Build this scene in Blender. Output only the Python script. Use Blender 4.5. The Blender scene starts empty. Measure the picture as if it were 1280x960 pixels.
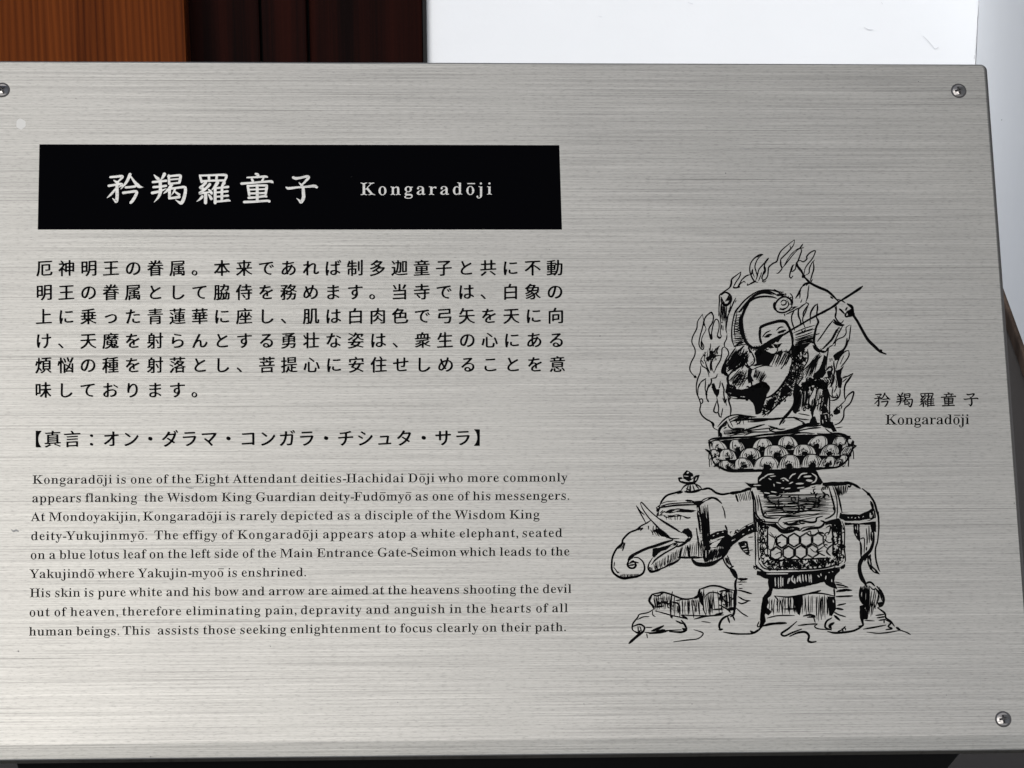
import bpy, bmesh, math, random
from mathutils import Vector, Matrix
R = math.radians
scene = bpy.context.scene
COL = scene.collection

# ------------------------------------------------------------------ camera frame
# The board was photographed with a long lens; its pose follows from the vanishing
# points of the board's own edges (FX, CX, CY in photograph pixels).
FX, CX, CY, DIST = 4400.0, 640.0, 480.0, 2.07
V_UP = Vector((298 - CX, -12570 - CY, FX)).normalized()            # board "up", camera axes (right, down, forward)
_s = -0.003
V_RT = Vector((1, _s, -(V_UP.x + V_UP.y * _s) / V_UP.z)).normalized()
V_N = V_RT.cross(V_UP)                                              # out of the board, towards the viewer
W_Z = Vector((-50, -10560, -FX)).normalized()                       # world up in camera axes
W_Y = Vector((0, 0, 1)) - W_Z * W_Z.z
W_Y.normalize()
W_X = W_Y.cross(W_Z)
P0 = Vector((0, 0, DIST))
BOARD_Z = 0.95
def to_world_dir(v): return Vector((v.dot(W_X), v.dot(W_Y), v.dot(W_Z)))
def to_world(p): return to_world_dir(p - P0) + Vector((0, 0, BOARD_Z))
CAM = to_world(Vector((0, 0, 0)))
def ray(px, py): return to_world_dir(Vector(((px - CX) / FX, (py - CY) / FX, 1)))
def hit_y(px, py, y):
    r = ray(px, py); return CAM + r * ((y - CAM.y) / r.y)
def hit_z(px, py, z):
    r = ray(px, py); return CAM + r * ((z - CAM.z) / r.z)
def uv(px, py):                                                     # a point of the board's face, metres
    r = Vector(((px - CX) / FX, (py - CY) / FX, 1))
    p = r * (P0.dot(V_N) / r.dot(V_N)) - P0
    return p.dot(V_RT), p.dot(V_UP)

cam_d = bpy.data.cameras.new('camera'); cam = bpy.data.objects.new('camera', cam_d); COL.objects.link(cam)
cam_d.sensor_width = 36; cam_d.lens = FX / 1280 * 36; cam_d.clip_end = 500; cam_d.clip_start = 0.1
_r, _u, _b = to_world_dir(Vector((1, 0, 0))), to_world_dir(Vector((0, -1, 0))), to_world_dir(Vector((0, 0, -1)))
cam.matrix_world = Matrix(((_r.x, _u.x, _b.x, CAM.x), (_r.y, _u.y, _b.y, CAM.y), (_r.z, _u.z, _b.z, CAM.z), (0, 0, 0, 1)))
scene.camera = cam

# ------------------------------------------------------------------ daylight
SUN_EL, SUN_AZ = R(41), R(-16)        # azimuth measured from behind the camera, negative to the left
world = bpy.data.worlds.new('World'); scene.world = world; world.use_nodes = True
wn = world.node_tree; bg = wn.nodes['Background']
sky = wn.nodes.new('ShaderNodeTexSky'); sky.sky_type = 'NISHITA'; sky.sun_disc = False
sky.sun_elevation = SUN_EL; sky.sun_rotation = math.pi + SUN_AZ * -1
sky.air_density = 1.0; sky.dust_density = 1.5; sky.ozone_density = 1.0
wn.links.new(sky.outputs[0], bg.inputs[0]); bg.inputs[1].default_value = 0.08
sd = bpy.data.lights.new('sun', 'SUN'); sd.energy = 2.1; sd.angle = R(34); sd.color = (1, 1, 1)
sun = bpy.data.objects.new('sun', sd); COL.objects.link(sun)
sun_dir = Vector((math.sin(SUN_AZ) * math.cos(SUN_EL), -math.cos(SUN_AZ) * math.cos(SUN_EL), math.sin(SUN_EL)))
sun.rotation_euler = sun_dir.to_track_quat('Z', 'Y').to_euler(); sun.location = sun_dir * 6
scene.view_settings.view_transform = 'Standard'; scene.view_settings.look = 'None'
scene.view_settings.exposure = 0.47; scene.view_settings.gamma = 1

# ------------------------------------------------------------------ materials
def mat(name, base=(.5, .5, .5), rough=.5, metal=0.0):
    m = bpy.data.materials.new(name); m.use_nodes = True
    b = m.node_tree.nodes['Principled BSDF']
    b.inputs['Base Color'].default_value = (*base, 1); b.inputs['Roughness'].default_value = rough
    b.inputs['Metallic'].default_value = metal
    return m, m.node_tree, b
def noise(nt, scale, vec, detail=3, rough=.55):
    n = nt.nodes.new('ShaderNodeTexNoise'); n.inputs['Scale'].default_value = 1; n.inputs['Detail'].default_value = detail
    n.inputs['Roughness'].default_value = rough
    mp = nt.nodes.new('ShaderNodeMapping'); mp.inputs['Scale'].default_value = scale
    nt.links.new(vec, mp.inputs[0]); nt.links.new(mp.outputs[0], n.inputs['Vector'])
    return n.outputs[0]
def ramp(nt, fac, stops):
    r = nt.nodes.new('ShaderNodeValToRGB'); e = r.color_ramp.elements
    while len(e) < len(stops): e.new(.5)
    for k, (p, c) in enumerate(stops):
        e[k].position = p; e[k].color = (*c, 1) if len(c) == 3 else c
    nt.links.new(fac, r.inputs[0]); return r.outputs[0]
def math_n(nt, op, a, b):
    n = nt.nodes.new('ShaderNodeMath'); n.operation = op
    for k, v in enumerate((a, b)):
        if hasattr(v, 'node'): nt.links.new(v, n.inputs[k])
        else: n.inputs[k].default_value = v
    return n.outputs[0]
def mixc(nt, op, fac, a, b):
    n = nt.nodes.new('ShaderNodeMix'); n.data_type = 'RGBA'; n.blend_type = op
    if hasattr(fac, 'node'): nt.links.new(fac, n.inputs[0])
    else: n.inputs[0].default_value = fac
    for k, v in ((6, a), (7, b)):
        if hasattr(v, 'node'): nt.links.new(v, n.inputs[k])
        else: n.inputs[k].default_value = (*v, 1)
    return n.outputs[2]
def g(v): return (v, v, v)

def make_brushed(name, base, rough):
    m, nt, b = mat(name, base, rough, .84)
    tc = nt.nodes.new('ShaderNodeTexCoord').outputs['Object']
    fine = noise(nt, (7, 1700, 1), tc, 4, .8)
    mid = noise(nt, (4, 700, 1), tc, 4, .7)
    band = noise(nt, (.9, 140, 1), tc, 3, .6)
    grain = noise(nt, (240, 1500, 1), tc, 2, .7)
    blotch = noise(nt, (9, 9, 1), tc, 3, .5)
    line = noise(nt, (5, 620, 1), tc, 1, .4)
    c = ramp(nt, fine, [(.30, g(.52)), (.5, g(.80)), (.70, g(1.0))])
    c = mixc(nt, 'MULTIPLY', .42, c, ramp(nt, mid, [(.3, g(.74)), (.7, g(1.0))]))
    c = mixc(nt, 'MULTIPLY', .45, c, ramp(nt, band, [(.3, g(.82)), (.7, g(1.0))]))
    c = mixc(nt, 'MULTIPLY', .9, c, ramp(nt, grain, [(.25, g(.62)), (.45, g(.92)), (.7, g(1.0))]))
    c = mixc(nt, 'MULTIPLY', .6, c, ramp(nt, line, [(.24, g(.55)), (.30, g(1.0))]))
    thin = noise(nt, (2.2, 1100, 1), tc, 2, .6)
    c = mixc(nt, 'MULTIPLY', .75, c, ramp(nt, thin, [(.30, g(.50)), (.38, g(.92)), (.62, g(.92)), (.70, g(1.12))]))
    c = mixc(nt, 'MULTIPLY', .5, c, ramp(nt, blotch, [(.3, g(.9)), (.7, g(1.0))]))
    c = mixc(nt, 'MULTIPLY', 1.0, c, base)
    nt.links.new(c, b.inputs['Base Color'])
    rr = math_n(nt, 'ADD', math_n(nt, 'MULTIPLY', fine, .10), rough - .05)
    rr = math_n(nt, 'ADD', rr, math_n(nt, 'MULTIPLY', math_n(nt, 'SUBTRACT', noise(nt, (7, 12, 1), tc, 4, .6), .5), .09))
    nt.links.new(rr, b.inputs['Roughness'])
    b.inputs['Anisotropic'].default_value = .2
    cx = nt.nodes.new('ShaderNodeCombineXYZ'); cx.inputs[1].default_value = 1
    nt.links.new(cx.outputs[0], b.inputs['Tangent'])
    bp = nt.nodes.new('ShaderNodeBump'); bp.inputs['Strength'].default_value = .25; bp.inputs['Distance'].default_value = .0002
    nt.links.new(fine, bp.inputs['Height']); nt.links.new(bp.outputs[0], b.inputs['Normal'])
    return m
STEEL = make_brushed('brushed_steel', (.405, .390, .352), .42)
STEEL_LETTER = make_brushed('bare_steel_lettering', (.57, .555, .515), .45)
INK = mat('black_ink', (.002, .002, .002), .8)[0]
BANNER = mat('black_film', (.0008, .0008, .0012), .7)[0]
BANNER.node_tree.nodes['Principled BSDF'].inputs['Specular IOR Level'].default_value = .008
INK.node_tree.nodes['Principled BSDF'].inputs['Specular IOR Level'].default_value = .015
FRAME = mat('black_painted_steel', (.006, .006, .006), .6)[0]
FRAME.node_tree.nodes['Principled BSDF'].inputs['Specular IOR Level'].default_value = .2
SCREW = mat('screw_steel', (.19, .18, .17), .36, 1.0)[0]
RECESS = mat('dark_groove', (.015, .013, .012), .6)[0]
SPECK = mat('dirt_speck', (.09, .085, .08), .9)[0]
FAINT = mat('faint_scratch', (.20, .195, .185), .8)[0]
SMUDGE = mat('pale_smudge', (.46, .445, .41), .8)[0]

def make_plaster(name, base):
    m, nt, b = mat(name, base, .85)
    tc = nt.nodes.new('ShaderNodeTexCoord').outputs['Object']
    n1 = noise(nt, (2.5, 2.5, 2.5), tc, 4, .6); n2 = noise(nt, (60, 60, 60), tc, 3, .6)
    c = ramp(nt, n1, [(.3, tuple(v * .95 for v in base)), (.7, base)])
    nt.links.new(c, b.inputs['Base Color'])
    bp = nt.nodes.new('ShaderNodeBump'); bp.inputs['Strength'].default_value = .15; bp.inputs['Distance'].default_value = .002
    nt.links.new(n2, bp.inputs['Height']); nt.links.new(bp.outputs[0], b.inputs['Normal'])
    return m
PLASTER = make_plaster('white_plaster', (.80, .815, .83))
SCUFF = mat('grey_scuff', (.60, .61, .63), .9)[0]

def make_wood(name, dark, light, ring, rough=.5, seed=0.0, wr=.30, wf=.55, wb=1.3):
    m, nt, b = mat(name, light, rough)
    b.inputs['Specular IOR Level'].default_value = .08
    tc = nt.nodes.new('ShaderNodeTexCoord').outputs['Object']
    off = nt.nodes.new('ShaderNodeMapping'); off.inputs['Location'].default_value = (seed, seed * .7, seed * 1.3)
    nt.links.new(tc, off.inputs[0]); v = off.outputs[0]
    warp = noise(nt, (5, 5, .55), v, 3, .5)
    sep = nt.nodes.new('ShaderNodeSeparateXYZ'); nt.links.new(v, sep.inputs[0])
    ph = math_n(nt, 'ADD', math_n(nt, 'MULTIPLY', sep.outputs[0], ring), math_n(nt, 'MULTIPLY', warp, ring * .085))
    sn = math_n(nt, 'SINE', ph, 0); sn = math_n(nt, 'ADD', math_n(nt, 'MULTIPLY', sn, .5), .5)
    fib = noise(nt, (260, 260, 3), v, 3, .6); broad = noise(nt, (14, 14, .5), v, 2, .5)
    f = math_n(nt, 'ADD', math_n(nt, 'MULTIPLY', sn, wr), math_n(nt, 'MULTIPLY', fib, wf))
    f = math_n(nt, 'ADD', f, math_n(nt, 'MULTIPLY', math_n(nt, 'SUBTRACT', broad, .5), wb))
    c = ramp(nt, f, [(.12, dark), (.45, tuple((a + b_) / 2 for a, b_ in zip(dark, light))), (.85, light)])
    nt.links.new(c, b.inputs['Base Color'])
    bp = nt.nodes.new('ShaderNodeBump'); bp.inputs['Strength'].default_value = .2; bp.inputs['Distance'].default_value = .001
    nt.links.new(f, bp.inputs['Height']); nt.links.new(bp.outputs[0], b.inputs['Normal'])
    return m
WOOD = make_wood('reddish_cedar', (.018, .0026, .0006), (.125, .029, .0048), 640, .7, 0.0, .26, .75, .9)
DARKWOOD = make_wood('dark_cedar', (.0025, .0003, .0002), (.026, .0040, .0018), 150, .7, 3.1, .12, .45, 1.0)  # much darker cedar tone for the door boards
BLACKWOOD = mat('black_edge', (.002, .002, .002), .6)[0]
BROWN = make_wood('old_brown_timber', (.025, .016, .011), (.075, .05, .036), 260, .7, 7.7)

# ------------------------------------------------------------------ object helpers
def link(name, me, m, parent=None):
    o = bpy.data.objects.new(name, me); COL.objects.link(o)
    for k in (m if isinstance(m, (list, tuple)) else [m]): me.materials.append(k)
    if parent: o.parent = parent
    return o
def from_bm(name, bm, m, parent=None, smooth=False):
    me = bpy.data.meshes.new(name); bm.normal_update(); bm.to_mesh(me); bm.free()
    if smooth:
        for p in me.polygons: p.use_smooth = True
    return link(name, me, m, parent)
def box(bm, x0, x1, y0, y1, z0, z1, bev=0.0):
    vs = [bm.verts.new((x, y, z)) for x in (x0, x1) for y in (y0, y1) for z in (z0, z1)]
    fs = []
    for q in ((0, 1, 3, 2), (4, 6, 7, 5), (0, 4, 5, 1), (2, 3, 7, 6), (0, 2, 6, 4), (1, 5, 7, 3)):
        fs.append(bm.faces.new([vs[k] for k in q]))
    if bev:
        es = list({e for f in fs for e in f.edges})
        bmesh.ops.bevel(bm, geom=es, offset=bev, segments=2, affect='EDGES', profile=.6)
def empty(name, loc, label, cat):
    o = bpy.data.objects.new(name, None); COL.objects.link(o); o.location = loc
    o.empty_display_size = .05; o['label'] = label; o['category'] = cat
    return o
def fill_polys(loops):
    """2-D loops (holes allowed) -> verts, faces"""
    cu = bpy.data.curves.new('tmp', 'CURVE'); cu.dimensions = '2D'; cu.fill_mode = 'BOTH'
    for lp in loops:
        s = cu.splines.new('POLY'); s.points.add(len(lp) - 1); s.use_cyclic_u = True
        for p, q in zip(s.points, lp): p.co = (q[0], q[1], 0, 1)
    o = bpy.data.objects.new('tmp', cu); COL.objects.link(o)
    dg = bpy.context.evaluated_depsgraph_get(); me = o.evaluated_get(dg).to_mesh()
    vs = [tuple(v.co)[:2] for v in me.vertices]; fs = [tuple(p.vertices) for p in me.polygons]
    o.evaluated_get(dg).to_mesh_clear(); bpy.data.objects.remove(o); bpy.data.curves.remove(cu)
    return vs, fs

# ------------------------------------------------------------------ the information board
BOARD_M = Matrix(((0, 0, 0, 0),) * 4)
_x, _y, _n = to_world_dir(V_RT), to_world_dir(V_UP), to_world_dir(V_N)
for k in range(3):
    BOARD_M[k][0], BOARD_M[k][1], BOARD_M[k][2] = _x[k], _y[k], _n[k]
BOARD_M[2][3] = BOARD_Z; BOARD_M[3][3] = 1
SIGN_BASE = Vector((0, 0.10, 0))
sign = empty('information_board', SIGN_BASE,
             'brushed steel information board with a black title banner, lettering and an ink drawing',
             'information board')
LOC = Matrix.Translation(-SIGN_BASE) @ BOARD_M
def onboard(o, parent=None):
    o.parent = parent or sign
    if o.parent is sign: o.matrix_local = LOC
    return o

U0, U1, VT, VF, VB = -.3205, .2957, .2060, -.2137, -.2221          # left, right, top, fold line, lower lip
def outline(u0, u1, v0, v1, r, n=8):
    pts = [(u0, v0), (u1, v0)]
    pts += [(u1 - r + r * math.cos(a), v1 - r + r * math.sin(a)) for a in [k * math.pi / 2 / n for k in range(n + 1)]]
    pts += [(u0 + r - r * math.sin(a), v1 - r + r * math.cos(a)) for a in [k * math.pi / 2 / n for k in range(n + 1)]]
    return pts
e = .0011
loops = []
def lp(u0, u1, v0, v1, r, ztop, zbot):
    L = []
    for (u, v) in outline(u0, u1, v0, v1, r): L.append((u, v, zbot if abs(v - v0) < 1e-9 else ztop))
    return L
loops.append(lp(U0 + e, U1 - e, VF, VT - e, .0026, 0, 0))
loops.append(lp(U0 + e * .35, U1 - e * .35, VB + e * .7, VT - e * .35, .0032, -e * .25, -.0024))
loops.append(lp(U0 + e * .08, U1 - e * .08, VB + e * .15, VT - e * .08, .0035, -e * .62, -.0021))
loops.append(lp(U0, U1, VB, VT, .0036, -e * 1.3, -.0025))
loops.append(lp(U0, U1, VB, VT, .0036, -.010, -.010))
loops.append(lp(U0 + .0015, U1 - .0015, VB + .0015, VT - .0015, 0.003, -.010, -.010))
bm = bmesh.new()
vl = [[bm.verts.new(p) for p in L] for L in loops]
f0 = bm.faces.new(vl[0])
for a, b in zip(vl, vl[1:]):
    n_ = len(a)
    for k in range(n_):
        bm.faces.new((a[k], b[k], b[(k + 1) % n_], a[(k + 1) % n_]))
bmesh.ops.recalc_face_normals(bm, faces=bm.faces[:])
plate = onboard(from_bm('face_plate', bm, STEEL))
# thin dark sheet added behind the plate, imitating the dark reflection along its edges
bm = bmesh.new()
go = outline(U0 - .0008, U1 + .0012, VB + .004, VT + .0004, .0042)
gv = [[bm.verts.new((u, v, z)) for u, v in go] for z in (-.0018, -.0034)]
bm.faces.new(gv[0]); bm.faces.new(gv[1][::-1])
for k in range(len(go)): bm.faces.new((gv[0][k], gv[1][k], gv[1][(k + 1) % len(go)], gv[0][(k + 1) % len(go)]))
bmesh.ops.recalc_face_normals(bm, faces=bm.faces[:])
edge_sheet = onboard(from_bm('edge_reflection_sheet', bm, RECESS))
# black box frame behind the plate and the stand that carries it
bm = bmesh.new()
fu0, fu1, fv0, fv1 = U0 + .034, uv(1212, 950)[0] - .001, VB + .0022, VT - .03
for (a, b_, c, d) in ((fu0, fu1, fv0, fv0 + .03), (fu0, fu1, fv1 - .03, fv1), (fu0, fu0 + .03, fv0 + .03, fv1 - .03), (fu1 - .03, fu1, fv0 + .03, fv1 - .03)):
    box(bm, a, b_, c, d, -.095, -.0060, .0015)
box(bm, fu0 + .03, fu1 - .03, fv0 + .03, fv1 - .03, -.016, -.008)
frame = onboard(from_bm('support_frame', bm, FRAME))
for uu in (fu0 + .06, fu1 - .06):
    w = BOARD_M @ Vector((uu, -.02, -.046))
    x, y = w.x - SIGN_BASE.x, w.y - SIGN_BASE.y
    bm = bmesh.new(); box(bm, x - .022, x + .022, y + .004, y + .048, .008, w.z - .008, .002)
    from_bm('post', bm, FRAME, sign)
    bm = bmesh.new(); box(bm, x - .07, x + .07, y - .045, y + .095, 0, .008, .001)
    from_bm('foot_plate', bm, FRAME, sign)

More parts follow.
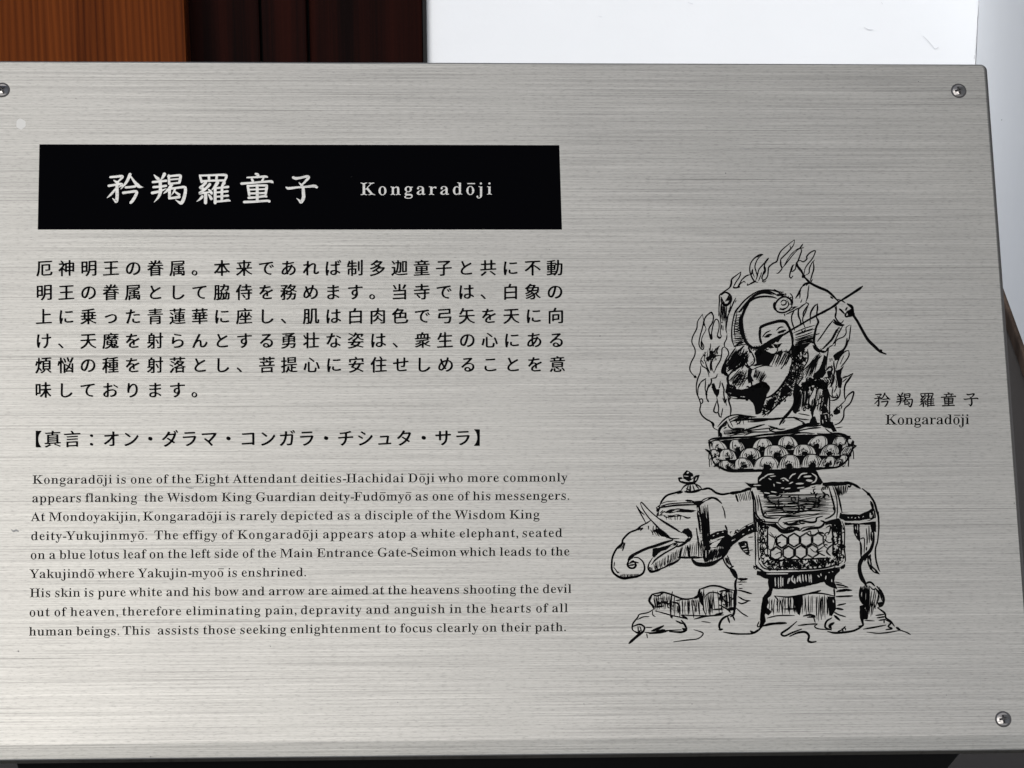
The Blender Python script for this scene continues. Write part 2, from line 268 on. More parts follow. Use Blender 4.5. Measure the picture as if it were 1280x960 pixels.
# ------------------------------------------------------------------ lettering
GL = {}
for row in '''0 12289 1000 13 68 45 61 48 44 67 26 83 26 86 34 93 37 94 46 89 63 73 80 55 81 53 80 51 72 45
0 12290 1000 18 56 43 48 45 34 51 27 58 24 65 23 75 27 85 33 92 42 97 48 98 55 97 70 91 77 85 82 75 83 69 82 62 77 52 68 46 16 47 55 53 55 58 57 62 61 65 66 66 72 65 77 62 82 59 86 54 86 48 83 44 80 41 74 40 69 41 64 43 58
0 12304 1000 19 138 39 130 42 129 45 129 198 132 200 180 200 186 197 187 195 172 177 164 163 159 150 156 136 155 117 156 99 159 86 164 72 172 58 186 40 183 39
0 12305 1000 19 31 39 24 42 23 44 38 62 46 76 50 89 54 103 55 123 53 141 50 153 46 166 38 180 23 199 26 200 73 200 80 197 81 194 80 41 77 39
0 12354 1000 75 121 46 114 50 108 59 131 67 142 74 150 83 155 94 156 104 154 114 150 121 142 127 139 126 130 106 123 95 103 71 106 59 104 57 94 54 84 58 69 52 57 52 41 58 37 62 35 67 34 75 36 84 40 96 47 107 55 116 76 132 78 150 78 152 76 153 51 153 43 155 41 158 41 166 43 168 65 168 79 169 80 171 82 188 84 190 95 190 103 187 101 173 102 171 123 174 150 180 158 178 160 176 160 167 158 165 101 155 99 154 97 142 99 140 122 143 124 145 126 153 128 154 139 152 145 150 147 148 145 139 161 132 167 126 173 118 177 109 178 100 176 88 172 78 165 68 154 59 142 52 9 58 68 61 68 68 70 80 78 76 108 68 102 59 89 55 75 56 70 8 98 97 101 98 108 109 116 123 117 128 107 126 97 122 96 109
0 12362 1000 66 74 46 61 49 47 56 40 61 35 69 34 75 34 79 39 90 52 103 70 114 71 117 70 142 43 143 37 146 36 154 39 157 56 157 70 159 71 162 71 189 74 190 84 191 93 187 92 166 93 163 118 169 125 167 127 164 127 156 125 153 92 145 92 123 122 128 134 127 150 122 159 117 166 111 170 103 171 92 170 84 167 75 162 68 155 62 146 57 135 53 114 49 106 53 102 62 102 64 127 69 140 77 145 83 148 89 149 96 148 103 145 108 142 111 135 114 115 112 94 106 91 103 92 68 90 56 88 51 85 48 80 47 8 63 64 68 64 71 68 71 90 70 93 62 86 56 76 56 69 12 176 140 169 143 154 153 134 164 133 167 137 174 140 174 149 171 183 151 184 148 181 143 179 140
0 12369 1000 36 115 45 107 48 98 55 114 68 121 76 126 86 129 96 131 107 132 136 130 138 90 137 84 140 83 150 85 152 109 152 130 154 132 158 130 189 133 191 145 191 151 189 153 187 153 158 156 157 171 161 179 158 181 156 180 146 178 144 156 140 153 139 152 100 148 81 142 69 133 57 119 45 21 53 49 46 52 44 54 39 74 36 95 36 118 38 143 43 182 46 184 59 183 66 180 59 140 57 106 58 104 61 108 63 108 73 104 75 101 65 65 64 52 62 50
0 12371 1000 23 90 49 77 52 61 57 51 65 47 72 45 82 48 101 50 105 62 104 69 101 67 85 68 78 72 71 78 67 88 65 112 66 133 69 156 75 164 73 166 71 165 60 160 57 121 50 12 69 156 63 157 56 160 56 170 58 172 100 173 145 178 153 175 154 173 154 164 152 161 109 157
0 12375 1000 31 96 45 82 47 68 54 61 61 58 70 56 84 58 168 57 184 59 186 73 187 80 184 81 182 78 83 80 72 86 63 90 61 99 61 112 64 125 68 135 74 143 81 159 99 168 96 176 87 175 85 171 79 162 69 151 60 139 54 122 47 106 45
0 12377 1000 48 83 44 75 47 67 54 67 56 92 68 100 75 103 80 82 86 74 91 71 95 68 102 67 110 68 118 73 128 82 136 94 141 108 141 108 153 107 154 102 154 41 148 33 151 33 162 36 163 106 169 108 172 108 190 110 191 118 192 123 191 130 188 130 173 131 171 172 173 181 170 182 161 180 158 133 156 130 155 130 129 134 117 135 107 134 95 131 82 124 71 115 60 101 51 87 44 14 95 95 100 96 105 98 111 106 112 120 110 124 107 127 102 127 97 124 93 120 89 115 88 109 89 103 91 98
0 12379 1000 55 96 51 83 53 75 56 68 60 64 66 61 78 60 124 32 121 25 124 24 135 26 137 60 142 60 177 62 179 74 180 82 177 82 148 82 145 126 152 128 154 128 188 131 189 143 189 148 187 149 185 149 155 170 157 175 156 180 153 180 143 178 142 149 138 145 101 142 95 136 93 112 93 104 96 102 98 102 105 104 107 120 107 125 109 127 124 127 135 83 129 81 125 82 78 85 69 91 66 113 67 155 73 162 69 162 58 159 56 133 53
0 12383 1000 31 56 45 39 51 37 53 46 74 56 100 67 142 65 143 43 143 35 145 33 148 33 157 35 158 55 159 71 161 73 167 75 188 78 190 91 189 98 185 95 168 96 166 119 170 126 167 126 157 123 154 93 147 91 146 81 109 69 69 60 47 58 45 19 133 52 121 54 109 58 100 65 97 70 95 78 97 92 99 97 110 97 117 94 117 76 119 72 122 69 142 68 169 73 177 69 178 59 176 57 152 53 12 115 124 107 128 107 137 110 139 138 142 160 142 168 142 174 139 175 137 175 129 173 127 147 127
0 12387 1000 34 91 49 83 52 79 61 79 63 112 71 125 77 136 84 144 95 146 105 146 113 143 120 139 125 134 128 126 128 116 127 90 118 57 105 48 108 44 117 44 120 88 136 107 141 117 143 135 141 148 137 157 132 163 125 166 119 168 106 166 90 159 77 147 67 132 59 113 52
0 12390 1000 35 146 52 123 56 102 65 91 75 83 88 80 106 82 120 85 131 90 141 102 159 40 148 32 152 31 162 31 164 153 182 164 183 173 180 174 171 173 168 142 163 130 157 121 150 111 137 106 128 103 117 102 106 104 93 111 80 120 73 127 71 138 69 151 68 159 65 159 62 155 52
0 12391 1000 36 148 50 138 51 122 55 102 64 89 74 82 87 79 104 81 119 84 129 89 140 101 157 91 157 39 147 31 151 30 163 157 182 164 182 172 179 173 170 171 167 140 162 129 156 120 148 110 136 105 126 102 115 101 105 103 92 111 79 119 72 125 70 137 67 150 67 158 64 158 61 154 51 9 153 117 145 121 133 140 134 143 141 146 148 143 150 141 161 123 159 120 11 171 126 164 130 152 149 153 152 157 154 160 154 167 151 170 148 181 131 180 129 176 127
0 12392 1000 36 98 49 83 51 65 57 57 64 52 73 50 85 54 100 63 114 78 129 56 178 57 181 67 186 70 185 77 182 88 155 96 142 146 171 155 169 161 159 159 156 115 131 90 113 83 106 76 97 73 89 72 83 74 76 77 71 83 67 91 65 122 67 159 73 166 70 166 57 159 55 134 51
0 12394 1000 27 105 45 87 50 76 56 71 64 71 71 72 78 78 87 88 94 103 97 120 98 120 138 122 140 133 140 139 138 140 136 142 92 167 80 175 74 176 71 171 63 168 62 161 64 143 76 140 61 134 53 129 49 122 47 12 97 60 108 61 117 65 121 73 121 83 116 84 107 83 101 81 95 78 92 73 91 68 93 63 29 51 75 35 82 33 84 52 115 65 144 63 145 43 144 35 146 33 149 33 157 35 159 53 159 71 161 74 167 78 190 81 191 94 190 99 188 100 186 96 167 111 171 118 169 121 166 121 157 117 155 90 147 80 122 67 98 55 77 12 173 136 166 139 148 149 130 159 129 161 133 168 136 169 147 165 180 148 181 146 180 143 176 137
0 12395 1000 22 52 45 44 47 42 50 39 70 37 93 37 114 40 140 46 180 47 181 49 182 61 181 68 177 60 135 58 104 58 103 62 105 69 103 74 100 75 97 65 63 63 47 61 46 21 122 56 110 58 102 61 94 64 89 69 86 75 85 83 87 98 89 102 99 101 107 98 106 80 108 76 112 73 136 73 167 79 174 76 176 75 177 64 174 62 148 57 12 111 154 102 154 94 157 93 168 95 170 128 170 162 174 169 172 171 170 171 160 169 158 142 155
0 12398 1000 47 114 49 106 52 101 60 100 63 122 70 134 77 142 84 149 93 155 107 156 121 155 132 152 140 145 152 135 159 128 162 121 163 119 162 111 123 103 96 91 73 85 66 78 61 70 59 62 60 53 63 45 67 40 72 35 81 32 92 31 103 34 125 41 140 52 154 67 166 82 173 105 178 127 176 148 169 160 161 171 146 176 133 178 118 176 98 170 85 162 72 149 62 135 55 16 62 78 67 79 73 86 82 105 91 135 95 156 94 159 89 157 76 149 66 139 57 125 53 114 52 104 53 96 56 85 59 80
0 12399 1000 20 49 44 42 48 39 59 36 87 36 112 44 182 46 184 57 183 65 181 66 179 59 136 56 103 57 101 61 104 67 102 72 98 74 96 63 62 61 46 58 45 43 111 49 95 54 85 60 80 68 80 79 85 89 95 97 106 100 130 102 128 140 126 141 91 141 84 144 84 154 86 155 108 156 127 157 128 160 128 187 131 189 143 189 149 187 151 185 151 161 170 164 179 160 179 151 178 149 152 144 150 143 152 98 153 95 173 85 183 77 184 74 179 66 176 64 169 67 153 78 149 64 146 59 141 55 130 50 12 106 64 118 65 126 69 130 77 130 88 125 89 115 87 109 85 103 81 100 77 100 72 102 66
0 12400 1000 21 45 42 38 45 36 49 33 72 31 97 33 125 40 179 41 181 43 182 55 181 62 177 55 134 52 101 53 99 56 102 63 99 68 96 69 94 58 58 57 44 54 43 45 110 47 98 49 83 56 80 59 77 65 76 76 80 86 85 91 91 95 102 98 125 100 124 138 122 139 87 139 80 142 80 151 82 153 106 154 123 155 124 158 124 185 127 187 139 187 147 183 146 159 166 162 173 159 175 158 175 149 173 146 148 142 146 140 147 96 149 93 168 83 179 75 180 72 175 64 172 62 165 65 149 76 145 62 142 57 137 52 128 48 12 104 62 115 63 122 68 126 76 126 86 119 86 111 85 104 83 99 79 96 74 96 68 99 63 9 162 165 154 169 147 188 148 192 154 193 161 191 163 188 171 169 169 167 8 180 172 172 176 164 195 165 198 171 199 180 195 188 176 187 174
0 12414 1000 69 82 45 69 47 57 52 52 56 48 64 47 70 48 77 53 86 65 94 76 97 99 99 100 101 99 117 97 118 55 118 48 122 47 131 50 133 76 132 98 133 99 136 99 152 97 154 55 155 49 158 49 168 51 169 77 168 98 169 99 171 99 190 101 191 109 191 114 191 120 188 120 174 122 171 156 177 165 174 166 172 166 165 164 162 121 155 120 153 120 140 120 137 122 136 158 141 167 138 167 129 166 126 123 120 121 119 120 117 122 95 150 83 168 72 170 69 165 61 162 58 155 61 137 73 124 80 122 78 121 63 119 58 115 53 110 49 102 46 12 74 59 88 60 96 64 100 71 100 84 94 85 84 83 77 81 71 77 68 72 68 67 70 62
0 12417 1000 59 116 47 108 50 103 60 118 65 131 71 142 78 149 88 155 100 156 112 155 122 152 132 147 139 140 145 134 148 129 149 117 116 105 91 105 89 113 80 112 77 104 70 92 74 80 63 68 57 57 56 46 60 39 64 34 70 31 78 30 88 32 101 38 117 44 127 56 142 47 170 48 173 59 177 67 174 73 156 75 154 91 160 110 165 113 171 115 189 118 190 130 189 137 185 133 163 156 153 165 145 172 135 176 123 178 109 176 94 170 79 161 68 149 59 134 51 119 47 10 57 72 62 74 68 78 79 92 64 120 61 117 56 108 51 93 51 80 54 75 8 90 112 93 113 99 126 105 144 105 147 92 143 80 136 84 125
0 12425 1000 42 79 46 71 49 67 59 68 61 91 62 108 65 126 71 137 78 143 87 146 98 145 104 142 111 135 117 126 118 115 117 102 113 86 105 77 98 66 84 55 85 48 88 47 91 54 154 57 157 69 156 76 153 72 120 73 118 88 125 99 129 116 132 130 132 148 126 156 121 163 114 167 105 168 96 166 81 159 69 148 60 130 52 110 47 11 136 163 77 172 70 176 72 185 73 187 75 187 104 182 139 178 145 175 146 172 143 164
0 12426 1000 46 85 44 78 48 72 58 104 70 117 78 127 90 134 107 136 125 135 139 130 156 124 165 118 167 107 164 98 157 91 149 82 134 77 123 75 112 74 91 63 89 55 92 53 94 52 103 52 129 58 185 61 188 73 188 80 185 77 166 78 163 91 174 102 180 114 182 123 181 133 177 140 173 148 165 153 154 157 140 158 123 156 103 147 81 138 69 124 58 106 50 89 44
0 12427 1000 57 102 46 90 48 82 51 75 55 70 59 67 64 66 71 67 77 70 83 77 90 84 93 92 94 102 94 117 89 122 85 129 79 133 72 134 72 141 78 145 85 147 96 146 105 142 113 132 120 119 121 106 120 94 116 82 110 72 102 54 84 51 84 43 87 36 94 37 97 113 166 110 167 65 163 57 166 56 177 59 178 137 186 145 182 150 176 150 174 108 135 130 133 146 128 156 122 163 115 168 105 169 95 168 82 161 69 153 61 143 54 127 49 111 46 13 93 61 104 61 113 63 113 67 111 73 105 80 101 82 95 81 91 78 88 75 86 71 87 66 89 63
0 12428 1000 65 70 45 62 47 61 49 60 89 58 87 42 64 33 67 26 76 27 79 62 130 63 140 63 142 61 143 41 139 37 140 31 143 30 153 31 155 49 157 64 160 65 164 66 188 68 189 79 189 87 187 88 185 86 163 91 156 89 150 109 162 118 166 126 168 139 166 148 163 153 159 158 152 159 143 153 89 154 75 156 73 162 75 170 80 177 86 180 87 187 84 189 72 187 69 179 62 171 58 163 56 150 56 140 60 135 64 132 71 131 80 137 144 134 152 128 151 118 147 108 141 92 127 82 117 81 83 83 47 80 45
0 12434 1000 71 99 46 84 50 71 56 65 63 64 72 65 82 70 91 83 104 102 117 103 120 100 123 97 125 90 124 76 117 67 110 51 93 42 96 33 103 57 132 68 152 66 153 45 153 38 156 36 158 36 167 38 168 63 168 75 169 77 174 80 188 82 190 94 190 101 187 101 184 99 174 100 172 139 178 148 175 149 173 149 165 147 163 93 155 85 140 85 138 96 138 103 137 114 133 122 128 160 147 168 143 173 134 171 131 125 109 124 106 125 80 123 77 113 76 105 79 104 94 102 96 90 85 86 74 87 66 90 63 93 61 114 62 155 67 162 64 162 53 156 51 130 48
0 12435 1000 40 49 44 31 50 30 52 48 96 93 186 96 187 114 181 115 180 115 177 88 127 105 127 116 123 121 117 124 107 125 75 128 68 130 66 138 68 148 74 158 89 166 108 175 106 184 98 184 95 179 84 168 65 158 56 149 51 139 49 125 50 114 55 107 62 104 72 103 107 100 112 94 111 81 103 70 90 62 75 52 46
0 12458 1000 39 95 49 86 53 86 64 109 65 113 66 115 69 114 118 79 84 50 64 47 64 40 66 32 76 61 97 77 110 92 125 101 136 104 142 102 143 45 139 37 143 37 154 39 155 113 159 114 162 113 189 116 190 128 190 134 188 136 186 136 161 170 163 176 159 176 148 174 147 136 144 137 65 135 57 132 53 125 50
0 12460 1000 50 50 44 42 48 33 54 33 56 48 69 64 89 75 112 81 138 78 139 41 137 34 141 35 153 82 156 84 164 83 185 85 187 96 187 101 186 106 183 105 160 106 157 148 160 164 154 165 151 164 121 160 87 155 64 150 56 142 52 128 51 110 51 101 55 100 64 101 66 126 67 130 68 134 72 137 81 139 93 142 123 143 140 142 143 106 141 103 139 100 118 94 101 86 81 76 67 66 55 53 45 8 156 163 148 167 136 185 137 188 144 191 153 187 165 168 163 166 8 176 171 167 175 155 194 156 196 163 199 172 195 184 176 182 174
0 12467 1000 19 153 55 146 58 144 63 142 63 53 58 43 61 43 72 45 75 142 80 145 81 145 84 144 157 54 152 45 156 46 168 158 175 167 172 168 58 166 56
0 12469 1000 50 96 46 88 49 80 58 103 73 114 85 119 97 123 112 124 137 121 138 85 135 84 95 82 93 71 93 64 95 62 97 62 134 60 134 37 133 29 135 27 138 27 148 29 150 62 151 62 183 63 185 66 185 77 185 84 182 84 155 85 153 123 155 124 157 124 188 127 190 140 190 145 188 147 186 147 157 171 158 175 157 180 154 180 143 178 142 147 139 145 113 143 97 136 79 128 67 116 56 100 46
0 12471 1000 20 56 46 48 50 43 59 43 62 71 71 99 85 119 100 135 115 147 128 162 149 165 150 172 146 178 136 178 133 162 111 140 90 116 71 102 63 74 51 60 46 11 76 110 69 113 36 132 35 135 40 143 43 144 51 141 85 123 86 120 81 112 79 110 11 101 149 94 152 61 172 61 175 66 183 69 184 77 181 110 161 111 158 106 151 104 149
0 12479 1000 54 66 44 57 48 50 54 50 57 72 68 85 76 103 91 112 100 109 103 80 122 79 125 85 132 88 132 96 129 121 115 123 115 136 135 144 155 143 157 141 157 97 154 76 129 54 109 49 108 40 112 34 116 33 119 55 138 67 151 81 172 91 192 95 193 114 187 113 185 107 173 108 171 143 173 153 175 162 172 170 167 171 164 162 138 154 121 143 103 144 101 160 89 159 86 153 79 150 77 143 79 130 88 115 73 95 58 71 45
0 12480 1000 60 62 40 53 43 45 50 44 52 67 64 80 72 98 87 106 96 104 99 74 118 73 121 80 127 83 128 91 125 118 111 131 133 137 148 138 152 135 153 91 150 70 125 46 104 43 104 36 106 28 112 28 114 50 134 62 147 76 167 86 189 100 186 108 183 108 180 102 168 102 167 105 167 138 169 148 171 148 173 138 191 145 195 154 192 167 173 166 170 160 166 165 162 166 160 153 126 137 98 139 96 154 86 154 82 147 74 145 73 137 75 127 83 125 83 110 69 93 56 76 45 10 176 175 169 179 157 197 158 200 165 203 172 201 175 198 186 180 185 178 181 176
0 12481 1000 42 74 45 65 49 56 54 55 56 75 71 84 82 91 95 94 106 95 116 92 117 39 113 31 117 31 127 33 129 95 133 97 136 97 158 94 160 55 156 47 160 45 170 47 171 76 173 101 177 125 182 144 189 153 186 160 178 160 175 119 163 119 136 122 134 171 137 179 134 179 123 176 121 119 118 113 90 106 75 99 65 89 55 77 46
0 12510 1000 30 130 48 123 51 93 83 57 112 56 114 64 122 68 123 75 120 98 103 101 102 113 114 130 132 145 152 147 157 42 151 34 155 34 168 150 174 163 176 172 173 180 166 180 164 171 149 153 125 140 111 117 88 118 85 143 59 143 56 135 49
0 12517 1000 20 51 52 41 55 41 65 43 68 116 72 124 123 124 125 122 126 65 123 57 126 58 138 131 143 148 137 148 134 140 75 143 73 160 75 168 72 169 69 168 59
0 12521 1000 25 85 46 76 49 69 57 69 59 99 72 119 86 127 95 135 106 142 120 145 129 142 129 48 123 40 127 40 139 144 145 155 147 164 144 171 140 172 137 162 109 153 93 145 83 130 68 117 60 97 50 9 63 164 55 168 55 177 57 180 151 185 159 183 161 181 161 171 159 169
0 12531 1000 20 56 48 48 51 42 61 42 63 78 75 107 92 122 103 142 123 152 136 164 156 167 157 173 153 180 143 180 139 165 117 156 106 142 92 124 77 102 64 79 54 12 93 132 86 135 46 166 46 169 53 176 56 177 65 173 85 159 104 144 105 142 103 139 96 133
0 12539 1000 16 108 100 102 101 91 106 86 110 84 115 83 122 85 129 89 135 95 138 105 138 116 134 122 130 126 123 126 114 123 107 116 102
0 19978 1000 24 32 44 25 48 24 56 26 59 85 62 88 64 88 191 89 195 101 196 109 192 110 148 111 145 163 148 173 144 174 135 172 132 111 128 110 66 111 64 113 64 177 68 185 64 185 55 184 53
0 19981 1000 41 102 40 95 43 94 45 93 123 91 122 63 97 42 83 38 82 32 85 25 95 54 116 69 130 92 157 99 170 97 171 36 167 28 171 28 181 31 183 170 191 181 188 182 186 182 179 180 176 128 172 116 154 116 147 116 145 121 146 129 143 149 131 179 109 185 104 186 101 177 93 169 95 142 117 120 132 116 134 116 43 114 41
0 20055 1000 89 104 40 96 42 94 44 94 69 93 71 64 52 41 41 38 41 31 43 24 52 26 54 57 69 74 80 78 85 75 86 42 84 33 87 32 95 34 97 55 99 57 100 57 102 57 112 56 114 34 114 26 118 26 125 27 127 54 129 57 131 57 144 43 144 36 147 35 149 35 157 38 158 91 161 94 164 94 171 92 172 46 168 39 172 37 180 39 181 100 189 151 199 155 199 163 195 168 189 167 187 146 181 116 176 115 174 115 165 118 163 167 166 176 163 176 155 175 152 153 150 153 137 155 135 175 136 182 134 184 132 184 124 182 122 154 120 153 118 153 107 154 105 170 105 177 103 179 100 179 94 176 92 130 89 127 87 146 75 162 67 184 60 185 58 179 49 175 48 146 59 116 76 115 74 115 42 113 40 5 79 100 93 102 93 117 78 115 78 103 5 116 103 131 104 131 119 116 118 115 105 5 79 131 93 132 93 146 78 146 78 134 5 116 133 131 134 131 149 116 148 115 136
0 20303 1000 65 56 37 48 40 46 42 46 118 44 118 38 112 35 112 29 115 23 126 46 158 64 195 66 195 75 193 84 189 74 166 75 164 125 168 110 195 112 197 120 200 129 197 135 189 143 174 140 168 175 170 184 167 185 158 183 156 142 153 140 151 140 119 172 120 179 117 180 110 179 106 178 105 140 102 139 66 140 64 142 63 181 65 187 61 187 51 80 44 70 47 69 55 71 58 116 61 118 63 119 65 118 101 88 100 80 103 79 107 79 113 81 114 118 117 118 150 116 151 81 150 74 153 72 161 67 151 67 40 65 38
0 20365 1000 19 52 37 45 40 43 42 43 118 41 118 35 112 32 112 26 115 20 126 42 157 50 171 60 194 63 195 75 192 80 191 81 188 64 151 63 40 61 37 62 126 42 119 45 116 55 118 56 137 57 141 59 141 100 78 97 70 100 69 109 70 110 73 111 139 115 141 118 141 130 138 131 77 128 68 131 67 137 68 140 70 142 116 145 117 159 116 162 85 162 78 165 78 174 81 176 115 178 116 180 117 198 119 199 127 200 137 196 139 180 169 181 176 178 178 176 178 169 176 167 139 164 138 161 138 147 179 148 187 145 187 138 187 135 185 134 165 133 163 131 163 117 177 117 184 115 186 112 186 106 184 103 165 102 163 100 162 57 160 49 156 46 150 44 10 110 59 103 62 95 75 85 88 85 91 94 95 101 93 114 79 122 66 114 59
0 20849 1000 14 43 37 36 39 29 45 28 47 29 49 51 65 71 85 76 85 91 79 91 77 87 72 71 56 49 39 46 37 9 169 44 161 48 118 81 117 83 126 89 135 87 170 63 181 52 173 45 41 31 91 24 95 24 103 25 105 60 108 63 109 63 144 61 145 37 145 31 148 31 155 31 157 33 159 63 161 63 192 65 195 76 196 84 192 85 164 86 162 124 165 125 197 128 199 136 199 141 198 146 195 147 166 171 167 180 163 180 155 179 152 149 150 147 149 146 115 147 114 149 113 176 115 181 114 186 110 186 102 185 100 7 87 109 124 112 124 148 121 149 85 146 85 112 85 110
0 21046 1000 66 73 38 66 41 65 43 65 96 63 99 53 98 51 96 50 51 39 50 33 53 31 55 32 110 34 112 63 114 65 116 65 126 62 128 31 126 24 129 23 136 25 140 31 141 25 145 24 147 33 166 40 190 42 191 50 190 58 187 59 184 57 173 58 172 62 172 65 174 65 195 67 196 75 197 85 193 85 176 86 174 111 175 118 172 120 170 120 163 118 161 86 158 85 155 86 145 119 145 126 142 127 135 126 133 124 132 88 129 86 128 85 118 86 115 111 116 120 112 120 64 117 57 109 54 96 53 86 57 85 40 82 39 15 148 43 139 46 136 57 138 59 158 60 161 63 161 198 163 201 173 201 180 199 182 196 181 57 179 50 174 47 164 44 8 86 66 97 67 100 69 101 98 99 101 88 100 85 99 85 69 10 139 89 132 91 131 94 131 181 132 185 141 186 149 183 151 180 151 93 149 89 6 46 142 64 143 65 146 64 157 51 156 45 144
0 21191 1000 85 39 36 31 39 27 46 27 48 52 55 63 60 74 66 80 73 78 74 42 73 35 76 35 85 88 89 90 91 92 98 97 100 92 106 63 104 60 103 60 95 58 93 49 93 41 96 41 154 43 156 101 160 98 161 74 164 67 166 66 168 69 173 72 175 103 172 119 178 115 179 46 175 37 179 37 187 40 188 150 195 159 192 163 189 165 186 164 184 132 167 143 162 160 162 168 159 168 101 165 99 155 100 149 102 148 108 145 109 116 107 115 106 114 100 110 98 112 96 112 92 114 90 163 93 172 90 173 86 169 65 166 55 163 49 157 45 147 43 129 42 121 45 119 47 117 55 138 56 143 58 147 65 150 78 147 78 110 76 107 75 101 66 95 59 84 51 73 45 59 40 8 62 116 92 118 94 120 94 125 91 126 62 125 60 122 60 117 7 115 120 146 121 148 123 148 128 145 130 116 128 114 125 8 62 137 92 138 94 140 94 145 91 147 62 145 60 142 60 138 7 115 140 146 142 148 143 148 148 145 150 116 148 114 146
0 21205 1000 89 105 40 98 42 88 51 35 42 31 42 25 46 23 53 25 55 57 60 59 62 60 64 60 70 59 72 36 71 28 74 27 78 28 82 29 83 57 85 60 87 60 91 58 92 36 92 29 95 28 100 28 143 31 145 58 147 60 148 60 153 57 154 31 153 24 156 23 160 23 164 25 165 58 167 60 169 60 173 57 175 39 173 34 173 28 177 26 182 27 184 100 196 107 193 111 187 111 185 81 178 80 176 80 170 82 169 108 170 115 167 117 161 124 161 126 161 127 163 127 197 130 198 139 199 146 196 147 194 148 163 174 163 183 160 180 79 177 58 173 50 170 47 165 45 143 43 134 46 131 55 133 57 153 59 156 63 158 71 161 101 162 146 161 148 149 147 147 145 142 105 136 83 130 67 120 53 109 41 7 80 65 105 68 107 70 109 74 106 75 81 74 80 71 14 113 84 118 93 123 117 126 143 126 145 124 146 114 145 113 144 112 97 82 94 80 92 80 88 81 87 104 88 5 48 104 59 105 59 113 48 113 47 107 6 82 106 93 107 94 109 93 115 80 115 80 108 6 48 125 59 126 59 134 57 135 48 133 47 128 7 81 127 93 128 94 130 93 136 91 137 81 136 80 132 7 81 148 105 149 106 155 104 157 82 155 80 153 80 149
0 21209 1000 114 47 38 39 42 36 51 38 52 51 53 53 55 53 84 51 84 42 69 37 64 28 67 23 78 37 98 47 120 45 121 32 121 25 123 24 126 24 132 26 135 54 137 53 140 37 155 37 157 45 162 58 157 71 173 69 174 33 173 26 176 26 185 85 190 99 184 101 181 97 174 72 143 77 138 89 139 101 135 105 130 123 138 127 141 127 143 115 155 113 154 106 148 104 148 96 151 89 155 88 157 106 177 119 199 129 198 138 195 138 192 135 185 136 183 167 185 180 180 180 177 174 164 157 141 158 139 165 136 188 129 189 127 184 120 182 119 174 121 145 131 132 123 142 119 142 108 143 106 172 108 181 104 180 85 176 64 173 54 169 47 161 43 144 42 138 43 133 45 132 47 130 54 130 56 148 57 153 62 156 71 159 90 158 92 155 93 139 91 131 73 125 63 116 54 108 47 94 40 85 43 80 49 80 52 95 61 104 69 111 78 115 89 114 90 99 90 75 97 74 95 74 53 72 46 70 42 65 40 8 96 103 119 105 121 108 122 117 120 118 106 113 99 114 96 106 7 74 106 76 107 80 119 80 122 79 123 76 123 74 121 8 139 152 142 152 148 158 154 167 155 170 126 168 126 166 130 161
0 21380 1000 18 39 37 25 44 23 46 33 72 37 92 40 122 41 187 171 195 182 192 182 183 180 180 65 173 62 172 61 119 58 85 54 68 49 51 43 38 35 99 44 91 45 79 50 75 54 73 60 73 155 76 157 153 161 162 159 164 155 164 105 160 98 153 95 121 92 113 95 109 103 111 106 138 107 142 109 143 116 142 145 94 142 94 62 95 59 98 59 156 63 160 65 163 69 166 86 168 88 186 81 185 69 181 57 175 51 167 48
0 21521 1000 33 40 36 34 39 33 42 33 165 79 169 83 177 90 197 92 198 105 197 113 194 112 190 104 172 105 170 167 173 177 170 178 167 178 61 177 53 174 48 170 46 163 44 138 42 130 45 126 55 128 57 153 59 157 62 156 157 57 151 54 150 53 148 53 39 51 37 12 76 62 69 64 67 67 68 132 71 133 131 136 141 133 142 129 141 78 89 74 87 72 86 63 6 88 89 121 92 122 95 121 120 88 118 87 92
0 21619 1000 74 128 42 122 44 120 46 119 85 101 63 86 49 83 49 77 52 69 60 70 62 86 75 96 86 110 107 112 113 111 115 89 114 82 115 81 113 81 83 80 81 49 78 48 76 48 66 46 65 37 64 29 68 28 174 29 179 71 181 80 178 81 175 81 132 82 129 83 129 117 131 120 132 119 156 92 156 86 159 86 167 86 169 88 170 119 173 120 197 122 199 133 200 141 196 141 176 142 174 169 175 178 171 179 163 177 160 142 157 141 135 142 133 144 132 176 134 185 131 185 122 184 120 150 117 147 116 153 105 164 88 173 78 186 66 186 64 178 55 170 58 157 69 142 88 141 44 139 42 9 50 94 59 94 61 97 61 163 59 165 50 165 48 163 48 97 48 95
0 22766 1000 62 67 38 59 40 58 42 57 81 55 81 36 68 27 71 22 80 23 83 56 104 58 108 57 134 56 134 49 132 42 135 25 165 24 167 33 172 42 169 55 150 57 149 58 194 60 196 71 196 77 194 78 191 79 141 119 143 121 146 121 198 123 200 132 200 140 198 142 194 143 145 178 146 186 143 187 140 187 134 185 132 145 129 143 128 142 64 145 63 176 64 182 61 182 51 179 50 92 45 82 47 81 49 81 55 82 59 118 61 121 63 121 125 119 127 87 126 79 127 78 124 78 41 76 38
0 22810 1000 59 41 36 34 40 30 48 31 50 72 60 96 68 108 74 106 78 91 89 66 78 57 81 51 89 80 104 92 113 105 123 112 132 88 119 67 110 46 104 42 104 35 107 31 114 31 117 66 129 83 137 85 139 79 144 68 151 54 143 49 143 43 146 37 152 37 154 58 166 69 175 94 198 106 197 113 194 114 192 110 186 111 185 143 187 157 181 158 177 146 162 125 141 141 136 141 134 137 128 138 127 168 128 182 122 183 119 170 98 150 79 126 63 100 51 74 43 45 36 9 123 84 128 86 141 97 152 109 153 112 120 110 104 99 104 96 111 93 8 99 147 115 158 125 168 126 170 93 169 81 160 80 158 80 157
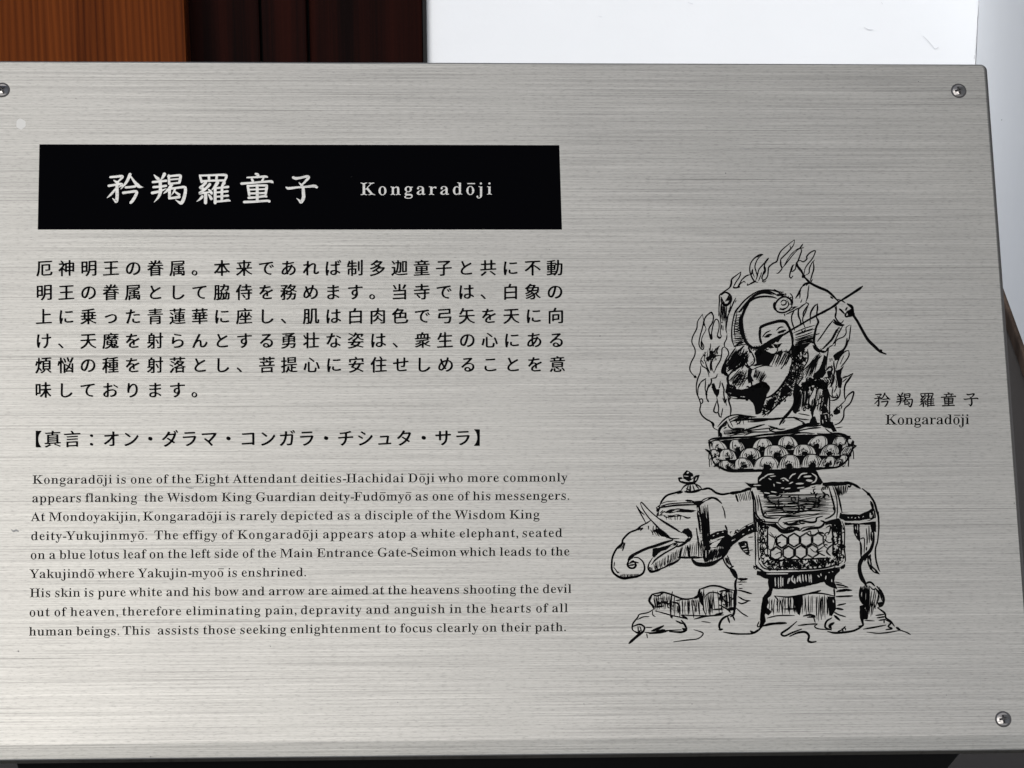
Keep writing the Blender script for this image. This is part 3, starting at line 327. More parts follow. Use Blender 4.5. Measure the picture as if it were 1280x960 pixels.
0 22825 1000 56 39 37 31 40 25 47 25 49 42 60 55 69 69 82 80 96 88 115 85 116 35 114 27 117 27 128 30 129 91 133 93 141 93 166 92 168 90 169 41 167 34 170 34 181 37 182 164 190 175 187 176 185 176 177 174 174 115 170 114 168 114 137 115 135 117 134 173 138 183 134 183 125 181 122 122 119 119 117 125 104 132 93 145 78 160 68 186 56 186 54 180 46 176 46 156 53 140 62 128 71 119 80 106 98 95 80 87 70 76 59 59 47
0 23039 1000 92 39 36 30 39 26 47 27 49 63 55 81 61 86 63 83 65 57 68 51 71 50 73 61 87 62 89 33 89 26 92 25 99 26 101 28 102 74 106 76 109 76 111 69 115 65 121 65 123 80 129 92 135 102 143 108 151 114 163 115 167 114 169 104 167 94 154 89 148 80 151 72 157 72 159 86 177 96 197 99 198 107 197 115 194 115 191 113 184 114 183 166 186 182 181 182 178 178 169 167 151 163 151 150 156 155 169 154 171 138 170 135 163 140 151 145 145 153 138 162 134 178 131 184 128 184 126 179 118 176 118 166 120 149 126 139 131 127 141 116 130 98 117 103 114 101 108 102 107 173 111 183 108 184 100 183 98 152 95 144 81 134 69 136 68 177 57 183 55 182 52 175 46 172 45 145 52 119 58 98 49 84 44 57 38 9 104 74 108 74 115 80 124 89 125 93 93 92 89 91 82 80 81 78 10 35 115 28 119 25 126 26 129 65 152 68 152 75 149 78 142 76 139 40 116 11 70 164 33 181 32 182 33 184 36 189 40 190 57 183 73 176 77 174 78 171 73 164
0 23376 1000 40 75 38 66 41 62 52 64 53 90 55 94 57 94 106 91 107 33 104 25 107 25 117 28 119 94 123 95 126 96 148 120 163 131 173 51 169 42 172 42 182 45 184 154 191 164 188 170 183 170 180 146 159 117 139 116 137 116 126 119 124 178 127 185 124 185 114 182 112 117 108 116 105 116 55 114 47 111 44 104 41
0 23433 1000 42 46 37 37 40 32 48 32 50 66 62 84 71 91 77 89 78 51 91 50 93 63 114 34 114 28 117 27 125 28 127 73 131 87 157 89 159 101 157 108 154 108 151 100 135 101 133 172 137 182 133 183 125 181 122 153 120 150 119 140 98 127 80 129 78 156 68 177 57 177 54 170 46 167 45 160 48 137 60 115 68 84 50 61 41 9 102 88 106 88 114 98 123 113 125 117 124 118 93 117 89 115 78 96 25 41 138 34 141 32 143 32 174 92 179 93 181 87 194 95 198 100 198 107 196 115 182 117 180 168 183 176 181 178 179 178 149 176 146 165 146 158 149 157 166 155 167 59 162 54 161 53 160 52 140
0 23546 1000 74 106 42 99 45 95 55 98 56 120 58 124 60 125 93 124 97 63 93 79 82 93 65 93 61 86 56 83 56 75 59 65 72 52 85 52 87 58 93 38 92 34 93 29 96 28 105 29 106 31 107 123 113 125 116 124 130 34 126 26 128 24 132 25 138 27 140 92 145 93 160 92 163 47 161 40 164 39 174 42 176 92 179 93 181 94 198 104 199 114 196 115 182 116 180 163 183 171 180 173 178 173 170 170 168 116 164 115 161 116 146 176 149 184 146 185 143 185 137 183 135 149 132 146 131 146 117 147 115 175 115 182 112 182 104 182 102 180 101 146 98 146 57 143 49 139 46 132 44
0 23556 1000 68 71 38 64 41 61 49 62 51 78 52 81 54 82 61 81 80 58 58 40 45 37 44 30 47 23 54 24 56 47 73 63 90 61 91 34 90 26 92 25 94 25 103 35 104 37 106 37 175 39 176 54 177 61 196 71 196 81 192 77 179 93 179 101 176 102 162 103 160 146 162 148 165 148 200 150 201 159 202 167 199 168 196 168 165 170 164 179 164 185 161 187 159 187 154 185 150 170 148 168 146 168 59 166 50 163 47 157 44 135 42 126 45 122 54 124 56 145 57 148 60 148 146 145 147 111 145 103 147 102 144 101 47 99 43 94 40 10 133 87 126 91 118 109 108 126 109 130 116 132 124 130 134 115 144 93 142 91 8 58 106 81 107 82 109 82 117 79 118 58 116 56 112 56 107 7 57 130 81 131 82 133 82 140 79 142 58 140 56 137 7 57 154 81 155 82 157 82 164 79 165 58 164 56 161
0 23646 1000 79 67 38 60 40 59 42 59 87 62 88 105 91 106 92 107 95 107 97 105 98 75 96 67 99 65 102 66 126 68 127 105 129 106 130 107 132 106 134 105 135 72 133 65 136 63 142 125 150 141 153 147 155 61 150 57 86 48 52 41 39 38 38 24 44 22 46 33 74 37 93 39 124 40 187 43 188 163 195 173 192 174 189 174 158 172 157 153 155 161 151 165 147 165 145 129 138 127 134 127 132 129 131 160 132 169 129 170 126 169 103 167 101 129 99 127 98 127 95 127 93 129 92 167 95 176 92 177 89 177 56 176 48 172 46 167 44 149 43 142 47 140 53 144 55 142 58 140 59 88 54 80 56 78 54 78 39 76 38 7 155 64 156 64 157 66 157 81 154 82 142 80 147 76 7 79 66 105 69 107 71 107 78 104 79 80 77 78 75 6 128 71 133 72 130 80 128 80 127 78 127 72 7 87 108 105 109 107 111 107 117 104 118 86 117 85 111 7 128 111 148 112 149 114 149 119 147 121 128 119 127 115 10 62 164 151 169 153 171 154 179 153 181 150 181 62 176 61 174 60 171 60 165
0 24231 1000 97 36 38 23 44 21 47 29 71 33 89 35 116 36 176 104 181 105 183 99 195 100 197 109 200 118 197 128 183 175 185 184 182 185 173 182 171 57 163 55 160 55 117 56 115 57 115 66 128 71 139 75 155 77 157 86 157 94 154 94 150 91 133 105 120 106 122 106 159 108 162 118 163 126 159 127 126 128 124 131 127 136 137 145 161 154 161 162 158 163 155 159 136 182 116 184 114 185 112 179 106 176 106 169 109 153 123 137 105 135 104 128 106 127 99 128 97 167 99 175 95 175 89 175 86 173 85 128 82 127 79 127 61 130 60 178 62 185 59 186 52 185 50 60 41 49 44 48 46 48 52 50 55 103 58 106 60 106 78 105 80 69 79 59 83 59 90 61 92 103 95 106 96 106 104 95 107 84 118 68 98 65 98 56 102 55 101 52 80 47 54 40 38 39 37
0 24339 1000 41 109 42 101 46 98 57 131 58 139 60 142 65 146 73 150 97 147 98 49 92 40 95 38 98 47 144 48 146 51 147 143 153 145 155 144 174 141 175 49 169 40 173 40 182 41 184 155 191 159 191 165 188 166 142 164 139 70 132 67 131 63 111 64 108 164 114 169 113 175 110 172 90 168 69 164 58 158 50 153 46 146 44
0 24403 1000 38 158 43 151 46 149 49 148 50 46 43 42 44 36 47 35 57 38 59 146 65 150 67 150 86 148 89 55 83 50 84 45 87 44 96 47 98 147 104 150 106 150 123 148 126 49 120 39 123 39 133 41 135 90 138 93 139 94 195 95 198 107 199 114 196 115 195 116 140 162 142 171 138 171 46 169 43 11 65 143 58 146 49 163 38 181 39 184 47 188 55 185 66 171 78 149 77 147 70 144 9 147 147 133 151 131 154 151 194 155 195 172 190 172 186 158 160 150 148
0 24515 1000 23 88 43 71 48 68 52 67 58 66 146 67 148 68 149 80 150 86 147 87 146 87 64 89 58 122 59 130 61 134 69 138 94 155 88 157 86 154 61 151 54 146 48 140 46 132 44 12 41 63 26 69 24 72 33 102 38 132 41 135 52 133 57 131 59 128 54 98 48 75 45 64 13 174 76 167 80 159 109 146 139 147 142 155 146 159 145 166 141 178 113 186 90 187 83 187 81 178 77 11 126 145 119 148 99 165 76 182 75 183 76 185 82 191 91 189 124 166 136 154 130 146
0 24745 1000 60 55 37 48 40 46 42 46 134 37 113 35 112 28 115 23 117 21 119 27 137 30 160 32 161 44 159 46 160 46 192 47 195 58 196 66 193 67 170 77 166 80 160 88 140 88 137 85 134 96 133 102 130 103 125 107 128 110 128 129 118 131 120 140 140 150 139 157 136 157 132 146 106 159 94 161 94 161 95 162 137 164 138 173 139 181 135 181 46 173 45 167 46 162 49 161 54 159 55 106 52 103 50 101 41 91 40 84 43 82 45 82 132 72 136 67 147 66 40 65 38 4 103 67 111 68 104 72 102 70 9 119 68 159 70 161 72 161 78 160 79 156 78 150 81 138 91 120 70 6 103 82 111 90 122 104 119 108 104 118 102 114 21 155 140 139 147 139 149 142 155 132 152 123 156 113 193 114 196 123 199 132 195 138 177 143 157 146 159 152 171 164 198 176 197 183 194 184 191 180 182 168 155 159 141 13 99 144 92 147 87 165 79 184 80 186 86 189 91 189 97 185 106 168 111 153 112 150 111 148 103 144
0 24847 1000 35 85 41 72 45 68 49 67 55 66 72 68 79 78 80 86 77 87 56 89 54 123 57 127 61 128 70 121 65 118 65 111 67 88 83 85 86 58 85 49 88 48 91 49 136 52 137 151 143 162 140 163 136 162 92 106 87 128 72 131 72 147 67 146 58 143 48 138 45 130 43 11 43 41 29 47 28 49 28 51 37 63 46 78 50 78 63 73 64 70 54 52 46 42 11 170 52 163 55 155 67 144 80 144 83 151 87 159 85 172 71 180 61 181 57 174 52 9 70 98 139 101 142 103 142 108 141 110 139 110 71 106 68 103 68 99 9 70 118 139 122 142 123 142 128 141 130 139 130 71 126 68 124 68 120 31 36 142 29 146 28 152 29 154 65 157 67 159 64 167 61 170 45 170 37 173 36 175 37 182 94 186 96 188 92 197 102 200 112 197 119 188 163 190 172 187 174 182 172 177 147 175 148 171 145 163 147 162 173 163 181 160 182 158 182 152 179 150 7 88 159 119 160 122 163 126 173 123 174 83 172 83 169
0 25552 1000 73 37 37 29 40 26 49 28 51 41 52 43 54 43 91 42 92 32 89 25 92 23 94 21 102 23 105 43 112 44 144 42 146 31 146 24 148 23 151 23 157 25 160 41 161 43 162 44 192 45 195 54 196 63 193 64 190 64 163 75 162 81 160 82 158 82 151 81 149 66 147 64 146 64 123 65 120 71 122 77 121 81 124 172 130 177 129 183 126 183 119 182 117 140 113 139 100 140 98 167 98 174 95 175 89 175 86 173 85 141 83 139 80 139 63 140 60 142 59 182 61 188 57 184 47 152 45 132 46 114 52 107 56 99 63 89 47 81 39 73 41 64 47 60 42 56 39 17 64 51 66 51 71 56 80 71 84 84 88 103 90 105 100 105 108 102 106 83 112 71 116 66 119 65 119 112 83 111 80 108 64 101 9 94 134 87 137 85 139 85 188 86 192 163 197 173 194 174 143 173 139 8 107 148 152 151 154 153 154 159 151 161 107 158 105 155 105 150 7 106 171 152 173 154 175 154 182 151 183 107 181 105 178
0 26126 1000 43 85 38 78 41 71 47 70 49 83 63 90 75 93 83 51 81 50 78 49 67 47 65 37 65 30 69 30 183 33 184 82 187 93 184 94 87 96 89 99 101 100 117 102 191 170 196 180 193 182 189 182 63 181 55 179 51 174 46 162 44 146 43 137 46 133 55 134 57 156 59 160 61 161 96 158 97 121 95 119 94 113 74 103 55 89 40 7 51 96 70 97 73 98 73 125 72 127 50 126 50 99 8 122 110 160 113 161 116 160 138 157 139 122 136 121 134 121 113 7 51 142 73 143 73 168 72 171 53 171 50 170 50 145 8 123 152 160 154 161 157 160 179 157 180 122 177 121 175 121 155
0 26412 1000 49 104 40 96 42 94 44 94 68 93 70 64 69 53 74 42 64 39 64 31 66 23 75 43 94 54 107 64 122 75 144 73 145 34 144 27 147 27 157 30 159 93 163 94 166 94 197 96 198 105 199 113 197 115 195 116 167 117 164 173 167 182 164 183 155 182 152 134 149 132 147 139 133 155 110 166 98 186 83 177 72 169 75 156 83 155 82 155 76 153 74 117 72 116 69 115 42 113 40 6 65 86 91 87 93 88 93 130 75 100 65 88 6 117 89 148 90 134 107 116 134 116 131 115 92
0 26469 1000 65 102 40 95 43 94 45 93 88 63 60 41 44 37 44 31 47 23 55 24 57 43 69 56 79 71 94 81 106 78 107 35 104 26 108 25 116 27 119 65 122 62 125 48 154 49 156 57 160 43 160 35 163 33 165 34 173 37 174 92 178 94 180 94 197 96 199 105 199 115 195 116 182 117 179 167 182 177 179 177 171 176 168 149 166 163 160 165 158 149 128 150 126 174 128 179 127 184 124 184 114 181 113 128 110 126 108 134 98 153 82 167 73 186 63 187 61 179 52 170 55 146 68 116 93 116 90 115 42 113 40 9 78 123 91 123 94 124 94 160 93 162 59 160 68 155 77 140 82 128 9 117 125 137 126 129 130 128 132 139 154 143 165 119 164 116 163 115 128
0 29033 1000 87 37 37 30 40 23 47 33 61 39 72 46 90 50 119 50 144 44 124 39 113 37 113 29 115 23 118 22 120 29 137 33 159 39 160 49 156 50 157 51 193 61 194 70 190 71 153 78 168 93 163 117 166 119 168 121 179 95 178 91 179 85 182 84 189 86 192 175 197 185 194 186 187 184 184 146 181 144 179 141 169 144 167 169 169 178 165 178 79 176 77 157 75 185 55 188 52 187 50 178 44 169 47 142 69 141 71 143 75 141 75 120 74 120 72 128 68 128 65 113 52 93 39 90 39 83 41 77 47 76 49 77 50 96 61 108 72 96 76 94 78 94 148 93 152 81 128 78 127 72 129 70 128 68 98 69 95 92 70 92 66 86 60 82 59 76 62 66 75 63 76 51 50 41 38 7 115 88 156 90 157 92 157 101 154 103 116 100 114 98 8 116 114 156 116 157 118 157 127 154 129 116 126 114 123 114 115 8 116 140 156 142 157 144 157 153 154 154 116 152 114 150 114 143
0 29579 1000 39 32 43 25 47 25 56 26 58 91 62 93 63 94 66 93 111 50 109 42 112 41 116 41 123 43 124 93 128 94 170 91 171 41 169 34 172 34 183 165 191 170 191 176 188 176 179 174 176 119 173 116 171 116 129 162 131 170 128 171 121 170 117 168 116 116 112 115 66 116 64 118 64 177 67 185 63 184 53
0 29983 1000 57 35 41 26 45 25 53 27 56 91 60 94 60 94 62 94 97 94 100 53 98 45 101 44 105 44 111 46 112 94 116 94 120 94 149 63 148 50 127 44 120 36 122 26 129 43 158 57 192 68 191 76 188 76 185 70 166 71 164 94 166 95 197 97 199 105 199 114 197 116 195 116 170 117 167 167 170 176 166 177 157 175 155 119 152 116 150 117 117 162 119 170 116 171 109 170 106 168 105 117 101 116 64 116 62 119 61 177 65 185 61 185 53 184 50
0 30333 1000 24 48 37 42 39 40 42 41 167 81 171 84 175 91 197 94 199 107 197 114 194 107 174 108 172 159 175 169 172 170 168 169 45 160 44 154 45 149 47 148 53 146 55 65 50 61 48 60 38 8 62 66 147 71 148 74 148 106 145 107 62 102 61 98 61 68 8 63 118 147 123 148 126 148 157 145 158 62 153 61 150 61 121
0 30495 1000 67 40 37 33 40 28 45 28 47 59 61 72 69 35 68 27 71 26 73 25 79 27 81 47 83 50 84 50 158 53 160 89 162 91 164 92 168 89 170 38 167 31 171 31 180 92 184 94 186 95 197 98 199 108 198 116 195 117 193 116 187 118 186 170 188 179 185 180 178 178 175 116 171 113 170 112 166 115 164 151 166 160 162 161 91 163 90 176 90 183 88 184 85 184 79 182 77 135 74 130 73 179 56 183 54 183 51 176 45 172 45 149 55 119 64 118 66 122 72 121 73 81 71 78 69 91 62 92 61 91 59 61 43 45 37 9 71 84 137 88 139 89 139 95 139 97 136 97 73 93 70 91 70 86 8 71 105 137 108 139 109 139 113 139 115 136 115 73 111 70 109 8 71 123 137 127 139 128 139 131 139 133 136 133 73 129 70 128 7 71 141 137 145 139 146 139 151 136 153 73 149 70 147
0 30519 1000 76 61 38 54 40 53 42 53 100 51 101 40 95 37 94 29 97 23 105 24 107 47 120 60 132 58 133 33 132 27 135 26 143 29 145 74 148 77 150 80 156 78 157 44 156 37 159 37 168 40 169 62 171 62 174 53 187 54 189 60 193 71 189 83 172 85 172 88 172 90 174 97 197 99 199 110 198 118 195 118 191 113 175 115 173 124 175 139 197 143 197 156 192 157 189 149 176 163 176 170 173 172 170 171 163 108 159 105 157 102 151 105 149 173 154 183 150 184 143 182 141 148 138 145 137 150 132 163 124 183 117 188 114 183 106 181 104 158 112 156 111 155 44 144 43 133 48 77 45 74 44 72 38 8 75 58 133 61 135 63 135 69 134 70 132 70 76 67 74 65 8 75 80 133 83 135 84 135 89 134 91 132 91 76 88 74 86 8 75 100 133 104 135 105 135 110 132 112 76 109 74 106 74 102 7 82 123 129 125 132 127 122 136 94 135 89 133 82 125
0 30690 1000 67 37 36 30 39 24 46 24 49 43 58 57 66 71 78 82 91 87 101 89 108 86 109 34 107 26 110 26 120 29 122 90 125 92 128 93 158 91 161 67 159 55 139 47 128 38 131 28 137 28 139 39 153 46 164 59 196 61 197 71 195 79 192 79 189 75 178 77 176 161 181 171 178 172 168 170 166 115 162 114 159 114 129 115 128 117 127 175 130 184 127 184 117 182 115 122 112 120 110 125 98 132 87 144 75 158 66 186 57 186 54 180 46 177 45 162 49 139 59 125 69 117 77 107 91 95 72 88 65 77 55 58 44 41 36
0 31070 1000 65 58 37 50 40 48 42 48 95 46 94 37 87 34 87 27 90 22 100 23 102 37 114 47 125 56 136 65 151 64 152 62 152 34 151 25 155 25 163 26 165 57 168 44 188 44 191 52 195 60 192 75 175 75 173 72 168 78 168 87 165 89 170 91 171 123 174 124 176 124 199 127 200 136 201 143 198 144 197 145 175 171 176 180 173 181 169 181 86 179 85 170 84 162 87 159 90 145 89 144 43 133 42 124 46 123 87 110 87 109 86 107 80 96 79 89 82 88 92 84 92 77 94 69 103 68 100 68 40 66 38 8 110 102 121 103 124 104 124 121 123 123 111 123 109 122 108 105 8 146 104 158 105 160 106 161 123 160 125 148 125 145 124 145 107 6 86 109 88 109 88 111 88 151 71 124 72 122 8 109 138 121 138 124 139 124 156 123 158 111 158 109 157 108 140 8 146 140 158 140 160 141 161 157 160 160 148 160 145 159 145 143
0 31278 1000 89 61 38 54 40 52 42 51 90 36 68 27 71 21 80 37 106 48 131 46 133 33 132 26 135 24 137 24 145 27 147 50 148 52 151 51 168 37 166 33 167 27 170 24 176 25 178 54 186 77 195 85 192 91 188 132 194 167 200 177 197 182 191 182 189 147 181 145 180 145 174 148 172 178 173 184 169 184 161 182 160 147 158 145 157 145 153 147 150 172 151 181 148 181 96 178 94 147 92 145 91 145 86 146 84 147 83 176 84 182 81 182 74 179 72 147 69 145 68 145 62 148 59 181 61 187 57 187 49 184 48 89 42 80 45 78 49 78 53 80 55 124 59 125 65 124 68 95 67 88 70 87 76 88 78 90 79 123 82 125 83 125 89 122 91 99 89 86 92 80 95 74 102 72 98 72 40 70 38 7 110 103 124 104 125 106 124 113 122 114 110 113 109 110 7 146 105 160 106 161 108 161 115 159 116 146 115 145 112 8 87 110 88 110 89 112 89 134 87 135 74 134 73 132 73 123 7 110 125 124 126 125 129 124 135 122 136 110 134 109 131 7 146 127 160 128 161 130 161 137 159 138 146 137 145 134 16 94 147 123 148 125 150 124 156 122 157 90 155 83 159 83 167 123 170 125 172 124 177 98 176 86 180 73 175 73 150 85 150
0 31461 1000 42 33 39 24 43 24 49 26 52 91 56 94 57 94 58 94 63 92 65 46 62 37 65 36 72 38 74 91 77 94 78 94 80 94 84 92 85 53 83 43 86 43 131 44 135 156 142 166 138 166 91 117 87 115 85 115 81 118 79 165 81 173 78 173 71 170 69 117 66 115 64 115 59 116 58 118 57 178 61 186 57 186 51 185 49 7 64 96 92 97 94 99 94 105 91 106 65 104 63 102 8 116 99 145 100 146 102 146 108 144 109 117 108 115 105 115 100 7 64 116 92 117 94 119 94 125 91 126 65 125 63 123 7 116 119 145 121 146 123 146 128 144 130 117 128 115 125 32 32 141 25 144 24 151 26 153 64 156 66 157 63 165 60 170 44 170 36 173 35 176 36 182 95 186 96 188 92 197 102 200 111 197 119 188 164 190 173 188 175 184 175 180 173 178 146 175 149 171 145 162 147 161 176 162 184 160 185 157 185 151 182 149 7 89 158 118 159 121 163 126 173 123 174 82 172 81 169
0 32905 1000 69 40 36 33 39 32 42 32 166 33 169 93 174 95 177 97 197 99 198 107 199 112 198 118 195 117 177 118 175 167 178 177 174 178 171 178 60 177 53 174 48 166 44 148 42 140 42 132 45 129 54 130 56 153 58 156 61 157 123 155 123 149 116 145 116 139 118 121 131 106 139 91 122 83 116 70 109 67 109 60 111 54 117 53 73 55 72 64 77 76 86 84 95 89 103 96 124 107 125 111 124 116 121 113 105 113 103 149 78 154 74 154 72 147 64 143 64 137 67 114 85 105 89 91 73 83 67 70 60 66 59 60 62 54 67 53 38 50 36 7 54 121 63 125 77 137 86 149 89 155 88 157 54 155 8 155 126 156 126 157 129 156 161 116 159 113 158 111 153 113 151
0 32908 1000 63 37 37 24 43 22 45 29 69 32 88 34 115 35 188 37 189 81 191 91 188 92 62 97 72 101 97 103 191 106 193 153 196 163 193 164 189 164 64 166 62 169 66 170 90 173 90 187 84 188 81 187 63 186 56 184 51 176 47 162 46 149 50 145 55 143 67 143 178 141 180 126 179 124 178 123 176 123 107 120 80 116 62 112 51 106 42 105 40 102 40 91 45 83 41 73 39 64 39 56 42 53 50 53 53 69 54 71 56 71 59 71 94 69 95 57 94 54 94 53 92 49 64 44 44 41 37 8 55 110 68 110 71 112 71 133 70 136 57 135 54 134 54 112 7 56 150 71 152 71 173 70 175 57 175 54 174 54 153
0 33031 1000 99 36 37 23 43 22 45 28 69 31 88 32 115 32 185 33 188 71 191 81 187 81 112 82 110 84 109 92 111 93 123 92 125 89 127 83 135 96 144 102 150 107 158 111 166 109 168 94 167 87 169 85 172 87 180 115 182 116 185 119 199 128 200 138 197 138 186 139 184 169 185 177 182 178 178 175 149 172 140 169 136 162 133 145 132 139 132 132 135 129 142 130 144 150 146 153 150 156 160 156 168 156 170 136 169 134 168 128 152 122 143 105 126 111 123 111 113 113 111 127 111 141 113 142 115 143 128 145 129 151 129 161 126 162 114 175 114 183 111 184 108 181 65 180 53 177 47 170 44 157 43 149 46 146 51 137 42 127 46 119 42 107 41 99 43 96 47 88 39 80 42 68 38 59 37 54 38 48 41 45 50 59 52 61 55 61 93 60 94 54 94 51 94 50 92 45 50 40 38 9 101 53 108 54 111 59 113 86 113 95 112 96 110 95 106 74 100 55 10 151 56 159 57 162 61 164 95 164 98 163 100 161 99 160 98 156 76 150 58 7 82 64 83 64 86 71 91 93 90 95 83 97 81 94 6 131 66 136 75 140 95 139 98 134 99 132 97 8 52 109 60 110 61 111 62 133 60 135 54 135 52 134 51 112 8 53 150 60 150 61 152 62 173 60 175 54 175 52 174 51 153
0 33394 1000 52 75 41 65 43 54 47 48 52 45 58 45 66 44 127 43 128 37 125 30 127 23 138 52 165 63 177 75 196 77 197 94 192 94 190 92 185 93 184 129 186 137 183 143 180 144 178 143 176 129 156 129 154 160 155 170 152 170 94 168 92 158 91 151 94 149 97 146 98 67 93 65 90 65 66 67 57 70 56 77 56 152 61 158 63 162 67 164 72 168 87 185 82 187 79 186 69 182 59 178 53 170 48 153 45 5 66 109 96 111 96 136 66 134 65 112 6 118 112 148 114 149 117 149 139 118 137 117 114 7 69 150 99 152 108 161 113 169 111 170 82 168 69 153
0 33769 1000 15 57 37 50 40 48 42 48 89 49 92 152 98 156 98 163 95 163 47 162 44 150 43 140 48 73 44 69 43 67 38 9 70 58 141 62 142 64 142 82 139 83 70 79 68 77 68 61 69 58 31 34 100 26 103 25 111 27 113 65 116 68 118 64 128 60 137 43 137 36 140 34 143 35 150 94 154 95 156 92 166 102 170 111 166 119 156 165 158 174 155 176 150 174 145 149 143 152 138 144 122 147 121 176 122 183 120 185 117 185 110 182 109 7 90 117 119 119 126 131 130 141 80 139 80 137 88 119 42 73 157 65 160 64 168 63 169 36 168 28 171 26 173 26 180 28 182 63 184 64 186 65 195 67 197 76 197 83 195 85 193 86 186 92 186 122 188 124 190 125 200 135 201 144 198 145 191 146 189 175 191 182 188 184 186 184 179 182 177 146 174 145 172 144 163 142 161 133 161 126 163 124 165 124 172 120 173 87 171 85 169 84 158
0 33775 1000 70 102 40 94 44 94 59 92 61 37 58 27 62 27 69 28 72 91 76 93 76 94 78 94 86 92 87 44 85 35 88 34 95 35 98 54 99 55 102 55 111 54 113 34 112 26 115 25 116 25 123 26 125 53 127 55 129 55 140 45 141 38 143 37 146 37 153 40 154 78 157 137 160 164 161 173 158 174 155 173 148 155 146 155 135 157 134 176 135 183 132 185 130 185 123 182 121 156 119 154 117 154 108 156 105 168 106 176 103 177 100 176 94 173 92 117 89 115 87 115 80 115 78 117 77 175 80 183 77 183 68 180 67 116 63 115 61 114 41 112 40 6 77 101 93 102 93 114 91 115 77 114 76 104 5 117 103 133 105 134 117 115 116 115 105 6 78 129 93 130 94 133 93 142 77 142 76 131 6 116 132 133 133 134 145 131 145 116 144 115 134 39 74 157 65 161 63 170 35 168 28 171 26 173 26 180 28 182 63 185 65 187 65 195 67 197 79 196 85 194 86 186 94 186 122 188 123 190 124 200 134 201 143 198 144 191 145 190 174 191 182 189 184 187 184 180 182 177 145 174 144 164 142 161 133 161 125 164 123 166 123 173 119 173 87 171 85 169 84 159
0 33853 1000 11 42 38 34 41 28 47 27 50 59 92 62 92 68 90 75 83 75 80 48 42 45 38 81 93 39 86 42 84 44 84 84 73 88 68 97 99 110 112 117 113 119 99 128 85 116 82 115 74 118 67 125 88 145 104 166 108 166 123 163 123 173 120 174 87 171 85 170 84 158 74 157 65 160 65 168 63 170 36 169 28 171 26 174 26 181 29 183 63 185 65 187 65 195 68 197 77 197 84 195 85 193 85 188 87 186 121 188 123 190 124 200 132 201 136 200 143 198 144 191 145 190 174 191 182 189 184 183 184 180 182 178 145 175 144 173 143 161 133 160 125 162 122 157 125 155 160 158 169 154 174 151 173 147 166 137 146 117 154 113 182 105 188 102 182 93 173 94 171 93 170 45 168 43 158 43 152 46 148 50 108 47 105 46 103 40 8 106 61 149 63 150 66 150 82 147 83 106 80 104 78 104 64 5 109 94 159 98 133 108 110 96 109 95 10 57 100 25 116 24 119 29 125 32 125 48 119 62 112 66 109 66 107 61 100 7 127 127 138 136 143 141 144 143 111 141 111 139 114 136 12 70 132 62 135 37 149 36 151 36 153 40 158 43 159 57 153 74 144 77 143 78 140 73 134
0 34030 1000 123 37 36 28 39 23 47 32 59 46 69 46 100 44 102 33 102 26 105 24 107 25 114 28 116 56 117 65 114 66 112 66 83 67 80 113 83 114 87 112 90 85 88 76 92 76 134 76 136 78 137 112 140 114 141 114 145 111 146 78 144 70 147 70 153 71 155 73 156 112 158 114 160 115 168 122 169 123 173 122 174 120 175 88 173 86 171 85 160 74 159 66 163 65 170 63 171 35 170 27 172 25 175 26 182 63 185 65 187 65 195 69 197 77 197 84 195 85 193 86 188 88 187 121 189 123 191 124 200 133 201 143 198 144 192 146 190 174 192 183 189 184 182 183 179 146 176 144 174 143 165 136 163 134 162 135 160 137 160 173 161 180 158 180 151 136 147 135 146 134 144 135 142 136 141 166 142 173 140 174 136 173 94 170 93 136 91 134 89 135 85 137 84 176 86 183 83 183 75 136 72 134 70 134 60 130 59 122 59 115 61 114 69 112 70 77 68 68 71 66 69 68 66 80 58 93 55 121 56 179 62 186 58 184 49 141 44 103 42 82 46 59 57 52 53 39 38 7 97 100 113 101 114 103 114 108 111 109 97 108 95 104 7 135 103 152 104 153 106 153 110 151 111 136 110 134 108 7 97 120 113 121 114 123 114 127 111 128 97 127 95 123 7 135 122 152 123 153 125 153 129 151 130 136 129 134 127 11 57 129 50 132 29 151 29 154 34 159 38 159 46 155 60 145 66 139 67 137 61 130
0 34886 1000 84 103 41 95 45 95 66 94 68 66 53 43 44 34 47 26 55 28 57 59 68 70 75 83 84 93 82 95 84 95 93 93 95 74 82 53 74 43 71 35 73 28 79 28 82 58 92 70 99 74 103 46 102 38 105 34 112 35 114 100 122 140 128 153 132 35 126 25 129 25 136 26 139 43 141 45 142 46 178 87 182 89 184 93 197 96 198 107 198 114 195 115 193 111 185 113 183 155 185 164 182 165 180 166 149 167 148 179 148 184 146 185 143 185 137 184 135 158 132 169 125 172 123 171 121 118 110 116 107 116 100 125 92 135 98 158 114 167 111 174 107 175 105 173 103 140 80 153 74 183 66 184 64 179 56 175 55 153 61 135 68 116 78 116 76 115 43 113 41 5 92 100 95 101 94 105 93 106 80 104 8 67 143 77 143 79 144 79 164 78 166 68 166 66 165 66 145 8 99 145 108 145 111 146 112 166 111 168 101 168 99 167 98 147 8 132 146 142 147 144 148 145 168 143 170 133 170 131 168 131 149
0 35328 1000 16 58 37 50 40 48 42 48 89 49 93 151 99 156 98 162 95 162 48 161 44 149 43 143 46 139 49 73 45 69 44 67 38 8 70 59 139 63 141 66 141 83 138 84 71 80 69 77 69 61 9 59 107 50 111 50 118 52 120 150 126 159 123 160 120 160 114 158 113 9 59 132 50 136 50 143 52 145 150 151 159 149 160 146 160 140 158 138 16 34 155 25 159 25 166 27 169 99 174 99 177 87 194 89 196 97 199 108 195 124 175 176 178 184 175 185 173 185 166 182 164
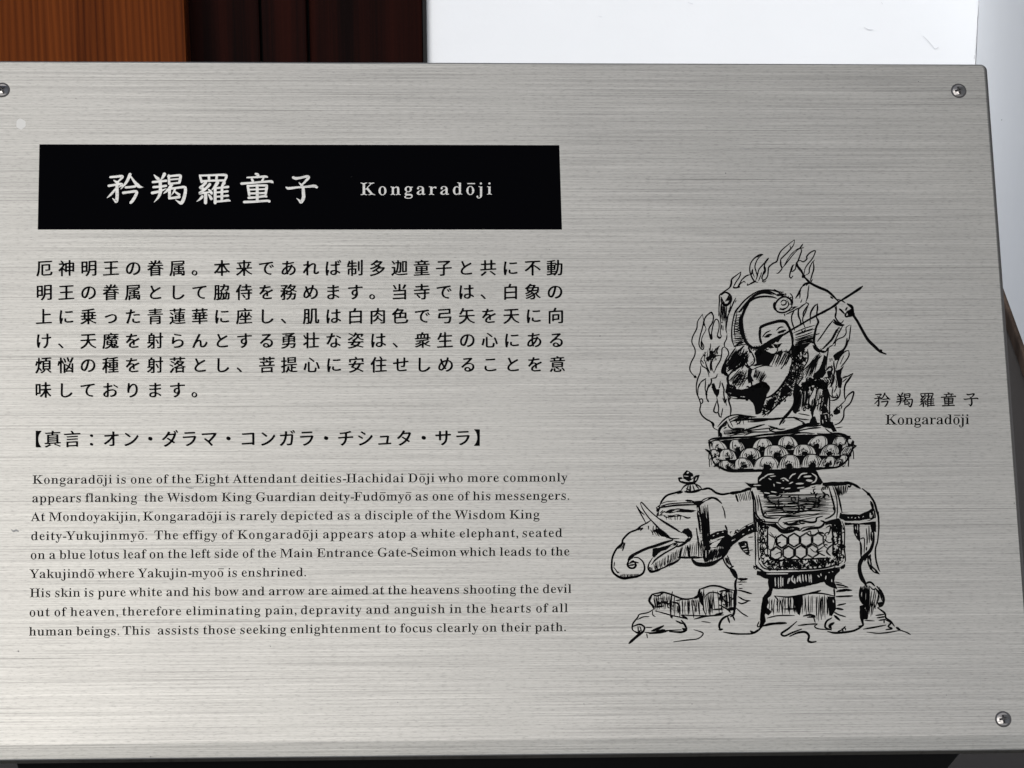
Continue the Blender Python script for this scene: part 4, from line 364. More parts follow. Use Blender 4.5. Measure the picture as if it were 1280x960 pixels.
0 35937 1000 82 88 41 80 44 78 54 96 56 103 58 107 62 110 67 111 74 110 77 81 60 48 46 38 48 32 56 33 58 56 66 72 74 93 86 103 95 102 97 100 97 77 83 49 72 40 74 34 81 36 83 53 89 72 98 89 109 87 112 84 113 65 102 43 93 33 96 28 103 30 105 50 113 62 120 51 120 44 123 42 140 33 145 27 151 26 153 53 174 73 197 75 198 87 196 93 194 94 192 92 188 94 187 119 189 130 185 135 180 128 168 128 166 159 168 167 164 168 129 166 127 157 126 167 119 169 116 148 102 147 100 154 89 162 80 170 73 184 64 177 54 167 57 150 68 139 80 132 91 130 92 127 89 131 75 131 66 129 58 125 52 119 46 111 43 7 118 105 120 105 134 114 147 123 148 125 98 122 98 120 7 65 134 85 135 93 144 96 150 65 149 63 145 63 136 7 113 137 146 139 147 141 147 153 145 154 121 152 112 139 7 71 163 98 164 102 168 106 174 103 174 80 173 72 165
0 36838 1000 63 37 39 29 42 22 52 32 63 45 74 46 112 44 114 34 114 26 117 25 119 25 127 28 128 55 130 65 127 65 124 66 89 66 87 67 87 73 100 76 116 80 160 79 162 70 162 63 165 62 173 65 175 80 177 82 195 85 197 94 196 100 193 100 180 101 178 118 178 125 176 126 174 125 116 122 82 118 74 111 70 95 70 88 73 86 77 79 68 71 70 67 73 66 73 66 71 82 61 97 59 126 60 179 66 186 63 184 52 181 50 156 48 124 45 104 45 82 49 70 54 58 60 52 56 40 40 10 139 75 130 78 129 80 129 185 133 187 173 189 179 186 180 183 180 79 177 77 12 89 83 99 84 101 86 103 91 106 143 106 161 105 163 101 163 100 161 97 125 94 107 88 85 9 150 90 159 90 160 93 160 171 160 174 158 174 150 174 148 171 148 93 11 53 151 46 155 27 180 26 182 27 184 35 188 43 185 54 173 61 164 64 157 57 152
0 38738 1000 25 60 37 51 39 50 42 50 116 51 119 150 126 160 123 161 56 160 50 158 47 149 43 129 41 124 42 118 45 115 52 116 54 136 55 139 57 140 67 139 69 74 66 71 65 71 63 70 38 68 37 10 72 78 138 82 140 83 140 89 139 91 137 91 73 87 71 86 70 84 71 79 9 72 100 138 103 140 105 140 110 139 112 137 112 73 108 71 106 71 101 50 33 127 26 131 26 137 28 139 91 143 93 144 94 146 94 151 92 152 52 150 44 153 43 157 43 161 45 163 92 166 94 168 93 173 45 171 37 175 37 181 38 183 92 187 94 189 95 198 104 199 114 196 115 190 117 189 164 191 172 189 174 187 174 181 173 179 116 175 115 170 116 167 159 169 167 166 167 160 167 158 164 157 117 154 115 152 115 147 116 145 118 145 175 148 183 145 184 138 182 136
0 39764 1000 95 36 36 29 39 23 44 22 46 30 70 33 88 35 115 36 180 99 185 100 187 97 196 108 199 117 196 123 187 175 189 185 186 186 180 184 177 154 174 157 172 159 167 175 167 183 164 184 159 182 157 166 155 164 154 172 148 185 140 185 137 181 132 171 135 159 142 158 140 157 132 156 130 148 129 142 132 138 138 128 131 124 130 118 132 114 135 98 142 97 140 97 128 95 126 85 127 80 129 77 133 65 125 56 127 52 81 46 50 47 49 55 52 71 58 85 66 93 75 91 76 70 75 62 79 62 120 65 121 95 123 102 132 104 133 118 131 121 129 122 126 123 125 163 127 172 124 172 83 170 81 153 79 164 75 170 69 180 68 187 65 187 58 183 50 179 48 172 47 139 45 127 45 114 50 112 54 110 64 97 52 75 41 58 37 51 40 45 47 39 37 3 132 56 134 57 132 58 5 146 57 161 57 164 58 158 61 147 58 5 131 69 136 74 138 78 128 78 130 75 7 82 87 99 88 101 90 102 94 99 95 82 94 81 91 7 124 90 151 91 153 93 153 97 150 98 126 97 124 94 7 82 105 103 106 105 108 105 111 103 112 82 111 81 109 9 128 107 151 109 153 110 153 114 150 115 128 114 127 113 126 110 126 108 6 56 139 58 139 63 143 68 147 69 149 56 151 8 116 144 120 145 127 150 129 152 122 154 118 152 103 151 104 149 7 57 161 77 162 79 164 78 169 76 170 57 169 55 166 9 114 163 138 166 139 167 139 173 136 174 94 171 93 170 96 168 98 163
0 65306 1000 14 65 53 51 58 47 63 45 68 46 73 48 77 52 80 58 81 64 80 74 75 78 71 79 64 77 58 71 54 14 65 136 51 141 47 146 45 151 46 156 49 160 53 163 58 164 65 163 74 159 78 154 79 147 77 141 71 137
2 65 742 49 20 54 17 55 17 59 18 60 26 63 29 66 33 79 40 94 55 133 59 140 64 145 67 153 71 171 73 173 76 173 78 170 79 164 82 152 116 72 121 64 132 60 133 55 131 54 128 54 122 55 114 57 102 58 88 54 78 54 77 57 78 60 89 62 93 64 94 66 92 75 87 87 85 89 75 87 47 87 40 71 38 65 39 63 41 62 52 60 53 58 53 55 51 54 46 54 32 56 8 75 96 81 96 83 98 69 132 66 136 64 132 50 97 52 96
2 68 830 41 27 54 24 55 25 59 39 64 40 65 41 69 42 152 41 158 39 160 33 163 24 165 23 168 23 170 26 171 32 171 38 170 45 167 54 167 59 167 65 170 71 171 87 170 103 165 116 157 124 149 129 141 133 130 134 119 135 112 133 95 128 82 121 72 110 63 97 57 88 55 74 54 66 55 59 58 48 58 45 57 37 54 21 70 62 81 62 91 64 98 68 101 72 106 78 109 86 111 96 112 109 111 131 108 143 103 151 94 159 86 162 77 163 71 163 65 161 63 159 63 153 63 72 64 65
2 69 750 74 25 54 22 55 23 59 38 63 40 65 41 68 42 150 40 160 33 163 24 165 23 168 24 170 26 171 33 171 39 170 45 167 49 167 58 167 66 170 75 171 91 171 119 168 122 142 122 137 119 135 117 135 116 137 111 154 108 157 104 160 96 162 72 163 66 162 64 160 63 121 64 118 68 117 80 118 84 120 88 125 92 142 95 143 97 141 98 134 95 113 98 97 98 89 96 84 94 84 92 85 88 104 84 109 80 110 64 110 63 107 63 70 65 65 71 63 92 63 104 65 109 68 114 72 117 77 122 90 125 92 127 92 129 90 129 87 120 57 78 54 68 55 59 58 48 58 37 54
2 70 694 70 26 54 23 55 23 59 38 64 40 66 41 69 42 154 41 158 39 160 24 165 22 167 23 170 25 171 31 171 38 170 45 167 49 167 58 167 65 170 75 171 91 171 118 168 120 142 120 137 118 135 116 135 114 137 110 154 103 160 88 163 71 163 65 161 63 159 63 122 64 119 68 118 79 118 83 120 87 126 91 142 95 143 97 141 97 134 95 116 95 108 97 93 97 87 96 85 93 84 91 86 87 103 83 109 80 110 68 111 64 110 63 109 63 75 64 66 66 64 71 62 84 60 86 58 85 55 83 54 74 54 67 55 59 58 49 58 44 58 36 54
2 71 848 72 84 51 74 53 57 61 46 70 38 80 33 92 30 107 31 123 35 137 39 146 47 156 58 165 69 171 80 173 94 173 103 171 116 165 119 164 122 166 125 173 129 173 131 171 129 159 129 149 131 136 131 133 130 132 127 132 125 133 121 146 114 155 102 162 92 166 79 165 70 161 63 154 57 143 54 131 53 117 53 104 55 90 58 81 62 73 68 66 74 62 84 60 94 59 104 62 108 66 109 71 109 87 108 94 107 96 102 98 90 100 88 103 90 105 101 106 116 102 125 102 132 105 139 106 145 106 147 104 147 102 146 100 137 98 132 96 131 95 130 66 129 64 102 53
2 72 871 92 26 54 23 55 23 59 38 64 40 65 41 69 42 154 40 160 33 163 24 165 23 168 24 170 26 171 32 171 38 170 45 167 52 167 59 167 65 170 71 171 79 171 81 170 82 168 81 165 67 162 65 160 63 158 63 121 63 119 67 118 107 118 109 119 110 151 108 159 107 161 103 163 91 165 90 168 91 170 101 171 107 170 113 167 118 167 127 167 133 170 140 171 146 171 148 170 149 168 148 165 134 162 131 158 131 115 131 67 132 65 134 64 148 60 149 57 148 55 146 54 140 54 134 55 127 58 119 58 113 58 101 54 91 54 90 57 91 60 105 63 107 64 109 66 110 75 109 109 107 111 66 111 63 110 63 108 63 75 63 67 65 65 67 63 81 60 82 58 82 55 79 54 73 54 67 55 59 58 49 58 45 58 36 54
1 75 852 95 26 54 24 56 24 59 39 64 41 65 42 69 42 74 42 152 42 157 40 160 33 164 25 166 23 168 24 170 27 171 35 170 45 167 50 166 59 167 66 170 71 171 79 171 81 169 81 167 80 166 67 162 64 160 63 159 63 154 62 117 63 115 64 114 74 117 77 120 80 123 81 129 85 133 104 154 109 159 109 162 106 163 94 166 93 168 94 170 105 171 116 169 132 171 140 171 142 170 143 167 142 165 124 161 118 158 108 146 89 128 88 123 91 119 130 69 138 64 150 59 152 57 151 55 149 54 143 54 128 58 116 58 113 58 108 55 105 55 95 54 91 55 90 57 91 59 102 61 107 64 107 66 104 72 75 108 73 109 64 106 63 105 63 69 64 66 65 64 72 61 80 60 82 58 81 55 78 54 71 54 66 55 59 58 49 58 45 58 37 55
2 75 852 86 26 54 23 55 24 59 39 64 41 66 41 69 42 152 40 160 34 163 24 165 23 168 24 170 26 171 33 171 45 167 50 167 59 167 66 170 73 171 80 171 82 170 82 167 81 165 68 162 65 161 64 159 63 117 63 115 65 114 73 118 77 121 85 135 108 159 108 161 106 163 94 165 92 168 94 170 104 171 116 169 133 171 140 171 143 170 144 167 142 165 124 161 118 157 108 146 90 128 88 124 91 119 131 70 139 63 151 60 152 57 151 55 145 54 128 57 116 58 113 58 108 55 102 54 91 54 90 57 91 60 102 61 106 64 107 66 103 72 75 107 73 109 64 106 63 104 63 69 64 66 66 64 81 60 82 58 81 55 79 54 73 54 66 55 60 58 49 58 45 57 36 54
2 77 1036 80 25 54 22 55 23 59 36 63 37 64 38 67 38 146 40 158 39 161 37 162 24 165 23 168 24 170 33 171 44 168 63 167 65 166 96 94 98 91 101 93 126 154 135 167 154 167 163 170 170 171 175 171 177 170 177 167 176 165 167 163 161 160 159 158 159 153 159 69 160 65 162 64 176 60 177 57 176 54 166 54 152 58 142 58 134 55 127 54 122 54 119 55 119 58 120 60 134 64 136 65 137 68 138 149 138 154 136 155 135 154 133 150 109 92 106 86 101 82 100 79 96 69 94 56 93 55 91 54 88 54 87 56 86 64 83 75 50 151 49 153 48 153 47 149 47 66 48 64 50 63 62 60 64 56 62 54 60 54 43 56
2 83 673 74 33 51 31 52 30 54 32 65 30 91 30 94 31 95 35 96 37 94 40 78 45 69 50 65 60 61 66 60 72 60 84 63 90 69 93 78 91 86 86 93 80 97 53 111 44 118 40 123 36 132 35 142 36 151 39 158 42 163 48 167 52 170 58 173 70 174 79 173 95 166 98 167 101 173 105 173 107 170 105 161 105 156 107 139 106 136 105 135 102 135 100 136 96 150 91 157 87 161 74 166 65 166 60 165 55 162 50 157 48 149 50 141 56 134 63 130 91 116 97 112 103 106 106 98 108 87 107 77 103 69 99 63 94 59 87 55 81 53 71 51 60 52 41 59 39 58 36 52
2 84 722 53 45 54 42 55 43 59 59 64 61 65 62 69 62 160 61 163 57 164 42 161 38 160 34 157 31 152 28 136 26 134 24 134 22 136 21 139 23 157 24 168 54 171 62 170 69 167 78 167 83 170 91 171 122 169 122 167 122 157 125 143 124 136 122 134 120 134 118 136 115 152 110 159 104 161 89 164 85 163 84 160 84 69 85 65 87 64 102 60 104 58 103 55 101 54 94 54 87 55 80 58 69 58 65 58 57 54
2 87 1002 86 65 52 62 54 59 73 30 157 27 161 16 166 15 168 16 170 18 171 22 171 33 167 40 167 47 167 53 170 59 171 64 171 66 170 67 167 65 165 58 164 54 161 53 160 53 155 72 96 74 93 77 97 91 133 93 137 98 142 99 144 94 160 88 163 78 165 77 168 78 170 87 171 98 167 103 167 111 167 118 170 124 171 130 171 132 170 132 167 131 165 123 164 118 162 117 160 116 157 136 99 138 96 139 97 141 100 159 159 159 161 157 162 147 166 147 169 148 171 150 171 164 169 174 171 178 170 179 168 178 166 170 162 168 159 164 143 149 100 146 93 141 87 139 81 133 52 129 51 127 53 123 77 103 132 102 134 99 130 85 94 82 89 78 85 76 82 72 70 69 54 67 52
2 89 726 62 47 54 44 56 45 60 59 63 61 64 63 66 64 75 63 101 33 157 28 161 17 165 15 167 16 170 18 171 22 171 36 167 47 167 51 167 57 170 62 171 70 171 72 170 73 168 72 165 63 164 59 162 57 160 56 158 79 113 81 111 84 114 108 157 108 160 107 162 94 166 94 168 94 170 96 171 102 171 115 169 127 171 131 170 132 168 131 165 122 161 118 157 107 136 92 112 85 103 85 72 86 66 89 63 102 60 104 58 103 55 101 54 95 54 88 55 81 58 71 58 66 58 58 54
1 97 604 54 49 55 38 57 35 58 32 61 30 64 28 68 28 72 29 77 34 84 50 96 57 99 72 105 73 108 72 121 70 126 64 128 56 129 49 128 45 125 44 123 48 115 48 111 45 108 41 106 36 106 33 108 31 112 31 117 35 124 40 131 44 133 55 136 68 135 82 129 85 125 88 121 90 116 91 111 91 66 92 64 94 64 101 65 103 64 103 61 101 59 97 56 84 55 77 57 73 62 71 63 69 62 64 58 60 56 56 55 12 53 63 60 64 72 71 73 93 72 96 68 97 60 93 52 88 49 84 47 77 47 70 49 65
2 97 604 47 46 55 36 57 30 62 28 70 29 78 34 85 51 97 57 100 72 105 72 107 72 120 70 125 65 128 56 128 49 127 45 123 48 115 48 111 46 107 40 105 36 106 32 108 31 112 31 118 35 125 41 131 45 134 55 136 68 135 82 129 86 126 88 122 91 111 92 66 94 64 101 65 103 64 103 61 101 58 96 56 85 55 80 56 76 57 73 62 71 62 64 57 59 56 12 52 64 60 64 72 71 72 93 71 96 68 96 65 95 54 89 50 85 47 79 47 71 49 66
2 98 629 37 31 51 30 54 33 64 33 69 33 154 32 161 28 164 23 165 21 166 21 170 24 171 32 170 38 168 52 168 53 127 55 127 62 132 68 134 79 134 87 131 94 126 98 119 102 111 103 101 103 88 100 76 93 64 85 57 74 52 69 51 63 52 55 55 51 58 47 63 45 64 41 61 35 52 15 65 60 73 61 79 65 82 74 84 88 84 102 82 116 78 122 74 125 71 126 65 125 54 119 52 115 52 71 58 63
2 99 529 45 59 54 53 55 46 58 41 61 35 67 29 80 27 89 27 97 29 105 32 113 36 120 41 126 53 135 57 136 65 137 73 135 83 127 87 121 87 114 86 111 84 110 77 109 74 110 73 113 72 124 69 127 65 129 61 129 57 127 52 125 48 117 46 107 46 91 49 80 55 70 60 66 64 64 69 64 74 65 88 73 91 72 92 69 86 62 80 58 71 55
1 100 643 46 77 52 76 53 76 55 77 58 79 62 78 63 75 62 69 56 63 54 53 54 47 56 43 58 37 63 33 70 30 78 28 87 29 101 32 113 37 123 43 129 52 133 60 134 68 133 76 127 78 127 79 127 79 159 77 162 65 166 64 169 67 171 77 170 84 167 96 167 98 167 97 70 99 66 108 63 110 60 109 58 107 57 100 57 94 59 88 58 85 57 81 53 18 58 62 63 62 68 64 74 70 78 71 80 75 79 118 78 119 75 120 68 125 61 126 55 124 51 120 48 112 46 100 47 86 49 72 52 65
2 100 643 43 77 52 75 55 78 61 77 63 76 62 70 56 63 54 53 53 47 55 42 58 37 63 32 70 29 78 28 87 28 101 31 113 36 123 42 129 51 134 60 135 68 133 76 127 79 128 79 159 76 162 64 166 64 169 67 171 76 170 84 167 97 168 98 167 98 70 99 66 108 63 110 60 110 58 107 56 100 57 94 59 87 58 85 57 80 53 16 58 62 62 62 67 64 74 70 78 71 79 75 79 117 68 124 62 126 56 124 51 120 49 112 47 100 47 86 49 73 52 66
2 101 540 37 56 54 50 56 44 59 39 63 34 68 31 75 29 83 28 99 31 114 35 120 40 126 51 135 56 136 64 136 72 133 82 123 87 113 90 99 88 98 79 99 74 97 68 96 48 96 47 92 50 78 54 70 58 67 64 65 71 65 74 66 79 69 88 77 91 75 92 72 87 65 79 59 69 55 13 49 104 69 104 72 105 72 115 71 122 69 125 65 128 61 129 56 128 52 125 49 120 47 114 47 106
2 102 410 58 26 54 23 55 23 59 33 63 35 66 36 122 35 124 34 125 25 125 24 127 24 132 26 133 33 133 35 134 37 154 40 160 44 165 57 172 64 174 71 172 76 170 83 162 85 156 83 151 81 148 79 147 75 147 72 148 69 150 68 153 71 162 70 164 67 166 60 165 57 163 55 158 54 137 55 134 56 133 69 134 71 132 71 127 70 125 56 125 55 124 54 121 55 66 56 64 61 61 70 59 71 58 71 55 69 54 62 54 56 55 50 57 42 57 34 54
1 103 579 57 53 19 44 20 36 23 29 28 25 34 25 37 26 40 36 48 37 50 37 52 32 55 30 58 29 63 29 66 32 71 44 83 43 86 34 93 30 99 29 104 28 109 30 117 33 122 38 127 48 134 54 136 66 135 79 130 91 131 99 131 100 129 99 124 89 123 86 122 90 112 91 106 89 98 85 92 78 86 69 81 63 80 54 81 51 80 47 76 43 71 45 67 50 65 79 64 86 62 91 60 95 55 97 48 98 41 96 35 90 27 82 22 70 19 15 52 27 67 26 79 29 83 32 86 35 88 39 87 43 84 46 78 48 72 49 46 49 38 39 37 34 39 32 42 29 16 56 87 62 87 69 90 71 94 73 99 73 112 71 122 68 126 61 129 55 128 50 125 47 120 46 114 46 103 48 95 51 89
2 103 579 52 53 18 44 20 36 23 29 28 25 34 25 38 26 41 37 50 29 58 28 63 29 66 32 71 44 83 43 85 34 92 30 99 28 109 30 117 33 122 38 127 49 134 54 136 65 136 79 130 99 132 100 129 99 123 89 123 86 122 90 113 91 106 90 98 86 92 79 86 69 81 63 80 54 80 51 80 47 76 44 71 46 67 50 65 79 64 86 63 91 60 96 55 98 49 98 42 96 35 91 27 84 22 70 19 14 52 27 67 27 79 30 83 32 86 35 87 39 87 43 84 46 78 48 46 48 38 39 38 34 39 32 42 30 16 56 88 62 88 68 90 71 93 72 98 73 112 71 121 69 126 62 129 56 128 51 126 49 123 47 118 46 104 48 96 51 90
2 104 659 58 26 54 24 55 24 59 34 63 36 66 36 157 34 161 25 166 24 169 25 171 28 171 34 170 41 167 54 168 55 166 55 124 57 124 66 131 77 134 88 132 92 130 96 127 99 122 100 114 101 65 103 63 111 60 112 56 111 54 109 54 102 55 94 57 86 57 81 55 76 54 72 54 70 55 71 59 80 63 82 67 82 114 79 122 77 124 74 124 66 122 59 116 55 115 55 113 55 66 57 63 65 59 66 57 66 55 64 54 60 54 50 57 43 57 34 54
1 105 387 26 27 54 24 56 25 59 34 63 36 66 36 121 36 123 34 125 25 129 25 132 26 134 29 134 35 133 41 130 54 131 55 129 54 66 56 63 65 59 66 56 64 54 60 54 55 55 50 58 43 58 34 55 16 44 150 41 151 38 153 36 156 36 160 37 163 39 166 42 168 46 169 50 168 52 166 54 163 55 159 54 155 51 152 48 150
2 105 387 25 26 54 24 55 24 59 34 63 35 66 36 121 34 125 25 129 24 132 26 134 28 135 35 134 41 131 54 131 55 130 55 66 57 63 65 59 66 56 65 54 62 54 55 55 50 57 42 57 34 54 16 44 149 40 150 37 153 36 156 35 160 36 164 39 167 42 169 46 169 50 168 53 166 55 163 55 158 54 154 51 151 48 150
1 106 404 36 25 19 19 21 13 27 9 32 8 37 9 41 12 44 16 45 21 44 23 41 24 38 21 30 23 27 27 26 31 26 36 29 38 31 39 36 39 122 38 124 37 125 32 128 26 129 25 130 25 132 27 134 31 134 37 133 44 130 57 131 58 129 57 50 55 38 51 31 45 25 35 20 16 44 151 41 152 38 155 37 159 38 162 39 165 42 168 46 169 49 169 53 167 55 164 56 161 56 157 54 154 51 151 48 150
2 106 404 33 25 18 19 21 12 27 9 32 8 37 9 41 12 45 16 46 21 44 23 42 24 38 21 30 24 27 27 26 31 27 35 29 37 31 38 36 38 122 36 125 26 129 24 132 26 134 31 135 37 133 44 131 57 131 58 130 58 50 56 38 52 31 45 25 34 19 15 44 150 40 152 38 155 37 159 37 162 39 166 42 168 46 169 50 169 53 167 56 164 56 157 54 153 51 151 48 150
2 107 626 64 26 54 23 55 24 59 34 63 36 66 36 157 34 161 25 165 24 169 26 171 29 171 35 170 41 167 54 168 55 166 55 99 57 98 64 102 68 105 72 114 81 123 81 126 80 127 71 129 71 132 72 134 78 135 88 133 101 135 107 134 108 132 108 129 92 124 83 113 78 108 76 105 102 67 106 63 115 60 116 56 114 54 111 54 99 57 90 57 81 54 74 54 72 56 73 59 81 62 82 64 82 65 65 89 62 92 56 90 55 88 55 66 56 63 65 59 66 57 65 55 60 54 50 57 43 57 34 54
2 108 389 25 26 54 24 55 24 59 34 63 36 66 36 157 34 161 25 165 24 169 26 171 29 171 35 170 41 167 54 168 55 166 55 67 56 63 65 59 66 56 65 54 62 54 55 55 50 57 42 57 34 54
2 109 917 87 26 54 24 55 24 59 33 63 35 66 36 120 34 125 24 129 23 132 25 134 33 134 41 131 54 131 54 125 56 123 58 124 65 130 77 134 84 133 90 131 94 129 99 122 101 123 105 128 109 130 121 134 133 132 137 129 140 126 144 117 145 109 145 66 147 63 156 59 156 57 155 54 149 54 138 57 131 57 125 55 119 54 116 54 115 55 115 59 124 63 126 67 126 115 123 122 121 124 118 124 111 122 100 114 99 112 99 66 101 63 110 59 111 57 110 55 109 54 105 54 95 57 89 57 85 57 76 54 70 55 69 57 70 59 79 63 81 67 81 115 78 122 76 124 73 124 67 122 58 116 55 115 54 113 54 66 57 63 65 59 66 57 65 55 64 54 60 54 49 57 42 57 34 54
1 110 659 66 27 54 24 56 25 59 34 63 36 66 36 121 36 123 34 125 25 129 24 132 25 133 27 134 33 134 42 130 54 131 54 130 54 125 56 124 58 124 65 130 74 133 79 133 87 132 92 130 94 128 98 122 100 114 101 65 102 63 111 59 112 57 111 55 109 54 104 54 96 58 93 58 87 58 82 55 77 54 73 54 71 55 70 57 71 59 80 63 82 65 82 67 82 114 81 119 80 122 77 124 74 125 66 122 59 116 55 115 54 113 54 66 56 63 65 59 66 57 65 55 63 54 59 54 55 55 49 58 43 58 34 55
2 110 659 55 26 54 24 55 24 59 34 63 35 66 36 121 34 125 24 129 23 131 24 134 26 134 31 134 41 131 54 131 55 125 56 124 65 130 75 133 87 132 95 128 98 122 100 114 101 65 103 63 112 59 113 57 112 55 106 54 96 57 93 57 86 57 81 55 76 54 72 54 70 55 71 59 80 63 82 67 82 114 79 122 77 124 74 124 66 122 55 115 55 113 55 66 57 63 65 59 66 57 66 55 64 54 60 54 50 57 43 57 34 54
1 111 593 31 60 52 55 52 50 54 43 60 37 65 33 72 30 79 28 87 28 95 29 103 31 111 35 119 39 124 45 130 52 134 57 136 67 136 75 133 83 127 88 122 91 117 94 109 96 101 97 92 96 83 94 76 90 69 85 63 80 58 73 53 67 52 20 59 59 64 59 67 59 72 62 74 64 77 72 79 86 78 109 75 120 74 124 71 126 67 129 63 130 57 128 51 124 48 117 46 106 46 81 48 70 52 63
2 111 593 23 60 51 50 54 43 59 37 65 33 72 30 79 27 96 31 112 38 124 45 130 53 135 58 136 67 136 76 133 84 126 90 120 95 109 97 92 94 75 91 69 85 62 73 53 67 51 17 59 59 67 60 74 64 77 72 78 86 77 109 75 120 71 126 68 128 63 129 57 128 51 124 49 117 47 106 47 81 49 70 52 63
2 112 645 48 26 18 23 20 24 24 34 28 36 32 36 119 34 125 25 129 24 131 24 133 28 135 34 134 41 131 53 131 54 130 54 124 55 123 57 124 62 131 68 133 79 134 89 131 94 127 99 120 102 114 105 105 105 86 103 77 100 69 96 64 91 58 86 55 79 53 66 54 57 61 55 61 55 37 55 30 57 28 61 26 70 24 71 22 70 19 62 18 51 22 43 22 40 22 33 19 18 70 62 76 63 81 67 84 75 86 85 86 103 84 116 80 123 77 125 74 125 66 123 59 116 55 114 55 112 55 72 56 70 59 69 65 64
1 114 520 50 27 54 24 56 25 59 34 63 36 66 36 120 35 125 30 127 25 129 24 131 25 133 26 134 30 134 35 133 41 131 54 131 54 129 54 121 55 120 57 121 64 128 74 132 81 132 87 130 89 127 90 122 89 118 87 115 84 114 80 114 77 116 73 121 70 122 65 119 59 113 56 111 55 109 55 65 56 63 61 61 69 59 70 57 70 55 68 54 60 54 56 55 50 58 43 58 40 57 34 55
2 114 520 47 26 54 24 55 24 59 34 63 35 66 36 120 35 123 34 125 25 129 24 131 24 133 29 135 35 134 41 131 54 131 55 130 54 122 55 120 57 121 63 128 74 132 81 133 87 131 89 128 91 123 90 118 87 115 84 114 79 114 73 121 70 122 65 119 59 113 56 111 55 109 55 65 57 63 61 61 70 59 71 58 70 55 68 54 62 54 56 55 50 57 43 57 34 54
2 115 521 57 53 52 46 53 38 57 36 56 32 52 29 52 28 54 29 64 28 79 29 82 32 82 34 81 37 70 40 66 51 60 58 60 65 62 69 65 70 71 69 76 65 80 43 92 35 100 33 104 31 109 33 120 37 128 47 135 58 137 74 132 78 136 80 136 82 134 81 125 83 113 81 110 78 110 76 112 72 123 63 128 58 128 51 128 47 125 45 122 45 116 47 112 52 108 70 99 76 95 80 89 83 81 83 75 82 69 79 64 76 59 66 53 60 51
2 116 432 37 51 55 41 57 38 60 36 63 35 71 35 125 33 126 26 126 25 129 26 132 34 135 41 143 47 152 51 161 54 163 57 162 57 160 54 142 54 134 57 133 71 133 72 132 73 129 72 126 71 125 56 126 54 124 54 69 56 65 60 64 65 66 72 74 75 73 76 71 73 64 68 58 60 56
2 117 650 50 78 52 77 55 79 61 79 63 77 63 69 57 59 54 53 54 46 56 41 58 38 61 35 67 34 78 34 123 31 125 23 129 22 132 23 134 26 135 31 134 39 131 52 131 53 131 53 73 55 66 58 64 61 63 69 66 79 72 80 73 80 122 77 126 68 129 67 131 67 133 69 134 73 135 79 133 85 131 99 131 99 69 101 66 111 63 112 59 110 57 107 57 96 59 91 58 86 57 82 53
2 118 548 40 57 52 54 54 53 62 51 71 31 120 28 125 19 129 18 133 20 134 23 134 28 134 34 131 42 131 54 134 59 135 62 134 62 131 62 129 54 127 51 125 50 123 63 88 65 86 68 90 80 124 79 127 71 129 70 131 71 133 74 135 85 133 96 134 98 132 98 130 89 124 75 86 67 75 63 66 61 53 60 52
2 119 739 67 51 52 49 54 48 62 46 73 27 121 25 125 17 129 16 132 17 134 21 134 30 131 37 131 41 131 50 134 55 134 56 132 55 129 48 126 46 123 58 90 60 87 62 89 69 106 75 114 72 125 62 130 61 132 62 134 68 134 77 131 82 131 87 131 96 134 102 134 102 132 102 129 94 126 92 123 101 94 103 91 106 94 117 123 116 127 109 129 109 133 113 135 122 133 130 135 133 134 133 132 133 129 126 125 112 89 105 80 101 70 97 52 94 51 92 53 89 74 80 102 78 104 76 102 68 83 62 76 59 66 56 53 54 52
2 121 539 55 36 21 28 22 23 26 20 32 21 38 26 42 32 42 36 38 37 30 40 29 43 30 48 37 51 43 54 53 55 58 51 71 30 121 28 125 18 129 18 133 19 134 22 135 34 131 42 131 54 134 58 135 61 134 62 131 61 129 52 126 50 125 50 123 63 88 65 85 68 89 80 124 78 127 71 129 70 131 71 133 74 135 85 133 95 134 96 132 96 130 89 124 75 86 73 80 67 73 64 63 61 47 55 33 52 28 47 23 42 21
2 46 311 16 36 54 32 55 30 58 28 62 29 66 30 69 33 72 37 73 41 73 44 72 47 69 48 65 48 61 46 57 43 55 40 53
2 44 311 27 31 35 30 36 30 38 34 42 35 46 36 50 36 54 35 56 31 58 29 61 28 65 28 69 30 72 33 74 37 76 40 75 43 74 45 73 47 71 48 68 49 64 50 61 49 54 47 48 45 45 42 41 36 37
2 45 415 12 30 84 28 84 27 86 27 98 27 99 28 100 66 100 67 100 68 99 68 86 68 85 67 84'''.strip().split('\n'):
    raw = [int(q) for q in row.split()]
    key, adv = 'jbr'[raw[0]] + chr(raw[1]), raw[2] / 1000; raw = raw[3:]; loops = []; k = 0
    while k < len(raw):
        n_ = raw[k]; k += 1
        loops.append([((raw[k + 2 * j] - 20) / 170, (raw[k + 2 * j + 1] - 55) / 170) for j in range(n_)]); k += 2 * n_
    GL[key] = (float(adv), loops)
MESH = {}
def glyph(key):
    if key not in MESH: MESH[key] = fill_polys(GL[key][1])
    return MESH[key]
class Ink:
    """flat printed shapes on the board's face, gathered into one mesh"""
    def __init__(self, h): self.v, self.f, self.m, self.h, self.h0 = [], [], [], h, h
    def poly(self, vs, fs, mi=0):
        n_ = len(self.v)
        self.v += [(*uv(x, y), self.h) for x, y in vs]
        self.f += [tuple(n_ + k for k in q) for q in fs]; self.m += [mi] * len(fs)
    def build(self, name, mats, parent=None):
        me = bpy.data.meshes.new(name); me.from_pydata(self.v, [], self.f)
        for p, k in zip(me.polygons, self.m): p.material_index = k
        me.update()
        bm = bmesh.new(); bm.from_mesh(me)
        for f in bm.faces:
            if f.normal.z < 0: f.normal_flip()
        bm.to_mesh(me); bm.free(); me.update()
        return onboard(link(name, me, mats), parent)
